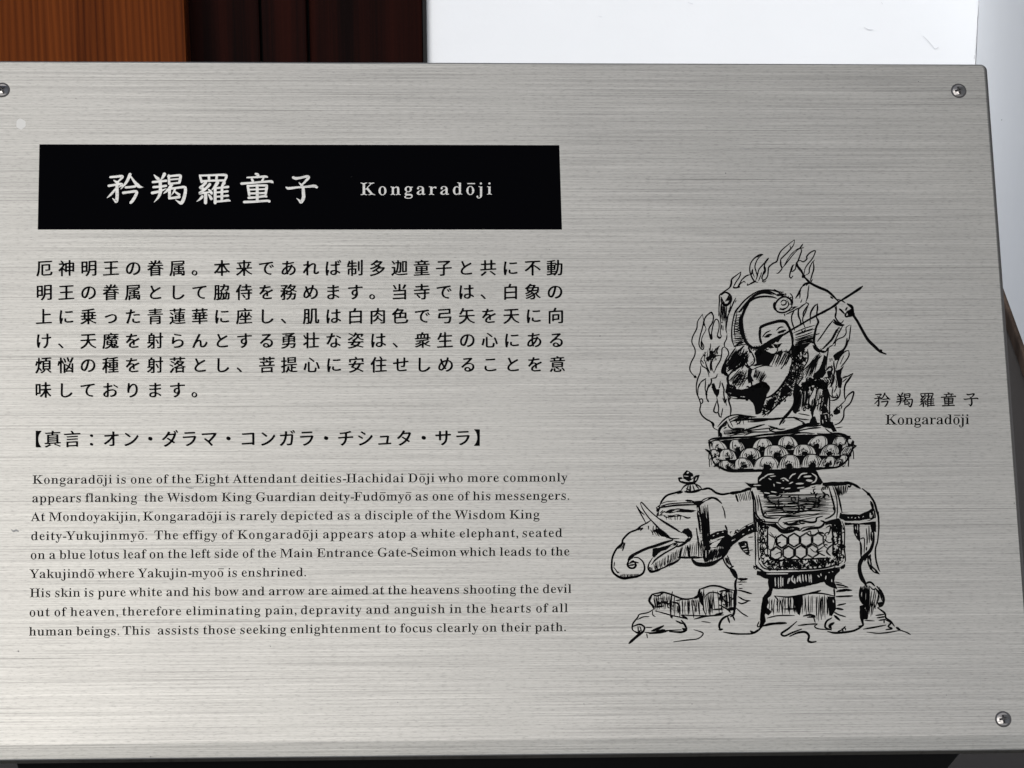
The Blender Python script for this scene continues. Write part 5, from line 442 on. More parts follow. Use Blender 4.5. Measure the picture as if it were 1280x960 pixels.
def catmull(P, n=5):
    if len(P) < 3: return P
    out = []; d = len(P[0])
    Q = [tuple(2 * a - b for a, b in zip(P[0], P[1]))] + list(P) + [tuple(2 * a - b for a, b in zip(P[-1], P[-2]))]
    for k in range(1, len(Q) - 2):
        p0, p1, p2, p3 = Q[k - 1:k + 3]
        for j in range(n):
            t = j / n
            out.append(tuple(.5 * (2 * p1[i] + (p2[i] - p0[i]) * t + (2 * p0[i] - 5 * p1[i] + 4 * p2[i] - p3[i]) * t * t +
                                   (3 * p1[i] - p0[i] - 3 * p2[i] + p3[i]) * t ** 3) for i in range(d)))
    out.append(tuple(P[-1])); return out
def ribbon(P):
    """[(x, y, width)] -> verts, faces with round ends"""
    V, F = [], []; n_ = len(P)
    for k in range(n_):
        a, b = P[max(0, k - 1)], P[min(n_ - 1, k + 1)]
        dx, dy = b[0] - a[0], b[1] - a[1]; L = math.hypot(dx, dy) or 1
        nx, ny = -dy / L, dx / L; w = P[k][2] / 2
        V += [(P[k][0] + nx * w, P[k][1] + ny * w), (P[k][0] - nx * w, P[k][1] - ny * w)]
        if k: F.append((2 * k - 2, 2 * k - 1, 2 * k + 1, 2 * k))
    for k, s in ((0, -1), (n_ - 1, 1)):
        a, b = P[max(0, k - 1)], P[min(n_ - 1, k + 1)]
        dx, dy = b[0] - a[0], b[1] - a[1]; L = math.hypot(dx, dy) or 1; w = P[k][2] / 2
        m_ = len(V); V += [(P[k][0] + s * (dx / L * math.sin(t) * w) - dy / L * w * math.cos(t), P[k][1] + s * (dy / L * math.sin(t) * w) + dx / L * w * math.cos(t))
                           for t in (math.pi / 4, math.pi / 2, 3 * math.pi / 4)]
        F.append((2 * k, m_, m_ + 1, m_ + 2, 2 * k + 1))
    return V, F

H0 = .00006
def jp_line(ink, text, xa, xb, ya, yb, em):
    n_ = len(text)
    for k, ch in enumerate(text):
        t = k / max(1, n_ - 1); cx, cy = xa + (xb - xa) * t, ya + (yb - ya) * t
        vs, fs = glyph('j' + ch)
        if ch == '：': cx += em * .24
        ink.poly([(cx + (x - .5) * em, cy - (y - .38) * em) for x, y in vs], fs)
def latin_line(ink, text, xa, xb, ya, yb, em, kind='r', wide=1.0):
    base = {'ō': 'o'}
    adv = lambda ch: .30 if ch == ' ' else GL[kind + base.get(ch, ch) if kind + base.get(ch, ch) in GL else 'r' + ch][0] * (1 if base.get(ch, ch).isalpha() else .8)
    wid = [adv(ch) * em * wide for ch in text]
    sp = ((xb - xa) - sum(wid)) / (len(text) - 1)
    x = xa
    for ch, w in zip(text, wid):
        c0 = base.get(ch, ch)
        if ch != ' ':
            key = kind + c0 if kind + c0 in GL else 'r' + c0
            vs, fs = glyph(key); y = ya + (yb - ya) * (x - xa) / (xb - xa)
            ink.poly([(x + a * em * wide, y - b * em) for a, b in vs], fs)
            if ch == 'ō':
                ink.poly([(x + w * .17, y - .64 * em), (x + w * .83, y - .64 * em), (x + w * .83, y - .585 * em), (x + w * .17, y - .585 * em)], [(0, 1, 2, 3)])
        x += w + sp

# banner
b0, b1, b2, b3 = uv(49, 180.5), uv(699.3, 181.5), uv(702.3, 287), uv(47.5, 287)
ul, ur, vt, vb = (b0[0] + b3[0]) / 2, (b1[0] + b2[0]) / 2, (b0[1] + b1[1]) / 2, (b2[1] + b3[1]) / 2
me = bpy.data.meshes.new('title_banner'); me.from_pydata([(ul, vb, H0), (ur, vb, H0), (ur, vt, H0), (ul, vt, H0)], [], [(0, 1, 2, 3)])
banner = onboard(link('title_banner', me, BANNER))

BRUSH = '''C 矜 125 205 156.2 236
165,212,34 250,204,36 335,197,42 362,206,38 330,245,30 280,290,22
222,262,16 260,290,38 300,318,44
140,350,40 230,336,34 325,322,40 352,332,40 330,355,26 305,372,12
272,345,46 272,420,52 274,520,52 262,600,50 238,585,34 200,552,10
252,395,26 200,460,36 150,512,28 114,540,10
480,168,50 450,240,46 410,310,38 335,400,12
495,205,24 555,290,42 605,345,58 640,366,40 690,372,6
412,376,36 490,370,36 562,360,38
372,462,42 470,450,38 555,438,40 588,456,46 560,525,48 520,590,48 490,620,40
C 羯 125 205 211.5 236
866,176,16 900,215,40 930,240,52
1030,165,56 1000,220,36 962,268,12
846,292,38 950,280,34 1060,268,36
856,372,38 960,362,34 1056,350,38
836,464,46 920,446,40 990,425,30 1062,395,10
964,270,50 966,370,52 966,450,52 935,530,40 866,612,8
1100,184,36 1104,250,40 1108,318,40
1092,200,36 1190,188,34 1270,182,38 1288,205,44 1270,300,40
1125,252,26 1190,245,26 1262,240,26
1115,316,32 1190,310,30 1268,302,32
1150,330,48 1100,400,42 1060,440,34 1018,474,10
1125,395,34 1240,382,34 1340,370,40 1366,392,46 1362,470,50 1335,570,54 1300,625,52 1260,610,34 1205,572,8
1200,395,34 1185,440,28 1145,498,8
1195,440,18 1230,468,34 1268,492,40
1112,425,46 1112,490,44 1110,548,42
1110,550,38 1190,540,38 1268,528,44
C 羅 230 205 267 236
250,180,24 266,230,38 285,290,40
256,186,30 400,182,32 560,176,34 650,178,42 680,196,40 650,275,32
398,196,40 402,272,40
524,192,40 518,270,40
285,276,32 450,268,32 650,264,34
345,298,52 305,345,40 258,380,40 300,392,40 330,404,30
412,328,48 360,385,40 290,440,40 248,472,38 330,462,30 425,448,24
395,412,24 425,440,40 442,470,44
346,470,52 346,550,52 344,622,50
292,522,44 260,560,36 204,602,8
392,490,22 420,525,42 438,558,46
535,300,56 500,355,44 445,416,10
498,385,46 498,500,46 498,622,48
640,305,56 612,350,36 595,385,24
515,388,32 610,378,32 705,368,40
520,456,30 610,448,30 698,438,36
520,526,30 610,518,30 702,508,38
515,602,34 620,594,32 700,582,40 735,590,24
608,390,40 606,490,44 604,592,40
C 童 310 205 322.5 236
124,160,36 160,178,46 150,215,34
-14,218,24 130,212,30 270,202,36 312,212,22
62,240,36 78,280,38
248,228,30 220,285,34
-104,316,40 100,300,34 330,280,34 380,286,44 400,300,20
-4,352,38 10,430,42 20,495,42
0,354,34 150,346,34 280,346,40 298,364,44 282,480,40
25,412,26 150,408,26 270,402,26
15,474,32 150,470,32 280,466,32
147,345,46 148,470,46 148,592,44
12,542,42 150,532,34 260,516,38 294,522,34
-60,610,42 100,604,36 300,590,36 340,598,44
C 子 310 205 377.5 236
722,218,40 770,232,44 860,218,36 935,202,42 970,216,46 920,278,36 870,328,24
815,300,12 850,335,34 878,380,44 886,460,52 888,540,54 850,612,48 820,585,30 780,552,10
610,374,20 650,392,40 780,376,34 940,364,34 1060,354,44 1100,372,40
'''
chars = []
for row in BRUSH.strip().split('\n'):
    if row[0] == 'C':
        t = row.split(); org = (float(t[2]), float(t[3])); ctr = (float(t[4]), float(t[5])); chars.append((ctr, []))
    else:
        pts = [tuple(float(q) for q in p.split(',')) for p in row.split()]
        chars[-1][1].append([(org[0] + p[0] / 12.8, org[1] + p[1] / 12.8, p[2] / 12.8) for p in pts])
def brush_chars(ink, centres=None, sc=1.0, fat=1.0):
    for k, (ctr, strokes) in enumerate(chars):
        cc = centres[k] if centres else ctr
        for st in strokes:
            P = [(cc[0] + (x - ctr[0]) * sc, cc[1] + (y - ctr[1]) * sc, w * sc * fat) for x, y, w in st]
            ink.poly(*ribbon(catmull(P, 4) if len(P) > 2 else P)); ink.h += 1e-6
LT = Ink(H0 * 2); brush_chars(LT); t1 = LT.build('japanese_title', STEEL_LETTER, banner)
LT = Ink(H0 * 2); latin_line(LT, 'Kongaradōji', 450.2, 617.6, 243.8, 243.3, 22.6, 'b', 1.08); t2 = LT.build('romanised_title', STEEL_LETTER, banner)

JP = Ink(H0)
for text, xb, ya, yb in (('厄神明王の眷属。本来であれば制多迦童子と共に不動', 693.5, 335.2, 334.6), ('明王の眷属として脇侍を務めます。当寺では、白象の', 693.8, 365.4, 364.5),
                         ('上に乗った青蓮華に座し、肌は白肉色で弓矢を天に向', 694.8, 395.6, 394.5), ('け、天魔を射らんとする勇壮な姿は、衆生の心にある', 695.6, 426, 424.8),
                         ('煩悩の種を射落とし、菩提心に安住せしめることを意', 696.8, 456.5, 455.2)):
    jp_line(JP, text, 55.6 - (ya - 335) * .011, xb, ya, yb, 21.4)
jp_line(JP, '味しております。', 54, 249.5, 487.6, 487.3, 21.4)
JP.build('japanese_paragraph', INK)
MT = Ink(H0)
jp_line(MT, '【真言：オン・ダラマ・コンガラ・チシュタ・サラ】', 41.5, 603, 548.8, 547, 22.0)
MT.build('mantra_line', INK)
EN = Ink(H0)
for text, xa, xb, ya, yb in (
        ('Kongaradōji is one of the Eight Attendant deities-Hachidai Dōji who more commonly', 40.3, 711, 605, 602),
        ('appears flanking  the Wisdom King Guardian deity-Fudōmyō as one of his messengers.', 39.5, 713, 628.1, 624.7),
        ('At Mondoyakijin, Kongaradōji is rarely depicted as a disciple of the Wisdom King', 38.8, 676.5, 651.5, 648.4),
        ('deity-Yukujinmyō.  The effigy of Kongaradōji appears atop a white elephant, seated', 38.2, 705, 675.3, 671.2),
        ('on a blue lotus leaf on the left side of the Main Entrance Gate-Seimon which leads to the', 37.6, 714, 699, 694.4),
        ('Yakujindō where Yakujin-myoō is enshrined.', 37.2, 384, 722.8, 720.4),
        ('His skin is pure white and his bow and arrow are aimed at the heavens shooting the devil', 36.8, 716.5, 746.6, 741.2),
        ('out of heaven, therefore eliminating pain, depravity and anguish in the hearts of all', 36.2, 712, 770.6, 765.2),
        ('human beings. This  assists those seeking enlightenment to focus clearly on their path.', 35.8, 708.8, 794.7, 788.9)):
    latin_line(EN, text, xa, xb, ya, yb, 16.5, 'r', 1.08)
EN.build('english_paragraph', INK)
CP = Ink(H0)
brush_chars(CP, [(1103, 500), (1130.9, 500), (1158.8, 499.8), (1186.2, 499.6), (1213.8, 499.4)], .465, 1.14)
CP.h = H0
latin_line(CP, 'Kongaradōji', 1106.2, 1214, 530.8, 530.3, 18.6, 'r', 1.08)
CP.build('drawing_caption', INK)

# ------------------------------------------------------------------ the ink drawing
DRAW = '''G flame_halo
O 860 290 9.143
S 1.7 1215,90 1150,140 1070,210 1035,270 1015,335 970,360 925,400 917,440 910,500 885,540 850,560 870,572 892,556
S 1.5 1218,92 1205,150 1150,220 1080,290 1060,315 1058,360 1075,410 1060,440 1030,470 1010,470
S 1.0 1165,150 1170,190 1150,215
S 1.2 1268,188 1200,260 1130,350 1080,410
S 2.0 1060,320 1060,370 1075,420
S 1.7 855,258 830,262 770,290 720,350 705,420 715,480 745,545 770,570 800,575
S 2.4 855,258 815,265 780,290
S 1.4 850,264 810,292 780,340 765,400 780,460 790,510 770,560
S 2.0 735,430 730,470 720,490
S 1.6 920,300 890,340 850,380 810,430 795,490 780,540
S 2.2 920,300 895,330 870,370
S 1.6 880,350 875,400 885,450 860,480 845,530 870,555
S 2.8 870,390 880,440 855,490
S 1.2 805,560 830,500 840,460
S 1.0 740,420 742,470 760,520
S 1.6 712,488 670,500 620,540 590,590 565,630
S 1.7 605,455 560,490 500,540 490,600 470,640 400,690 360,725 360,780 355,850 350,960
S 2.4 500,545 492,600 478,635
S 1.5 605,460 590,510 550,570 515,635
S 2.0 515,635 545,638 590,630
S 2.6 575,620 590,632
S 1.3 655,580 640,565 600,590 580,625
S 1.4 680,590 685,608 760,560
S 1.8 690,605 740,580 775,565
S 2.4 380,720 430,690 480,720 495,770 470,820 420,830 385,800 380,750
S 3.0 400,820 440,838 480,800 490,745
S 2.2 430,790 460,750 470,720
S 2.0 440,780 465,775 480,745
S 1.5 375,740 400,790 420,815
H 1.0 6 368,800 450,850 432,960 362,960
S 1.7 545,755 510,830 480,900 455,960
S 1.1 520,790 500,850 470,910
S 1.1 550,780 540,805
O 980 290 9.143
S 1.8 215,138 180,185 130,210
S 1.1 130,210 70,270 0,385
S 1.6 185,185 200,210 190,250 160,330 140,360 130,420 100,450 80,450
S 1.2 228,178 190,186 150,192
S 1.7 115,370 90,410 70,470 65,510 80,525 102,503
S 2.4 100,380 85,425 78,450
S 1.6 150,350 180,325 220,340 260,310 260,280 300,235 355,213 350,250 320,310 270,370 240,420 230,480
S 1.4 350,320 330,340 310,370 290,420 285,470 250,490
S 1.8 335,340 340,420 320,490 300,560
S 1.4 325,543 308,572
O 860 380 9.143
S 1.6 165,118 110,200 100,280 55,370 45,440 80,520 75,590 35,670 20,740 40,790 90,838
S 3.4 70,825 92,840
S 1.5 165,120 180,190 190,240 205,290 170,360 155,420 180,480 170,520 140,500 125,450 140,360 160,290 180,210 200,150 260,100 290,140 280,210 240,280 245,340 260,400 275,390 270,330 290,230 320,175 350,200 355,270 340,340 335,370 360,390 380,370 370,330 375,240 365,150 355,60 355,0
S 2.8 258,350 262,402
S 2.4 150,430 160,500
S 2.2 338,365 360,390 378,375
S 2.2 175,200 190,250
S 2.0 235,110 270,98 285,130
H 1.0 6 362,0 450,0 440,190 375,190
S 3.2 400,10 440,12
S 1.2 380,210 400,215
S 1.2 385,240 380,290
S 1.2 400,250 400,305
S 1.8 510,10 480,80 450,150 440,220 435,310
S 1.2 490,30 460,90
S 1.5 445,350 440,400 415,450 420,490
S 1.6 415,490 450,520 465,570 440,620 410,690 390,780
S 1.6 415,490 390,510 385,570 370,640 330,710 295,790
S 1.3 210,550 160,610 145,660 165,710 210,740 235,800 240,835
S 1.2 260,450 255,510 245,560
S 1.2 240,500 262,580
F 200,615 230,600 275,560 340,590 275,620 225,660
S 1.8 360,480 300,540 265,585
S 1.3 350,490 330,540
S 1.6 375,590 330,592 290,620 270,660 270,720 290,780
S 3.0 262,660 262,760
S 1.8 200,670 220,730 250,790
S 1.2 150,640 180,680
S 1.2 190,640 210,700
S 1.5 145,710 140,780 110,860 95,960
S 1.2 205,850 150,890 120,960
S 1.4 335,800 320,840 270,850
S 1.8 270,850 265,900 232,960
S 1.2 200,860 200,960
S 1.3 370,880 360,960
S 1.3 390,900 410,960
F 285,900 300,920 315,960 265,960
O 860 470 9.143
S 1.7 110,20 95,100 100,190 130,270 145,330 135,390 160,450 210,495 270,530 290,590 340,620
S 3.0 262,525 285,545 290,580
S 1.5 128,280 150,260 167,275 165,305 140,325
S 1.3 205,30 140,80 115,140 115,220
S 1.5 200,50 195,140 210,200 215,260 235,297 230,270
S 2.6 205,190 214,225
S 1.8 240,90 220,160 210,210
S 1.4 260,30 270,60
F 270,90 300,80 325,150 360,150 358,200 330,250 298,200 275,140
S 1.2 370,60 365,110 350,140
S 1.8 385,80 410,150 410,220 440,335
S 1.4 440,260 430,310
S 1.4 398,250 420,310
S 1.7 330,250 340,310 350,360 345,410 320,420 295,400 310,340 335,270
S 1.7 345,410 360,460 385,470
S 1.4 397,370 380,460
S 2.0 455,230 470,300 490,370 485,450
O 980 380 9.143
S 1.4 750,240 710,270 710,330 680,375 620,400 590,430 585,470 570,480
S 1.6 765,240 755,320 745,400 720,450 680,540
S 2.8 720,395 715,460 680,520 620,560 570,590
S 1.7 510,500 500,560 490,620 480,740
S 1.3 560,470 520,490 500,530
F 560,595 640,560 705,510 655,590 620,640 580,650
S 1.6 740,532 700,542 650,590 610,670 595,740
S 1.6 740,532 742,590 700,660 650,720
S 1.0 670,620 640,690
S 1.0 685,590 660,640
F 590,760 630,750 690,700 660,760 650,830 670,860 655,960 620,960 600,850
S 1.4 790,790 740,820 670,850
S 1.6 787,797 740,870 710,910 690,960
S 1.3 670,890 720,850
S 2.0 570,650 570,700 580,760 560,840 550,900
S 1.2 540,700 555,720
S 2.4 480,760 520,720 550,740 530,790
S 1.2 525,620 528,660
S 1.2 545,620 550,650
S 1.4 540,760 555,840 545,960
S 1.2 590,860 600,900 590,960
O 980 470 9.143
S 1.9 760,0 700,100 690,200 700,280
S 1.5 700,280 640,340 600,380 570,410
S 1.9 700,270 730,220 795,180 780,260 750,320 690,380 680,470 640,530 580,560
F 560,405 610,345 640,370 645,420 600,445 570,440
W 1.3 615,365 632,385
S 1.4 645,330 660,350 650,375
S 1.7 640,130 640,200 620,250 580,275 530,280
S 1.5 560,130 550,210 570,250
S 1.3 610,110 570,190
S 1.3 520,210 560,250 600,222
S 1.6 600,200 612,240 580,252
S 4.2 605,0 630,50 645,120
S 1.4 670,20 720,0
S 1.6 580,0 560,80 520,130
S 1.3 480,20 510,80
S 1.2 590,592 670,583
S 1.3 540,0 535,60 500,110
G archer_figure
O 860 290 9.143
S 1.8 530,950 560,890 640,790 740,710 830,670 930,662 1010,680 1050,700
S 2.4 612,960 640,890 700,800 780,752 870,737 960,742 1012,757
S 3.4 585,915 660,828 745,738 840,692 930,688 1000,712
S 1.4 700,760 790,715 880,700 980,722
S 2.2 1180,830 1172,780 1120,742 1060,752 1010,800 993,860 1020,908 1080,922 1140,902 1190,850
S 1.7 1060,805 1085,780 1120,790 1115,825 1080,835 1065,820
S 1.6 1140,790 1150,830 1120,870 1070,880
S 3.2 990,805 985,850 1005,895
S 2.4 1150,760 1190,790 1185,845
S 1.6 980,655 1030,680 1080,690
S 3.0 1010,720 1050,720 1095,712
S 2.0 1040,700 1110,722
S 1.5 1165,702 1190,730 1197,780
S 1.4 1050,870 1090,885 1140,860
S 1.2 1040,882 1100,893
K 1.4 14 14 1020,690 1090,690 1180,760 1190,840 1160,840 1120,750 1020,770
S 1.5 1120,942 1200,903 1270,865
S 1.5 1100,938 1108,960
S 1.3 1185,870 1230,850
S 1.3 1095,925 1180,890 1250,850
S 1.5 1230,755 1255,710 1280,660
O 980 290 9.143
S 2.8 150,350 155,390 200,450 225,500
S 5.0 215,495 232,518
S 2.6 300,585 250,590 210,620
S 1.5 215,615 190,650 150,730 132,758
S 1.3 270,600 250,612
S 1.6 190,660 180,690 150,740
S 1.4 185,690 180,760
S 1.6 285,610 275,680 270,740 250,800
S 1.6 250,805 280,825 250,870 222,920 215,960
S 1.8 250,815 200,850 165,890 165,960
S 1.6 385,820 345,850 310,900 295,960
S 1.5 382,822 385,880 370,950
S 1.2 205,770 190,810
S 1.6 580,850 595,900 595,960
S 2.2 630,880 660,900 690,935
S 1.3 722,858 700,890
S 3.0 740,825 778,855 785,910 800,950
F 715,905 780,870 805,955 735,945
O 980 380 9.143
S 1.8 590,0 598,40 595,95 585,140 610,190 650,220 680,190
S 2.2 635,55 690,110
S 1.3 725,40 705,75
S 2.2 720,90 700,130 720,145 780,110
F 712,85 790,75 805,140 745,150
S 3.2 570,178 600,215 650,240 685,240
S 2.0 560,205 600,232 645,247
S 1.7 562,185 500,262 440,350 383,427
S 1.6 672,250 620,340 580,430 558,462
S 2.6 630,265 590,325 550,400 500,455 440,515
S 1.3 600,290 570,350
H 1.2 7 640,262 520,430 540,440 655,275
S 2.8 340,430 370,500 420,540 460,540
S 2.2 330,470 360,520 405,552
S 2.0 420,510 440,550 480,540 500,500
S 1.8 120,70 90,130 90,200 122,300
S 2.0 165,60 165,130 190,200 185,240
S 1.6 280,10 245,95 215,160 218,210 242,275
S 1.4 350,30 312,90 300,150 300,225
S 1.7 383,0 378,70 373,150
S 2.0 200,300 225,325 245,290
H 1.5 8 100,325 135,475 345,425 368,225
H 1.2 5 130,430 140,470 340,410 342,370
S 2.8 370,150 392,205 370,260 352,340 342,410 352,450
S 1.3 360,350 405,338
S 2.6 0,195 50,250 80,320 100,400 100,480
F 85,525 130,470 240,450 325,430 250,500 180,560 100,615 80,570
S 2.6 240,440 300,425 340,450
S 1.8 270,520 272,640 215,740
S 1.6 125,620 108,700 72,790 18,870
K 1.6 30 34 125,580 260,515 268,640 215,740 90,780 105,650
K 1.3 16 40 100,640 240,600 230,720 80,760
H 1.1 8 50,780 210,750 130,960 0,940
H 1.1 8 60,760 0,900 150,960 215,840
S 1.5 215,745 215,830 180,890 140,950
S 1.5 410,560 360,622 290,690 222,760
S 1.3 430,590 380,650 352,770
H 1.1 8 300,670 400,590 310,850 215,800
H 1.0 5 330,640 400,640 340,820 240,840
F 350,790 400,745 440,650 455,580 485,600 472,740 482,790 440,845 350,860 325,830
K 2.2 18 50 220,900 280,860 350,850 470,840 500,900 510,960 200,960
F 200,960 215,905 260,875 330,855 360,880 300,905 250,930 235,960
F 370,870 440,860 480,900 500,960 440,960 400,920
S 1.5 450,850 500,842 532,880 540,930
S 1.3 465,860 490,900 500,930
F 490,770 530,760 545,800 530,850 500,840
O 860 380 9.143
S 1.8 600,10 545,80 515,180 500,290 502,400 525,480
S 3.6 690,0 645,75 615,160 618,260 640,380 680,455 740,500 800,490
S 2.2 600,130 588,200 598,300 622,390
S 1.4 560,90 545,180 530,290 540,400
H 1.3 11 545,75 505,440 625,425 620,60
H 1.4 5 560,440 520,500 640,470 640,410
H 1.4 11 540,500 690,600 500,800 430,640
S 2.6 640,480 560,560 470,650
S 2.6 680,540 580,630 470,740
S 2.6 650,600 560,690 450,770
K 1.8 22 40 440,680 560,560 660,520 690,640 560,740 440,770
S 2.8 455,640 410,700 390,780 430,790 460,815
S 4.0 430,700 420,780 450,820
S 1.8 635,698 560,740 490,790 462,830 455,900 450,950
S 2.4 645,690 690,725 720,740
S 1.7 675,560 662,640 692,710 740,690 762,640 740,580 715,530
H 1.2 4 690,690 760,620 770,650 720,700
S 2.0 690,480 705,540 720,560
S 3.6 822,300 830,268 880,240 960,215 1050,195 1120,208 1160,270
S 2.6 1050,195 1100,200 1150,262 1188,350
S 3.0 830,265 820,335 826,410 842,455
S 2.2 1172,290 1196,385 1190,480 1150,548 1095,540
S 1.5 850,380 888,332 942,303
S 1.6 1010,302 1050,267 1092,262
S 3.0 880,378 920,357 952,348
S 2.0 870,375 930,375
S 3.2 1030,330 1070,315 1100,308
S 2.0 1090,300 1120,300
F 985,395 1100,350 1060,395 1030,440 1005,435
S 3.0 985,475 1020,492 1055,462
S 1.6 970,462 1020,468 1075,452
S 1.4 900,545 960,572 1000,562
F 770,600 760,560 800,510 840,500 900,540 950,570 1010,560 970,640 930,700 830,698 770,712 725,705 780,680
F 990,565 1050,530 1095,548 1055,600
F 900,490 960,470 985,500 940,510
H 1.6 5 700,480 860,470 905,520 720,530
K 1.6 20 30 650,470 760,510 840,470 930,460 900,540 800,600 740,560
H 1.3 8 1010,560 1185,540 1075,740 955,695
S 1.4 1140,545 1155,600 1130,660 1060,740
S 1.6 1190,620 1182,700 1150,800 1100,890 1040,960
F 1180,490 1280,480 1280,570 1200,620 1180,560
H 1.1 8 1150,790 1280,720 1280,880 1080,930
H 1.1 6 1190,770 1080,930 1150,960 1280,830
K 1.6 10 40 1190,600 1280,590 1280,720 1190,740
S 1.5 740,750 800,722 880,702 962,712
F 685,745 740,740 722,820 752,880 690,910 675,840
H 1.1 8 770,770 885,770 820,910 735,840
H 1.3 7 580,770 690,755 620,950 475,920
F 720,935 760,920 850,880 900,900 930,960 680,960
S 3.0 450,920 520,950
O 860 470 9.143
F 440,95 480,130 600,155 700,140 725,100 770,110 850,60 890,80 930,130 905,200 895,250 865,330 840,420 800,440 770,440 758,350 740,310 700,270 560,268 480,250 425,190
W 1.2 470,190 490,200
W 1.3 490,240 560,250
W 1.0 600,235 650,240
S 1.4 915,100 932,140 905,200
H 1.3 6 560,0 690,0 610,145 480,110
S 2.4 690,0 720,60 730,110
S 3.0 450,0 455,60 470,120
S 2.4 1130,0 1090,80 1020,170 945,230 890,252
K 1.7 44 40 890,260 1020,175 1100,90 1190,140 1100,230 920,400 840,430 860,330
F 1060,150 1120,110 1200,160 1130,210 1040,270
F 920,270 960,250 1000,300 950,400 905,390
S 1.7 1192,170 1100,262 1000,350 905,450
S 1.5 1165,212 1060,290 960,385 860,465
H 1.1 6 1120,20 1280,0 1280,110 1085,110
H 1.1 6 1130,0 1085,110 1200,130 1280,20
S 3.0 1200,200 1222,280 1200,350 1150,430 1100,482
F 1200,170 1280,150 1280,400 1215,430 1190,390 1225,300
W 1.2 1240,210 1262,300
W 1.2 1255,330 1270,390
S 2.6 1150,430 1080,505 1045,560
S 1.8 1120,480 1180,475 1240,485 1280,515
S 1.8 340,580 400,510 470,460 560,443 650,455 780,468
S 2.6 560,443 650,458 760,470
S 1.6 470,505 540,470 620,465
S 2.4 500,515 600,503 800,492 1000,492 1130,468
S 2.0 620,480 760,505 880,500 1040,478
S 1.6 480,530 580,480 640,470
S 1.6 545,530 600,485 700,478
S 1.6 690,525 800,520 910,505
S 1.4 555,553 590,535 605,510
S 1.8 450,530 470,580 510,605 560,600 645,600
S 2.2 600,632 700,605 800,575 875,553
S 1.8 500,600 560,612 640,606
S 3.0 350,690 360,610 400,560 440,515
S 4.0 365,650 378,695
S 1.6 400,580 430,560 445,520
S 1.6 410,600 440,585
H 1.2 6 395,620 430,690 760,650 640,610
S 1.3 480,690 560,660 640,640
S 1.3 640,682 720,650 800,640
S 1.4 640,620 780,640 940,635
S 2.0 920,570 980,590 1050,610 1110,605
S 1.8 940,590 935,620 1000,642 1080,640
S 2.6 1000,640 1080,638 1180,615 1280,588
S 1.6 935,620 1000,600 1040,605
S 1.6 1110,505 1080,545
O 980 470 9.143
K 2.2 40 40 200,130 260,60 330,40 440,60 490,120 480,160 400,130 330,160 270,150 190,200
F 225,90 300,50 400,60 480,105 500,150 420,150 330,105 260,140 210,150
F 130,60 200,140 150,200 100,190
S 3.2 160,170 125,260 115,330 70,400 0,465
S 3.0 190,190 155,300 165,380
F 130,200 195,170 180,260 150,340 115,400 95,385 125,300
S 3.0 240,120 262,200 250,290 228,330
S 2.4 215,160 225,250 215,330
S 1.4 340,150 305,220 282,262
S 2.4 380,150 370,205
F 435,170 500,145 512,230 492,350 505,420 430,435 425,360 455,290
W 1.1 465,330 480,345
S 1.8 500,150 520,250 520,400 527,545
S 1.3 440,232 370,285
S 1.3 450,285 365,345
S 1.2 440,215 400,245
S 1.8 200,352 260,322 300,340 280,372 240,365
K 1.4 8 24 220,330 300,320 300,380 220,380
S 3.8 345,262 352,330 325,400 325,460
S 2.0 325,270 318,340 300,400
S 1.4 230,345 262,372
S 1.3 160,390 130,432
S 1.3 165,430 230,440 292,452
S 1.4 110,467 180,490 285,500
F 300,500 320,465 355,460 385,540 330,552 290,535
F 412,440 500,430 520,520 560,560 605,640 540,602 460,590 415,560
W 1.2 470,450 485,520
W 1.1 440,500 445,540
S 1.5 110,480 180,510 240,540
S 4.2 0,635 100,618 200,580 290,552 400,545
S 1.8 100,640 300,600 420,590
S 2.0 200,565 300,575 420,565
S 1.5 20,682 200,650 350,660
S 2.0 210,540 250,560 300,560
F 528,515 570,560 605,630 560,642 535,600
S 1.4 470,600 520,640 560,655
G bow_and_arrow
O 980 290 9.143
S 3.0 225,505 262,545 300,582 390,630 490,672 560,730 622,795
S 2.0 530,740 560,760
S 3.0 898,620 860,650 800,690 730,735 640,790
S 2.8 650,780 560,852 480,900 360,958
S 1.6 610,770 660,785 700,810
O 980 380 9.143
S 2.4 600,5 450,90 300,170 180,240 0,342
S 3.4 725,0 780,50 790,120 840,200 900,310 960,410 1040,490 1100,545 1165,572
S 4.0 775,90 800,135
S 3.6 1100,525 1115,545
O 860 380 9.143
S 1.8 1320,225 1180,300 1100,350 1000,390 920,435 835,485
G lotus_pedestal
O 0 0 1
F 885,552 930,548 986,543 1030,543 1061,545 1068,552 1066,566 1060,577 1046,584 1020,588 986,590 930,590 905,587 895,579 891,572 887,562
V 1061,549 1066,549 1063,555 1059,553
P 900 558 24 15
P 922.5 557 22 15
P 953 556 29 16
P 986 553.5 29 17
P 1020 552.5 30 16
P 1050 553 23 15
P 894 568 16 12
P 910 568 23 13
P 938 567 30 14
P 971.5 563.5 34 14
P 1006 562.5 30 14
P 1036.5 562.5 26 14
P 1058 566 18 15
P 895 578 16 11
P 911 581 24 11
P 931 579 26 13
P 959 578.5 36 16
P 986.5 577 30 17
P 1016 576 30 16
P 1034 577 22 13
P 1051 576 19 14
O 860 470 9.143
S 2.4 235,740 300,715 500,705 700,698 850,675 1000,663 1180,650 1280,642
S 1.6 240,745 268,765 265,810
S 1.3 300,732 420,722 520,716
S 2.2 200,840 250,870 270,920
O 980 470 9.143
S 2.6 380,660 500,668 600,660 680,672 720,690 755,690
S 1.8 720,690 712,740 690,790
S 2.4 825,800 785,830 752,900 720,945
S 1.6 825,800 790,790 760,800
V 690,820 780,810 740,880 650,890
H 1.3 4 700,815 780,810 740,890 640,890
S 1.8 690,815 650,860 610,895
O 860 560 9.143
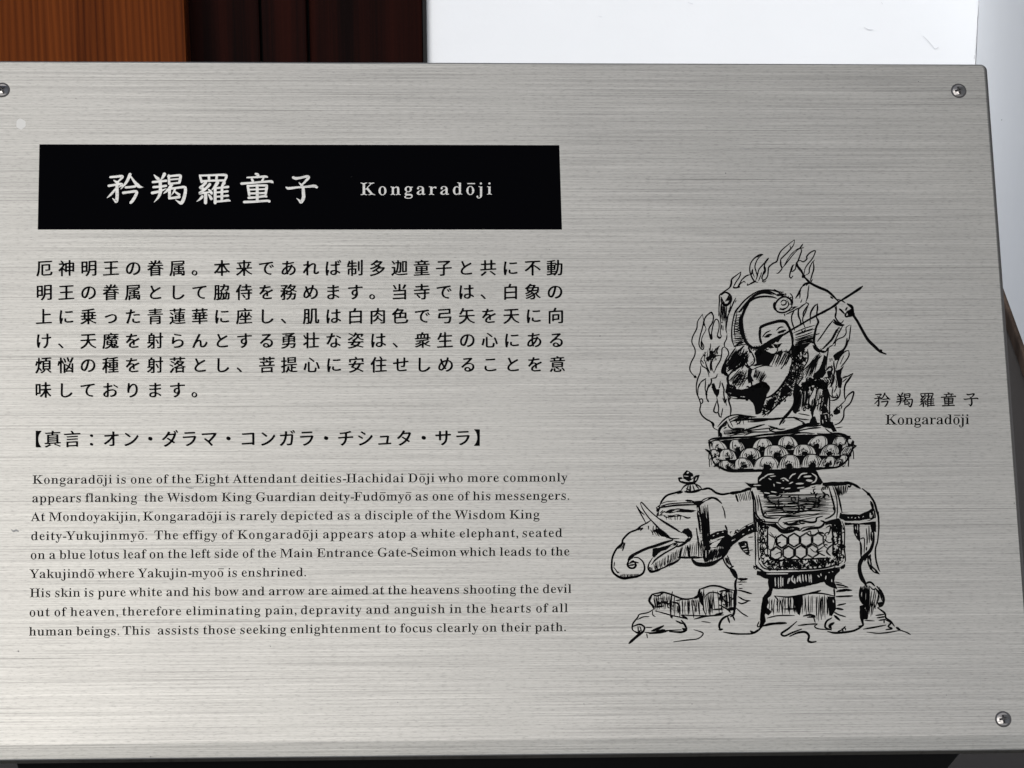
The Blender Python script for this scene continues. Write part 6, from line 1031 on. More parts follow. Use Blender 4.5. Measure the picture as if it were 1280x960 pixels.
S 2.2 200,20 250,60 275,110 280,145
S 2.6 280,145 320,195 380,230 440,255 520,268 860,268
W 1.3 300,120 400,110 460,105
W 1.2 640,235 860,222
O 980 560 9.143
S 2.2 790,0 750,80 735,120 690,170 620,215 520,232 380,245
O 860 560 9.143
F 860,250 1280,240 1280,500 1100,520 960,530 880,560 850,510 800,500 770,440 795,400 795,340 830,300
F 650,395 700,405 790,405 800,445 720,455 690,435
W 1.5 870,335 915,305 980,298
W 1.2 940,328 1000,322
W 1.5 815,375 850,345 870,340
W 1.3 750,430 830,428
W 1.5 770,490 825,494
W 1.3 1060,355 1105,345 1140,378
W 1.3 1080,370 1120,385
W 1.5 1160,350 1200,310 1235,296
W 1.6 1160,380 1215,378
W 1.2 980,412 985,440
W 1.2 1065,460 1120,458
W 1.6 1220,405 1280,420
W 1.2 1010,395 1060,405
W 1.2 920,350 950,365
W 1.5 870,512 930,520
W 1.3 950,500 1010,510
W 1.3 1090,505 1140,512
O 980 560 9.143
F 0,230 350,230 385,285 420,350 445,395 420,420 300,440 200,470 100,500 0,520
W 1.6 60,352 90,312 132,294
W 1.6 160,352 200,300 262,290
W 2.2 228,330 308,325
W 1.7 320,292 368,330 358,380 318,402
W 2.8 255,370 320,378
W 2.0 138,410 220,408
W 2.0 0,345 50,380
W 1.4 60,410 100,390
W 1.4 10,470 70,460
W 1.6 300,440 400,425
W 1.2 330,462 380,455
W 1.3 150,460 230,450
G elephant
O 750 560 9.143
F 945,300 990,252 1060,290 1072,345 1020,385 950,350
V 990,280 1010,270 1018,285 996,295
V 1040,330 1065,325 1060,345 1040,350
W 1.0 960,320 1010,325
S 3.2 898,345 920,380 980,400 1060,400 1105,360 1132,313
S 2.4 898,345 940,345
S 2.4 1132,313 1090,330 1070,380
V 915,362 935,360 945,375 925,378
V 1085,370 1100,340 1108,345 1095,372
S 3.4 1010,400 1070,405
S 1.8 920,495 960,440 1010,415 1080,410 1140,440 1165,475
S 1.5 1012,420 985,500
S 2.2 1030,420 1032,500
S 1.6 1060,425 1080,490
S 1.6 1090,420 1130,465
S 1.6 985,462 1040,492
S 3.0 970,500 1060,502 1165,472
S 2.4 920,490 870,510 770,540 710,600 682,660
S 3.4 872,512 940,503
F 640,680 682,648 692,690 668,742 642,722
W 1.0 655,685 670,680
S 2.6 667,740 652,780
S 1.8 1165,480 1230,465 1280,470
S 1.0 690,640 760,615 880,605
S 1.4 700,660 820,636 1000,625 1085,630
S 2.0 690,677 750,663
S 1.3 745,667 900,648 1085,644
S 2.6 980,600 1055,606
F 1030,595 1080,608 1160,603 1200,580 1240,567 1280,565 1280,580 1220,600 1170,630 1145,660 1140,740 1112,740 1103,660 1060,630
W 1.2 1175,608 1235,578
W 1.2 1118,680 1122,720
F 735,740 800,700 900,690 1000,700 1105,715 1040,738 900,732 800,748
W 1.1 850,714 905,708
W 1.0 830,725 880,735
S 1.3 682,770 720,735 745,722
S 1.2 690,742 720,712
S 1.3 670,770 720,765
F 718,770 780,770 900,758 955,780 880,786 800,795 760,802
S 1.9 950,782 1000,800 1032,795
W 1.3 748,775 782,783
W 1.0 850,775 880,772
S 1.4 460,630 490,700 560,800 640,880 720,960
S 1.5 462,630 480,625 560,710 650,790 760,870 905,960
S 1.5 415,662 470,760 525,860
S 1.4 415,660 460,722 507,765
S 1.8 575,830 530,860 470,890 420,932 350,960
S 1.2 490,910 460,942
S 1.1 550,890 556,932
S 1.1 610,890 605,930
S 1.1 640,905 645,940
S 2.8 1112,740 1130,830 1145,960
S 1.3 1150,740 1190,830 1212,960
S 1.5 1132,740 1160,830 1190,960
S 1.5 1170,740 1210,800 1222,870 1240,960
S 1.2 1100,912 1106,960
O 750 640 9.143
S 2.5 530,130 470,160 430,200 340,235 265,310 250,360 190,420 145,510 133,600 140,670 180,720 260,757 340,750 430,735 490,700 510,640 490,570 440,525 390,520
S 3.0 140,670 180,720 260,757 340,750 430,735 490,700
S 2.6 330,550 315,600 335,635 380,642 408,615 405,580
S 2.0 330,590 380,570 440,582
S 2.0 330,612 400,600
S 1.8 350,570 380,560 400,590
S 3.4 322,548 350,510 440,460 540,415 640,385 740,350 830,322
S 3.2 380,510 345,530 322,555
H 1.3 15 235,712 445,705 440,742 225,750
S 1.2 155,630 190,672
S 1.2 180,670 205,700
S 1.2 165,570 160,625
S 1.2 200,680 220,700
H 1.3 6 255,350 292,345 262,455 205,420
S 1.1 480,180 440,208
S 1.1 495,185 460,215
S 1.1 465,175 430,205
S 1.1 555,160 556,198
S 1.2 610,165 600,260
S 1.2 640,165 645,230
H 1.3 8 570,200 720,205 830,310 610,270
F 600,215 640,190 700,195 760,260 850,322 780,302 690,272 650,235
S 1.6 580,95 690,205 800,295 905,305
S 1.6 650,60 800,150 935,240
F 930,230 960,192 1010,183 1050,225 1058,290 1020,340 960,342 1005,290 985,262
W 1.0 1012,295 1030,290
S 2.0 850,332 900,345 970,345
F 600,420 640,410 680,408 800,372 850,350 885,350 870,380 800,395 760,430 700,450 650,490 615,525 595,500
W 1.2 665,478 740,440
W 1.2 810,385 840,378
S 2.0 890,365 860,402 740,470 640,540 590,600
S 2.6 1000,340 940,375 880,400
S 1.8 600,525 560,590 550,650 582,682 640,670 760,622 900,545 920,520
S 3.0 550,640 582,682 640,672 700,648
F 560,625 590,640 592,680 562,668
W 1.0 572,650 575,655
H 1.2 20 600,595 960,385 930,530 615,665
S 3.0 760,610 830,590 900,550
S 2.8 895,520 1000,522 1060,520 1155,520
S 3.0 1000,390 1012,460 1022,520
H 1.3 9 970,380 1165,330 1165,515 930,520
S 4.4 1050,540 1100,590 1200,602 1280,570
S 1.6 1100,190 1122,350 1130,500
O 860 640 9.143
S 3.0 130,0 170,130 180,280 190,400
S 1.5 160,0 200,130 235,262
S 1.8 190,20 220,140 237,262
S 1.8 150,60 190,200 200,340
H 1.5 5 165,150 225,170 225,330 185,330
S 1.3 100,190 112,350
S 1.1 118,280 122,380
H 1.4 6 120,330 240,340 230,560 150,510
F 190,400 240,440 230,560 190,580 165,520
W 1.0 205,440 205,520
S 2.4 0,520 60,522 160,522
S 4.4 60,560 110,600 200,607 280,590 380,530
F 230,270 330,222 430,205 460,255 500,280 560,240 700,150 750,130 760,230 680,262 600,312 510,382 450,470 420,505 395,500 405,400 420,320 330,320 260,315 240,335 190,335
W 1.8 262,332 340,305 410,282
W 1.3 605,200 740,130
W 1.8 490,410 590,330 680,265
W 1.1 285,275 300,268
W 1.1 330,250 350,245
W 1.1 390,232 405,232
W 1.1 620,260 640,250
W 1.1 690,215 705,200
W 1.3 730,180 735,200
W 1.2 500,330 540,310
F 190,335 240,330 250,360 380,310 430,300 430,420 400,400 350,395 320,408 262,408 250,440 200,420
V 250,390 300,345 382,312 345,360 322,398 262,408
H 1.5 16 250,440 440,400 425,510 190,580
S 3.0 380,540 410,500 450,460
S 1.8 430,155 442,200 452,250
S 1.3 415,0 425,72
F 570,350 640,330 678,335 692,400 705,470 680,492 640,465 600,420
W 1.1 612,400 660,392
W 1.1 630,435 675,425
W 1.2 655,360 660,380
W 1.0 650,455 680,452
S 1.3 660,480 712,498
S 1.0 690,290 745,285
S 1.0 700,440 740,432
S 2.0 395,510 420,580 470,640 512,660
S 1.8 450,500 480,580 502,625
H 1.2 5 415,520 455,510 492,625 445,600
S 2.0 480,640 520,620
S 3.4 500,650 535,690 562,755
S 2.0 530,670 552,700
S 2.4 560,755 538,820 550,900 550,960
S 3.0 572,765 630,770 675,765
S 1.2 560,802 670,800
S 1.2 640,770 600,790
S 1.0 580,830 620,825
S 1.2 580,875 622,875
S 1.3 600,900 660,920 725,937
S 1.8 745,20 760,100 768,300 772,450 770,600
S 2.0 760,0 762,60
S 1.6 800,200 800,400 810,560
S 2.2 770,600 800,640 860,678
F 745,610 790,620 802,650 772,660 745,642
W 1.2 765,635 772,648
S 1.7 805,570 850,630 900,652 1000,657 1280,662
S 1.5 860,680 900,692 1000,697 1280,690
F 790,670 850,680 900,700 1280,692 1280,860 1150,880 1010,882 960,872 930,840 920,770 880,762 830,735 785,720
O 860 640 9.143
W 1.6 900,708 1000,708 1140,706
w 1.7 4 985,745 1105,745 1105,860 990,860
W 1.6 1150,760 1140,820
W 1.6 1165,755 1150,800
W 1.8 1200,730 1185,770 1210,810
W 1.8 1215,760 1222,820
W 1.8 1255,740 1248,800
W 1.8 1270,730 1275,790
S 4.6 945,870 930,960
S 2.4 960,860 955,900
G saddle_cloth
O 860 640 9.143
S 2.0 912,150 908,300 912,500
K 1.6 26 40 805,130 905,100 905,500 830,510 812,300
K 1.2 24 50 800,60 900,150 900,230 810,240
S 1.4 870,340 900,400 880,430
S 1.6 820,350 870,345 900,360
S 2.2 880,500 905,505 930,490
S 2.0 840,560 870,590 905,560 930,560
K 1.8 64 34 900,560 1280,560 1280,645 930,645
S 1.4 850,590 900,630 930,640
X 1070 335 8.8 1.7
X 1210 322 9.0 1.3
X 1005 475 8.8 1.3
X 1150 468 8.8 1.3
S 1.4 920,250 980,290 1010,270
S 1.6 920,420 960,440 1010,400
S 2.0 1020,360 1060,345
S 2.4 1015,290 1012,340 1030,390
S 1.3 930,160 910,200
S 2.2 920,500 950,540 1050,552 1280,545
S 1.4 935,500 960,540
S 2.6 985,140 1020,180 1080,205 1160,212 1190,195
S 3.0 1000,160 1050,215 1100,235 1180,222 1230,200 1280,215
S 1.5 1020,120 1080,180 1150,190 1210,175 1280,185
S 1.4 1090,115 1130,135 1200,135 1280,120
O 860 560 9.143
S 2.6 155,475 220,460 270,475 320,512 390,530 460,520 520,512
F 450,520 510,495 600,488 690,450 730,455 720,480 620,510 520,535
H 1.4 9 540,525 730,490 745,600 570,612
S 2.4 545,530 570,612
S 2.6 140,622 190,590 260,570 320,580 385,632
S 1.8 150,640 200,600 260,578
S 1.4 390,662 415,725 427,802
S 2.2 425,885 447,935
S 2.2 710,480 740,540 750,650 752,850
S 2.0 735,490 768,600 778,740 810,800 870,842 1000,852 1035,850
S 2.2 805,540 830,650 850,740 880,790 960,802 1035,798
S 1.4 780,540 800,640 800,720
S 2.4 835,690 850,720
F 765,760 790,800 840,845 900,865 1005,860 1060,950 980,910 900,880 830,900 800,960 775,960
W 1.2 790,850 795,950
W 1.2 815,880 812,940
S 1.6 575,955 650,900 750,850
S 1.4 590,960 660,915 750,868
H 1.4 10 860,560 870,790 1280,785 1280,550
H 1.0 6 880,580 880,700 1100,690 1100,570
S 2.2 900,570 940,615 1000,640 1080,640
S 1.8 1000,640 1005,680 1050,692 1090,670
S 1.8 1110,650 1080,690 1110,738 1160,720 1210,748 1250,720 1280,700
S 1.8 1130,632 1200,640 1280,640
S 1.8 860,770 880,740 900,760
S 1.8 1030,840 1060,800 1100,790 1280,782
S 2.2 1090,850 1160,880 1280,870
S 2.6 1000,870 1060,930 1110,942 1150,910 1220,910 1280,942
F 1080,850 1130,850 1200,880 1130,880
O 980 560 9.143
F 440,395 560,385 700,388 770,410 700,425 600,435 520,435 440,430
S 2.0 740,410 765,420 750,445 730,430
S 3.2 690,390 780,410 870,460
S 2.6 895,465 970,530 1030,620 1060,720 1080,800 1080,960
S 3.6 950,515 985,540
H 1.3 11 575,425 740,420 710,530 615,560
S 2.2 510,440 545,560 572,660 580,735 530,785 470,812
S 1.6 555,430 598,560 610,700 600,810
S 2.2 578,430 620,540 662,735
F 555,680 580,660 580,710 560,715
F 640,740 700,738 860,762 960,720 1005,690 1020,740 1040,800 980,832 850,832 700,835 630,800
W 1.7 690,845 800,850 900,832 985,815
W 1.4 660,748 800,750 900,738
W 1.0 770,800 780,790
W 1.0 810,805 820,795
W 1.0 850,785 860,800
W 1.0 900,790 910,780
W 2.0 985,745 990,790 1005,770
W 1.0 730,790 740,800
S 3.2 990,610 1012,670 1015,720
S 2.0 1030,700 1045,800
F 690,850 860,862 980,845 1050,840 1055,960 1000,960 985,880 865,875 862,960 800,960 790,875 695,885
W 1.0 815,900 820,930
W 1.0 840,880 842,940
H 1.3 10 0,555 0,870 440,790 560,560
H 1.0 6 170,570 170,680 520,690 500,560
S 1.7 250,560 270,600 320,612 380,640 412,605 390,570 460,540
S 2.4 440,500 470,540 430,580
S 1.6 170,560 160,650 180,720
S 2.4 330,640 352,670 300,692 260,692
S 1.6 0,722 60,720 110,747 160,730 180,692 240,720 200,735
F 470,840 620,800 645,820 645,960 545,960 540,872 500,875 470,885
W 1.2 580,880 590,900
W 1.2 600,910 610,930
W 1.2 570,930 580,945
S 2.4 440,780 375,800 362,840 300,850 180,832 100,862 0,870
S 2.4 420,830 460,850 440,890
S 1.5 0,942 60,910 150,908 185,940 220,912 350,890
S 3.0 205,952 300,920 400,910 442,885 462,855
S 2.0 175,820 190,860 240,860
O 980 640 9.143
K 1.9 70 34 550,150 650,120 662,500 665,570 540,600 400,610 400,550 540,530 560,480 560,300
K 1.7 60 34 0,560 400,540 500,540 500,600 300,640 0,645
S 2.2 545,170 560,300 558,490
S 2.6 648,110 655,300 655,500
S 1.6 665,110 692,200 690,400 702,540 690,582
F 640,630 700,590 700,625 682,650 650,655
S 2.0 655,580 500,632 300,655 0,662
S 1.7 640,632 400,672 200,687 0,692
F 0,702 250,684 480,655 640,640 640,675 590,722 575,790 610,885 540,862 480,832 460,800 300,840 100,882 0,882
w 1.8 9 40,735 330,705 335,800 55,820
W 1.4 385,725 405,745
W 1.3 420,705 425,730
W 1.0 550,680 560,685
W 1.0 510,695 520,690
W 1.4 480,730 475,770
W 1.2 545,770 545,800
X 115 322 9 1.3
X 252 320 9 1.3
X 388 315 8.6 1.2
X 50 465 8.8 1.3
X 192 460 9 1.4
X 325 448 8.6 1.2
S 1.4 455,310 510,350 555,340
S 1.4 455,280 480,240 520,230
S 1.8 480,180 530,160 520,230 500,260
S 1.5 250,240 300,220 310,260 350,260 385,230
S 1.5 385,190 400,230 440,250
S 1.5 470,380 400,430 370,450 400,480
S 2.0 555,370 500,420 490,460 530,500
S 1.5 370,450 440,490 470,500
S 1.4 400,480 350,510
S 2.0 0,548 250,540 530,525
S 1.4 460,370 500,380
S 2.2 570,870 580,960
S 2.6 600,912 690,890 770,895
S 1.4 620,905 700,905
S 1.1 590,822 690,838
S 1.1 600,860 735,862
S 1.1 580,800 640,810
G elephant_hindquarters
F 790,140 860,150 872,280 870,345 830,305 795,240
W 1.0 810,170 815,200
W 1.0 840,200 842,230
W 1.0 825,250 830,270
S 2.6 870,340 880,400 880,520
S 1.5 870,308 918,308 915,470
S 1.6 940,190 950,300 948,380
S 1.6 970,160 975,350
S 2.4 995,230 1000,330
F 990,130 1042,108 1052,190 1020,242 1000,230
W 1.2 1020,140 1035,180
S 4.4 1025,240 1020,340 985,440 920,505 880,560 862,630 880,720 920,800 942,850
S 2.0 1080,0 1085,150 1070,330 1045,420 1050,540 1080,650 1097,680
S 1.8 945,400 940,440
F 948,510 992,480 1005,610 1060,660 1097,715 1040,700 980,655 950,580
W 1.0 970,540 985,600
W 1.0 1010,650 1040,680
S 2.2 920,560 940,520 960,490
S 1.8 940,820 985,800 1035,845
S 1.6 905,850 870,940
G ground_rocks
O 770 710 6.737
S 2.2 305,220 350,212 400,205 470,225 510,242 560,260 610,262 680,245
S 3.0 370,210 400,205
S 3.0 305,220 280,275 310,318 322,345
S 1.8 310,225 350,235 400,212
H 1.2 9 310,250 450,235 435,310 330,345
S 2.4 340,330 400,320
S 2.6 370,290 420,290 440,310
S 1.8 320,345 270,375 200,390 180,420 142,470 140,520 180,545
S 1.5 180,435 230,412 280,410
S 1.4 307,360 310,395 332,410
S 1.6 330,362 400,380 470,400 540,415 602,432
S 2.0 475,200 460,290 462,415
S 1.5 495,230 488,300 492,400
S 2.2 475,285 530,310 538,410
S 1.5 500,275 565,265
S 1.5 560,270 562,390
S 3.0 462,400 472,420
S 1.6 515,320 522,380
H 1.4 7 580,275 690,265 700,330 580,320
S 1.6 610,270 612,390
S 1.5 640,300 655,420
S 1.6 690,270 702,390
S 1.4 665,310 672,370
S 3.4 655,255 690,235 705,180
S 2.2 700,182 740,168 800,150 870,155 940,180 1010,190
S 3.8 700,190 712,260 728,310
S 2.0 720,200 722,290
S 1.8 740,180 732,280 742,360
H 1.3 6 745,215 830,205 815,405 780,405
S 1.7 748,242 790,207 850,210 892,240 922,300
S 2.2 870,200 912,190 965,200
S 3.8 880,220 892,285
S 2.0 868,310 940,350 965,375
H 1.6 6 905,205 1000,195 992,350 925,345
S 4.2 1000,190 1002,340
S 4.0 940,350 1000,340
S 2.0 820,350 905,345
S 2.6 830,397 900,378
S 1.6 550,395 660,402 780,400
S 2.0 660,430 760,407 905,395
S 2.8 552,398 602,430
S 1.4 730,340 760,400
S 2.4 140,492 200,475 240,500 220,545 180,545 150,530
S 1.7 185,490 190,535 212,520
S 1.4 200,490 215,530
S 3.4 110,635 165,585 235,528
S 1.8 240,540 300,547 400,530 550,520
S 3.2 300,530 345,515 400,487
S 3.2 330,545 370,530 410,522
S 1.6 280,555 380,545 440,530
S 2.6 550,440 580,480 592,520 550,540 450,535
S 2.2 505,445 560,470
S 3.2 560,510 592,527
S 1.2 250,500 305,502
S 1.4 258,552 265,590
S 1.6 655,520 720,540 732,560 690,595 600,607 485,622
S 1.2 720,450 795,460
S 2.8 970,390 900,425 870,480 877,525
S 2.4 865,520 900,515
S 2.2 905,540 980,552 1070,556 1160,548 1220,500 1240,430
S 2.8 1130,530 1160,545 1200,520
S 2.8 1000,340 990,390 965,410
S 1.6 1010,335 1060,380 1112,410
S 2.2 940,412 957,462
S 2.0 980,395 1000,442
S 1.8 1028,240 1080,270 1132,277
S 1.8 1030,290 1062,300 1115,280
S 1.5 1010,185 1075,195 1142,215
S 2.8 1015,90 1005,130 1005,195
S 3.6 960,0 990,50 1017,85
F 1220,400 1230,300 1280,235 1280,300 1252,400 1242,490 1205,500
S 1.6 1205,450 1190,490 1210,495
O 950 710 6.737
F 20,250 75,180 105,180 95,230 62,260 40,310 40,400 50,450 20,500 0,512 0,400
S 4.6 75,90 88,150 88,190
S 2.0 120,235 240,245 340,230 420,215 520,215 625,235
S 1.8 120,235 150,270 140,310
H 1.3 24 40,255 600,228 600,390 30,390
H 1.3 9 150,250 360,235 340,390 170,340
F 270,245 360,232 362,280 335,400 315,385
F 40,380 40,320 100,370 70,400
F 570,240 632,240 642,345 605,405 582,400
W 1.2 615,270 620,290
S 2.4 400,218 460,205 510,190
S 1.6 60,422 150,402 290,400
S 1.8 200,345 305,345
S 2.0 60,260 70,300
H 1.5 6 460,240 570,235 575,395 470,480
S 2.6 365,405 420,395 462,410 400,415
S 1.6 450,410 465,460
S 3.0 20,490 100,470 222,465
S 1.4 130,460 215,458
S 2.4 310,450 240,510 180,552 208,572 270,545 350,515
S 2.8 250,575 320,545 380,540 412,570 405,612 432,625 472,620
S 1.8 320,485 400,475 482,470
S 1.6 482,475 460,490 490,512 600,522
S 2.4 605,420 560,450 550,500 602,522
S 3.6 600,510 588,485 622,462
S 1.8 622,370 660,392 722,412
S 3.0 625,400 672,440
S 2.6 570,535 640,547 760,535 820,515 872,482
S 1.8 655,535 690,520 720,490
S 2.0 690,510 700,535
S 1.5 715,500 722,525
F 820,490 860,478 840,420 838,320 870,310 912,400 905,435 872,432 878,480 840,500
S 2.8 650,195 710,185 772,188
S 1.4 655,200 720,195
S 2.2 640,242 780,235
S 1.3 640,142 700,150 742,160
S 1.2 640,120 690,130
S 2.0 650,315 722,300
S 2.6 640,340 700,350
S 4.6 832,0 845,60 885,135
S 2.4 888,130 930,120 967,152
S 3.2 850,160 842,230 862,300
S 2.4 880,150 870,250 880,340
H 2.0 6 860,160 925,155 910,410 862,320
S 1.6 920,150 950,180 980,180 1002,240 990,290
S 3.0 985,155 1020,200 1042,260 1030,310 1000,330
S 2.0 970,170 1010,215 1028,275
F 980,290 1038,285 1005,328
S 1.6 930,270 942,345
S 1.6 945,280 950,320
S 1.8 958,290 970,345
S 2.4 990,335 1050,380 1060,420 1100,450 1132,490
S 1.8 975,400 1050,390
S 2.0 985,420 1055,410
S 1.8 1000,442 1062,432
S 1.4 880,442 965,446
S 2.0 870,515 960,500 1062,480
S 2.2 1060,440 1102,460 1080,492 1112,510 1060,520
S 1.8 1045,430 1045,465
S 1.6 900,540 1000,550 1100,540 1172,525
S 3.0 1148,500 1182,525
S 1.5 1172,520 1240,545 1268,562
G archer_figure
O 850 288 5.12
H 1.5 10 335,560 345,745 445,730 398,600
H 1.7 13 350,750 440,840 330,915 275,870
H 1.2 8 400,740 450,800 400,890 350,880
F 480,762 560,710 640,678 605,722 540,764
S 1.6 560,712 660,662
K 1.3 12 12 600,760 690,750 700,785 620,795
S 2.2 690,612 715,680 722,760
F 712,700 742,755 722,782
H 1.6 6 640,770 722,780 680,870 600,860
K 1.5 26 18 720,790 810,770 815,830 720,860
H 1.2 7 700,860 790,840 780,957 690,950
H 1.2 7 690,930 700,870 800,880 790,957
H 1.2 7 870,800 905,790 850,900 800,900
G flame_halo
H 1.1 6 150,775 250,745 232,830 142,850
K 1.3 10 16 140,790 240,770 230,850 150,850
S 1.2 300,560 292,620 300,660
S 1.1 325,470 310,540 300,600
H 1.1 5 255,480 300,480 290,600 258,600
G archer_figure
O 850 425 5.12
H 1.3 9 380,180 455,235 350,312 308,262
H 1.2 12 480,180 562,225 520,285 468,235
K 2.2 26 16 300,290 420,310 560,270 570,330 500,420 470,380 310,375
K 1.6 40 16 560,370 700,290 740,330 540,490 520,470
H 1.2 8 650,300 700,250 790,310 690,350
H 1.4 8 770,320 835,330 828,450 755,445
H 1.4 8 868,320 932,330 905,480 848,440
K 1.8 24 16 760,280 830,245 930,260 950,320 930,330 850,280 780,330
K 1.6 16 14 900,400 960,420 990,560 920,540
H 1.2 6 300,500 480,490 470,520 330,560
S 1.4 330,590 480,575 620,560
S 1.4 280,600 420,590 560,590
H 1.2 5 270,585 440,560 460,600 280,610
O 850 425 5.12
S 1.6 905,180 915,160 925,120
G elephant
O 750 562 3.2
H 1.5 8 395,225 432,225 442,370 408,380
H 1.3 12 430,405 540,358 500,420 420,458
H 1.0 8 390,260 402,390 420,390 408,260
H 1.0 9 205,470 290,435 290,465 210,490
H 1.1 6 250,260 330,265 325,285 260,280
S 1.2 235,235 300,225 380,222
K 1.4 14 8 520,330 610,300 610,310 530,350
G saddle_cloth
O 750 562 3.2
H 1.0 15 640,172 650,275 940,262 930,172
K 1.7 44 16 640,140 900,140 930,185 880,225 800,250 720,235 660,185
K 1.5 34 9 633,285 667,285 668,450 640,450
K 1.6 34 9 938,290 975,285 975,445 945,440
K 1.6 70 9 660,442 960,438 950,470 670,478
S 1.1 680,330 700,360 690,400
S 1.1 730,320 745,330 760,318
S 1.2 890,330 905,350 895,380 915,400
S 1.2 860,345 880,330 900,340
S 1.1 700,420 720,412 735,425
S 1.2 840,395 860,410 890,405
G ground_rocks
O 750 562 3.2
H 1.2 9 212,582 290,580 292,640 222,650
H 1.1 11 295,605 400,592 402,660 300,662
H 1.5 8 412,570 540,562 542,650 422,660
H 1.3 13 650,602 940,588 940,672 660,655
H 1.6 7 1055,560 1122,552 1100,650 1050,690
K 1.4 10 16 215,600 300,600 290,630 225,640
K 1.5 14 14 480,580 540,570 540,640 490,640
'''
rng = random.Random(5)
def lerp(a, b, t): return (a[0] + (b[0] - a[0]) * t, a[1] + (b[1] - a[1]) * t)
def inside(p, poly):
    c = False; n_ = len(poly)
    for k in range(n_):
        a, b = poly[k], poly[k - 1]
        if (a[1] > p[1]) != (b[1] > p[1]) and p[0] < (b[0] - a[0]) * (p[1] - a[1]) / (b[1] - a[1]) + a[0]: c = not c
    return c
class Pen:
    def __init__(self): self.ink = Ink(H0); self.last = 0
    def lay(self, mi):
        if mi != self.last: self.ink.h += 6e-6; self.last = mi
    def stroke(self, P, w, mi=0, taper=.5):
        self.lay(mi)
        Q = catmull(P, 5) if len(P) > 2 else [lerp(P[0], P[1], t / 4) for t in range(5)]
        n_ = len(Q); a, ph = rng.uniform(.04, .12), rng.uniform(0, 6)
        out = []
        for k, q in enumerate(Q):
            t = k / (n_ - 1); tp = taper + (1 - taper) * min(1, 5 * t, 5 * (1 - t))
            out.append((q[0], q[1], w * tp * (1 + a * math.sin(ph + t * 9))))
        self.ink.poly(*ribbon(out), mi)
    def fill(self, P, mi=0):
        self.lay(mi)
        Q = []                                              # slightly ragged pen-filled edge
        n_ = len(P)
        for k in range(n_):
            a, b = P[k], P[(k + 1) % n_]; L = math.hypot(b[0] - a[0], b[1] - a[1]); m_ = max(1, int(L / 2.2))
            for j in range(m_):
                q = lerp(a, b, j / m_); r_ = .28 if j else .1
                Q.append((q[0] + rng.uniform(-r_, r_), q[1] + rng.uniform(-r_, r_)))
        self.ink.poly(*fill_polys([Q]), mi)
    def hatch(self, w, n_, q, mi=0):
        for k in range(n_):
            t = (k + .5 + rng.uniform(-.28, .28)) / n_
            a, b = lerp(q[0], q[1], t), lerp(q[3], q[2], t)
            a2, b2 = lerp(a, b, rng.uniform(-.05, .1)), lerp(a, b, rng.uniform(.82, 1.06))
            mid = lerp(a2, b2, .5); s = math.hypot(b2[0] - a2[0], b2[1] - a2[1]) * .025
            w2 = w * .84
            self.stroke([a2, (mid[0] + rng.uniform(-s, s), mid[1] + rng.uniform(-s, s)), b2], w2 * rng.uniform(.75, 1.25), mi, .45)
    def curls(self, w, n_, r, poly, mi=0):
        xs, ys = [p[0] for p in poly], [p[1] for p in poly]; done = 0
        for _ in range(n_ * 30):
            p = (rng.uniform(min(xs), max(xs)), rng.uniform(min(ys), max(ys)))
            if not inside(p, poly): continue
            a0, sw, rr = rng.uniform(0, 6.28), rng.uniform(1.5, 4.2), r * rng.uniform(.35, .8)
            self.stroke([(p[0] + rr * math.cos(a0 + sw * j / 5) * .8, p[1] + rr * math.sin(a0 + sw * j / 5)) for j in range(6)], w * rng.uniform(.7, 1.2), mi, .6)
            done += 1
            if done >= n_: break
    def petal(self, cx, cy, w, h):
        x0, x1, yb_ = cx - w / 2, cx + w / 2, cy + h / 2
        ln = rng.uniform(-.12, .12) + (cx - 977) / 600
        def pt(t_, r_): return (cx + w * .5 * t_ * r_ + ln * w * math.sqrt(max(0, 1 - t_ * t_)) * r_, yb_ - h * math.sqrt(max(0, 1 - abs(t_) ** 2.4)) * r_)
        dome = [pt(-1 + k / 6, 1) for k in range(13)]
        self.fill(dome, 1)
        self.stroke(dome, 1.5, 0, .8)
        for t_ in ((.86, .68, .5) if 900 < cx < 1054 else (.6,)):
            for s in (-1, 1):
                if rng.random() < .15: continue
                self.stroke([pt(s * t_ * q, .55 + .42 * t_) if False else (cx + s * t_ * w * .5 * q2 + ln * w * q3, yb_ - h * q3) for q2, q3 in ((1.0, .05), (.97, .4), (.78, .72), (.5, .9))],
                            rng.uniform(.7, 1.2))
        core = [(cx - w * .2, yb_), (cx - w * .24, yb_ - h * .3), (cx - w * .08 + ln * w * .5, yb_ - h * .62), (cx + w * .12 + ln * w * .5, yb_ - h * .58), (cx + w * .24, yb_ - h * .25), (cx + w * .18, yb_)]
        self.fill([lerp((cx, yb_), q, .62) for q in core])
        self.curls(1.1, 13, 2.4, core)
        if 905 < cx < 1048: self.hatch(.8, 4, [(cx - w * .3, yb_ - h * .5), (cx + w * .3, yb_ - h * .5), (cx + w * .22, yb_), (cx - w * .22, yb_)])
    def hexa(self, cx, cy, r, w):
        for rr, ww in ((r, w), (r * .86, w * .55)):
            P = [(cx + rr * math.sin(k * math.pi / 3) * .92, cy + rr * math.cos(k * math.pi / 3)) for k in range(7)]
            for a, b in zip(P, P[1:]): self.stroke([a, b], ww, 0, .85)
parts = {}; order = []
org = (0, 0); sc = 1
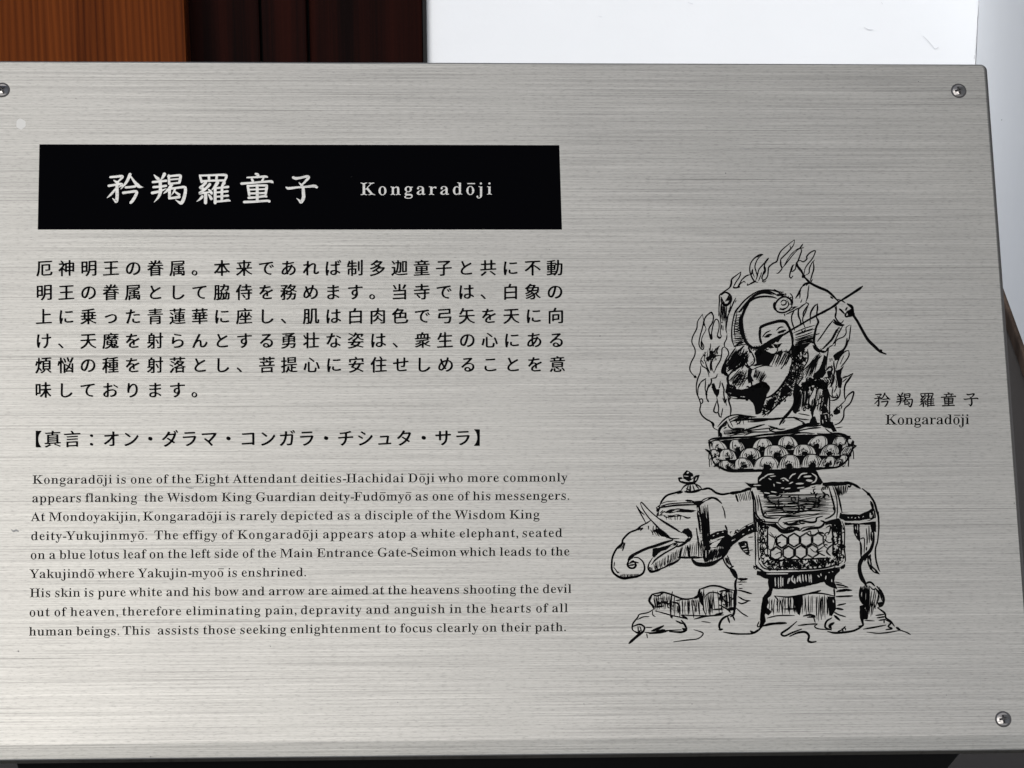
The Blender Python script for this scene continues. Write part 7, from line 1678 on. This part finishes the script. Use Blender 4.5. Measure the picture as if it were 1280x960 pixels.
for row in DRAW.strip().split('\n'):
    t = row.split(); c = t[0]
    if c == 'G':
        if t[1] not in parts: parts[t[1]] = Pen(); order.append(t[1])
        pen = parts[t[1]]; continue
    if c == 'O': org, sc = (float(t[1]), float(t[2])), float(t[3]); continue
    num = [float(v) for v in t[1:] if ',' not in v]
    P = [tuple(float(q) for q in v.split(',')) for v in t[1:] if ',' in v]
    P = [(org[0] + x / sc, org[1] + y / sc) for x, y in P]
    if c in 'SW': pen.stroke(P, num[0] * (1.06 if c == 'S' else .95), int(c == 'W'))
    elif c in 'FV': pen.fill(P, int(c == 'V'))
    elif c in 'Hh' or c == 'w': pen.hatch(num[0], int(num[1]), P, int(c == 'w'))
    elif c == 'K': pen.curls(num[0], int(num[1]), num[2] / sc, P)
    elif c == 'P': pen.petal(*num)
    elif c == 'X': pen.hexa(org[0] + num[0] / sc, org[1] + num[1] / sc, num[2], num[3])
for k in order:
    parts[k].ink.build('drawn_' + k, [INK, STEEL])

# ------------------------------------------------------------------ small marks on the plate
sp = Ink(H0)
for x, y, r in ((907, 216.5, 1.0), (750, 420, .9), (1148, 102, .7), (975, 125, .6), (500, 125, .5), (1268, 629, 1.0), (730, 880, .8), (865, 880, .7), (95, 123, .7),
                (439, 221, .5), (1183, 869, .8), (1075, 870, .6), (687, 312, .6), (23, 814, 1.2), (338, 808, .7), (497, 878, .7), (188, 946, .8), (912, 840, .6), (1252, 150, .6)):
    sp.poly([(x + r * rng.uniform(.7, 1.2) * math.cos(k * .785), y + r * rng.uniform(.6, 1.1) * math.sin(k * .785)) for k in range(8)], [tuple(range(8))])
sp.build('dirt_specks', SPECK)['kind'] = 'stuff'
sp = Ink(H0)
for P in ([(14, 662, .8), (17, 664, 2.2), (20, 663, 2.6), (23, 664, 1.6)], [(233, 609, .6), (238, 610, 1.6), (242, 610, .8)], [(754, 594, .4), (756, 598, 1.0), (757, 602, .5)],
          [(1225, 842, .3), (1225.6, 850, .5), (1226, 858, .3)], [(1224, 860, .3), (1224.4, 866, .4)], [(925, 184, .4), (930, 186, 1.0), (937, 187, .5)]):
    sp.poly(*ribbon(catmull(P, 4)))
sp.build('faint_scratches', FAINT)['kind'] = 'stuff'
sm = Ink(H0)
sm.poly([(26 + (6 + .6 * math.sin(k * .9)) * math.cos(k * .2618), 155 + (6.4 + .5 * math.cos(k * 1.1)) * math.sin(k * .2618)) for k in range(24)], [tuple(range(24))])
sm.build('pale_smudge', SMUDGE)

# ------------------------------------------------------------------ screws
def screw(px, py, rot):
    u, v = uv(px, py); Rr = .0040
    bm = bmesh.new(); n_ = 32
    a_, l_ = .0006, .0025
    cr = []
    for k in range(4):
        ang = rot + k * math.pi / 2
        for (x, y) in ((l_, -a_), (l_, a_), (a_ * 1.15, a_ * 1.15)):
            cr.append((x * math.cos(ang) - y * math.sin(ang), x * math.sin(ang) + y * math.cos(ang)))
    zf = lambda x, y: .0009 * (1 - (math.hypot(x, y) / Rr) ** 2) + .0001
    vs, fs = fill_polys([[(Rr * .93 * math.cos(k * 2 * math.pi / n_), Rr * .93 * math.sin(k * 2 * math.pi / n_)) for k in range(n_)], cr])
    bv = [bm.verts.new((x, y, zf(x, y))) for x, y in vs]
    for f in fs: bm.faces.new([bv[k] for k in f])
    o1 = [bm.verts.new((Rr * .93 * math.cos(k * 2 * math.pi / n_), Rr * .93 * math.sin(k * 2 * math.pi / n_), zf(Rr * .93, 0))) for k in range(n_)]
    o2 = [bm.verts.new((Rr * math.cos(k * 2 * math.pi / n_), Rr * math.sin(k * 2 * math.pi / n_), .00003)) for k in range(n_)]
    for k in range(n_): bm.faces.new((o1[k], o2[k], o2[(k + 1) % n_], o1[(k + 1) % n_]))
    bmesh.ops.remove_doubles(bm, verts=bm.verts[:], dist=1e-6)
    bmesh.ops.recalc_face_normals(bm, faces=bm.faces[:])
    if sum(f.normal.z for f in bm.faces) < 0: bmesh.ops.reverse_faces(bm, faces=bm.faces[:])
    s = from_bm('screw', bm, SCREW); s.parent = sign
    s.matrix_local = LOC @ Matrix.Translation((u, v, .00012))
    bm = bmesh.new()
    top = [bm.verts.new((x, y, zf(x, y) - .00002)) for x, y in cr]; bot = [bm.verts.new((x * .55, y * .55, .00008)) for x, y in cr]
    for k in range(12): bm.faces.new((top[k], bot[k], bot[(k + 1) % 12], top[(k + 1) % 12]))
    bm.faces.new(bot)
    bmesh.ops.recalc_face_normals(bm, faces=bm.faces[:])
    from_bm('cross_recess', bm, RECESS, s)
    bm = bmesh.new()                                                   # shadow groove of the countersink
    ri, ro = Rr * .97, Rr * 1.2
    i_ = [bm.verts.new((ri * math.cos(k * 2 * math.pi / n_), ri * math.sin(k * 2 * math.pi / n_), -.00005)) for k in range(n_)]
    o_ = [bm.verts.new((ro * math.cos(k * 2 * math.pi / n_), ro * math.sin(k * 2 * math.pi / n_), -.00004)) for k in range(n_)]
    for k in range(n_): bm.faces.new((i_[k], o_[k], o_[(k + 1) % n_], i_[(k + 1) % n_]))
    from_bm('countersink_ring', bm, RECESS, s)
screw(2.5, 112.5, .5); screw(1198.4, 113.5, .25); screw(1254, 899, .15)

# ------------------------------------------------------------------ walls, timber and floor behind
HB = .03
_a, _b2 = hit_z(1254, 363, HB), hit_z(1280, 434, HB)
XC = (_a.x + _b2.x) / 2
_rr = ray(1221, 40); YW = CAM.y + _rr.y * ((XC - CAM.x) / _rr.x)
bm = bmesh.new(); s_ = 40
vs = [bm.verts.new((x * s_, y * s_, -.004)) for x, y in ((-1, -1), (1, -1), (1, 1), (-1, 1))]; bm.faces.new(vs)
STONE = make_plaster('dark_floor_stone', (.022, .018, .0155))
fl = from_bm('floor', bm, STONE); fl['kind'] = 'structure'

xe = hit_y(533.5, 40, YW).x                                           # right edge of the dark timber
bm = bmesh.new(); box(bm, xe - .0005, XC, YW, YW + .12, 0, 3.2)
back = from_bm('white_wall', bm, PLASTER)
back['label'] = 'white plaster back wall filling the top right behind the board, beside the dark timber'; back['category'] = 'wall'
bm = bmesh.new(); box(bm, XC + .001, XC + .121, YW - 3.4, YW + .12, HB, 3.2)
side = from_bm('white_side_wall', bm, PLASTER)
side['label'] = 'greyer white wall at the right edge, turned towards us past the corner line'; side['category'] = 'wall'
bm = bmesh.new(); box(bm, XC - .004, XC + .125, YW - 3.41, YW + .004, 0, HB - .002, .004)
o = from_bm('base_beam', bm, BROWN); o['label'] = 'dark brown timber at the foot of the right white wall, beside the lower right of the board'; o['category'] = 'beam'
# pencil-like scuffs on the plaster and the dirty joint in the corner
def wall_marks(name, rows, parent, y):
    V, F = [], []
    for P in rows:
        v, f = ribbon(catmull(P, 4) if len(P) > 2 else P); n_ = len(V)
        V += [tuple(hit_y(a, b, y)) for a, b in v]; F += [tuple(n_ + k for k in q) for q in f]
    me = bpy.data.meshes.new(name); me.from_pydata(V, [], F); return link(name, me, SCUFF, parent)
wall_marks('scuff_marks', [[(1080, 34, .5), (1086, 37, 1.0), (1091, 37, .5)], [(1154, 45, .6), (1160, 51, .8), (1165, 57, .8), (1169, 61, .6), (1173, 59, .7)],
                           [(1102, 3, .6), (1103, 5, .6)], [(748, 20, .3), (752, 21, .5)], [(860, 3, .3), (866, 5, .6)]], back, YW - .0015)
wall_marks('joint_dirt', [[(1223.6, 0, 1.5), (1223.0, 8, .9)], [(1222.8, 9, .6), (1222.2, 20, .5)], [(1221.6, 30, .5), (1221.2, 38, .8)], [(1220.6, 46, .5), (1220, 57, .9)],
                          [(1219.6, 60, .5), (1219.2, 66, .7)], [(1218.2, 69, .9), (1217.8, 73, 1.0)]], back, YW - .0015)

panel = empty('timber_door', (hit_y(380, 40, YW).x, YW, 0), 'very dark timber door boards between the brown post and the white wall', 'door')
def wood_box(name, px0, px1, dy0, dy1, m, parent=None, z1=3.2, bev=.003):
    x0, x1 = hit_y(px0, 40, YW + dy0).x, hit_y(px1, 40, YW + dy0).x
    bx, by = (parent.location.x, parent.location.y) if parent else ((x0 + x1) / 2, YW)
    bm = bmesh.new(); box(bm, x0 - bx, x1 - bx, YW + dy0 - by, YW + dy1 - by, 0, z1, bev)
    o = from_bm(name, bm, m, parent)
    if not parent: o.location = (bx, by, 0)
    return o
wood_box('board', 200, 324.5, .030, .060, DARKWOOD, panel)
wood_box('board', 327.5, 383, .016, .060, DARKWOOD, panel)
wood_box('board', 386.5, 528, .034, .064, DARKWOOD, panel)
wood_box('backing', 190, 528, .066, .080, BLACKWOOD, panel, bev=0)
wood_box('edge_strip', 528.6, 533.4, -.012, .04, BLACKWOOD, panel, bev=.001)
post = wood_box('timber_post', -260, 231.5, -.035, .16, WOOD)
post['label'] = 'reddish brown cedar post with fine vertical grain at the top left'; post['category'] = 'post'
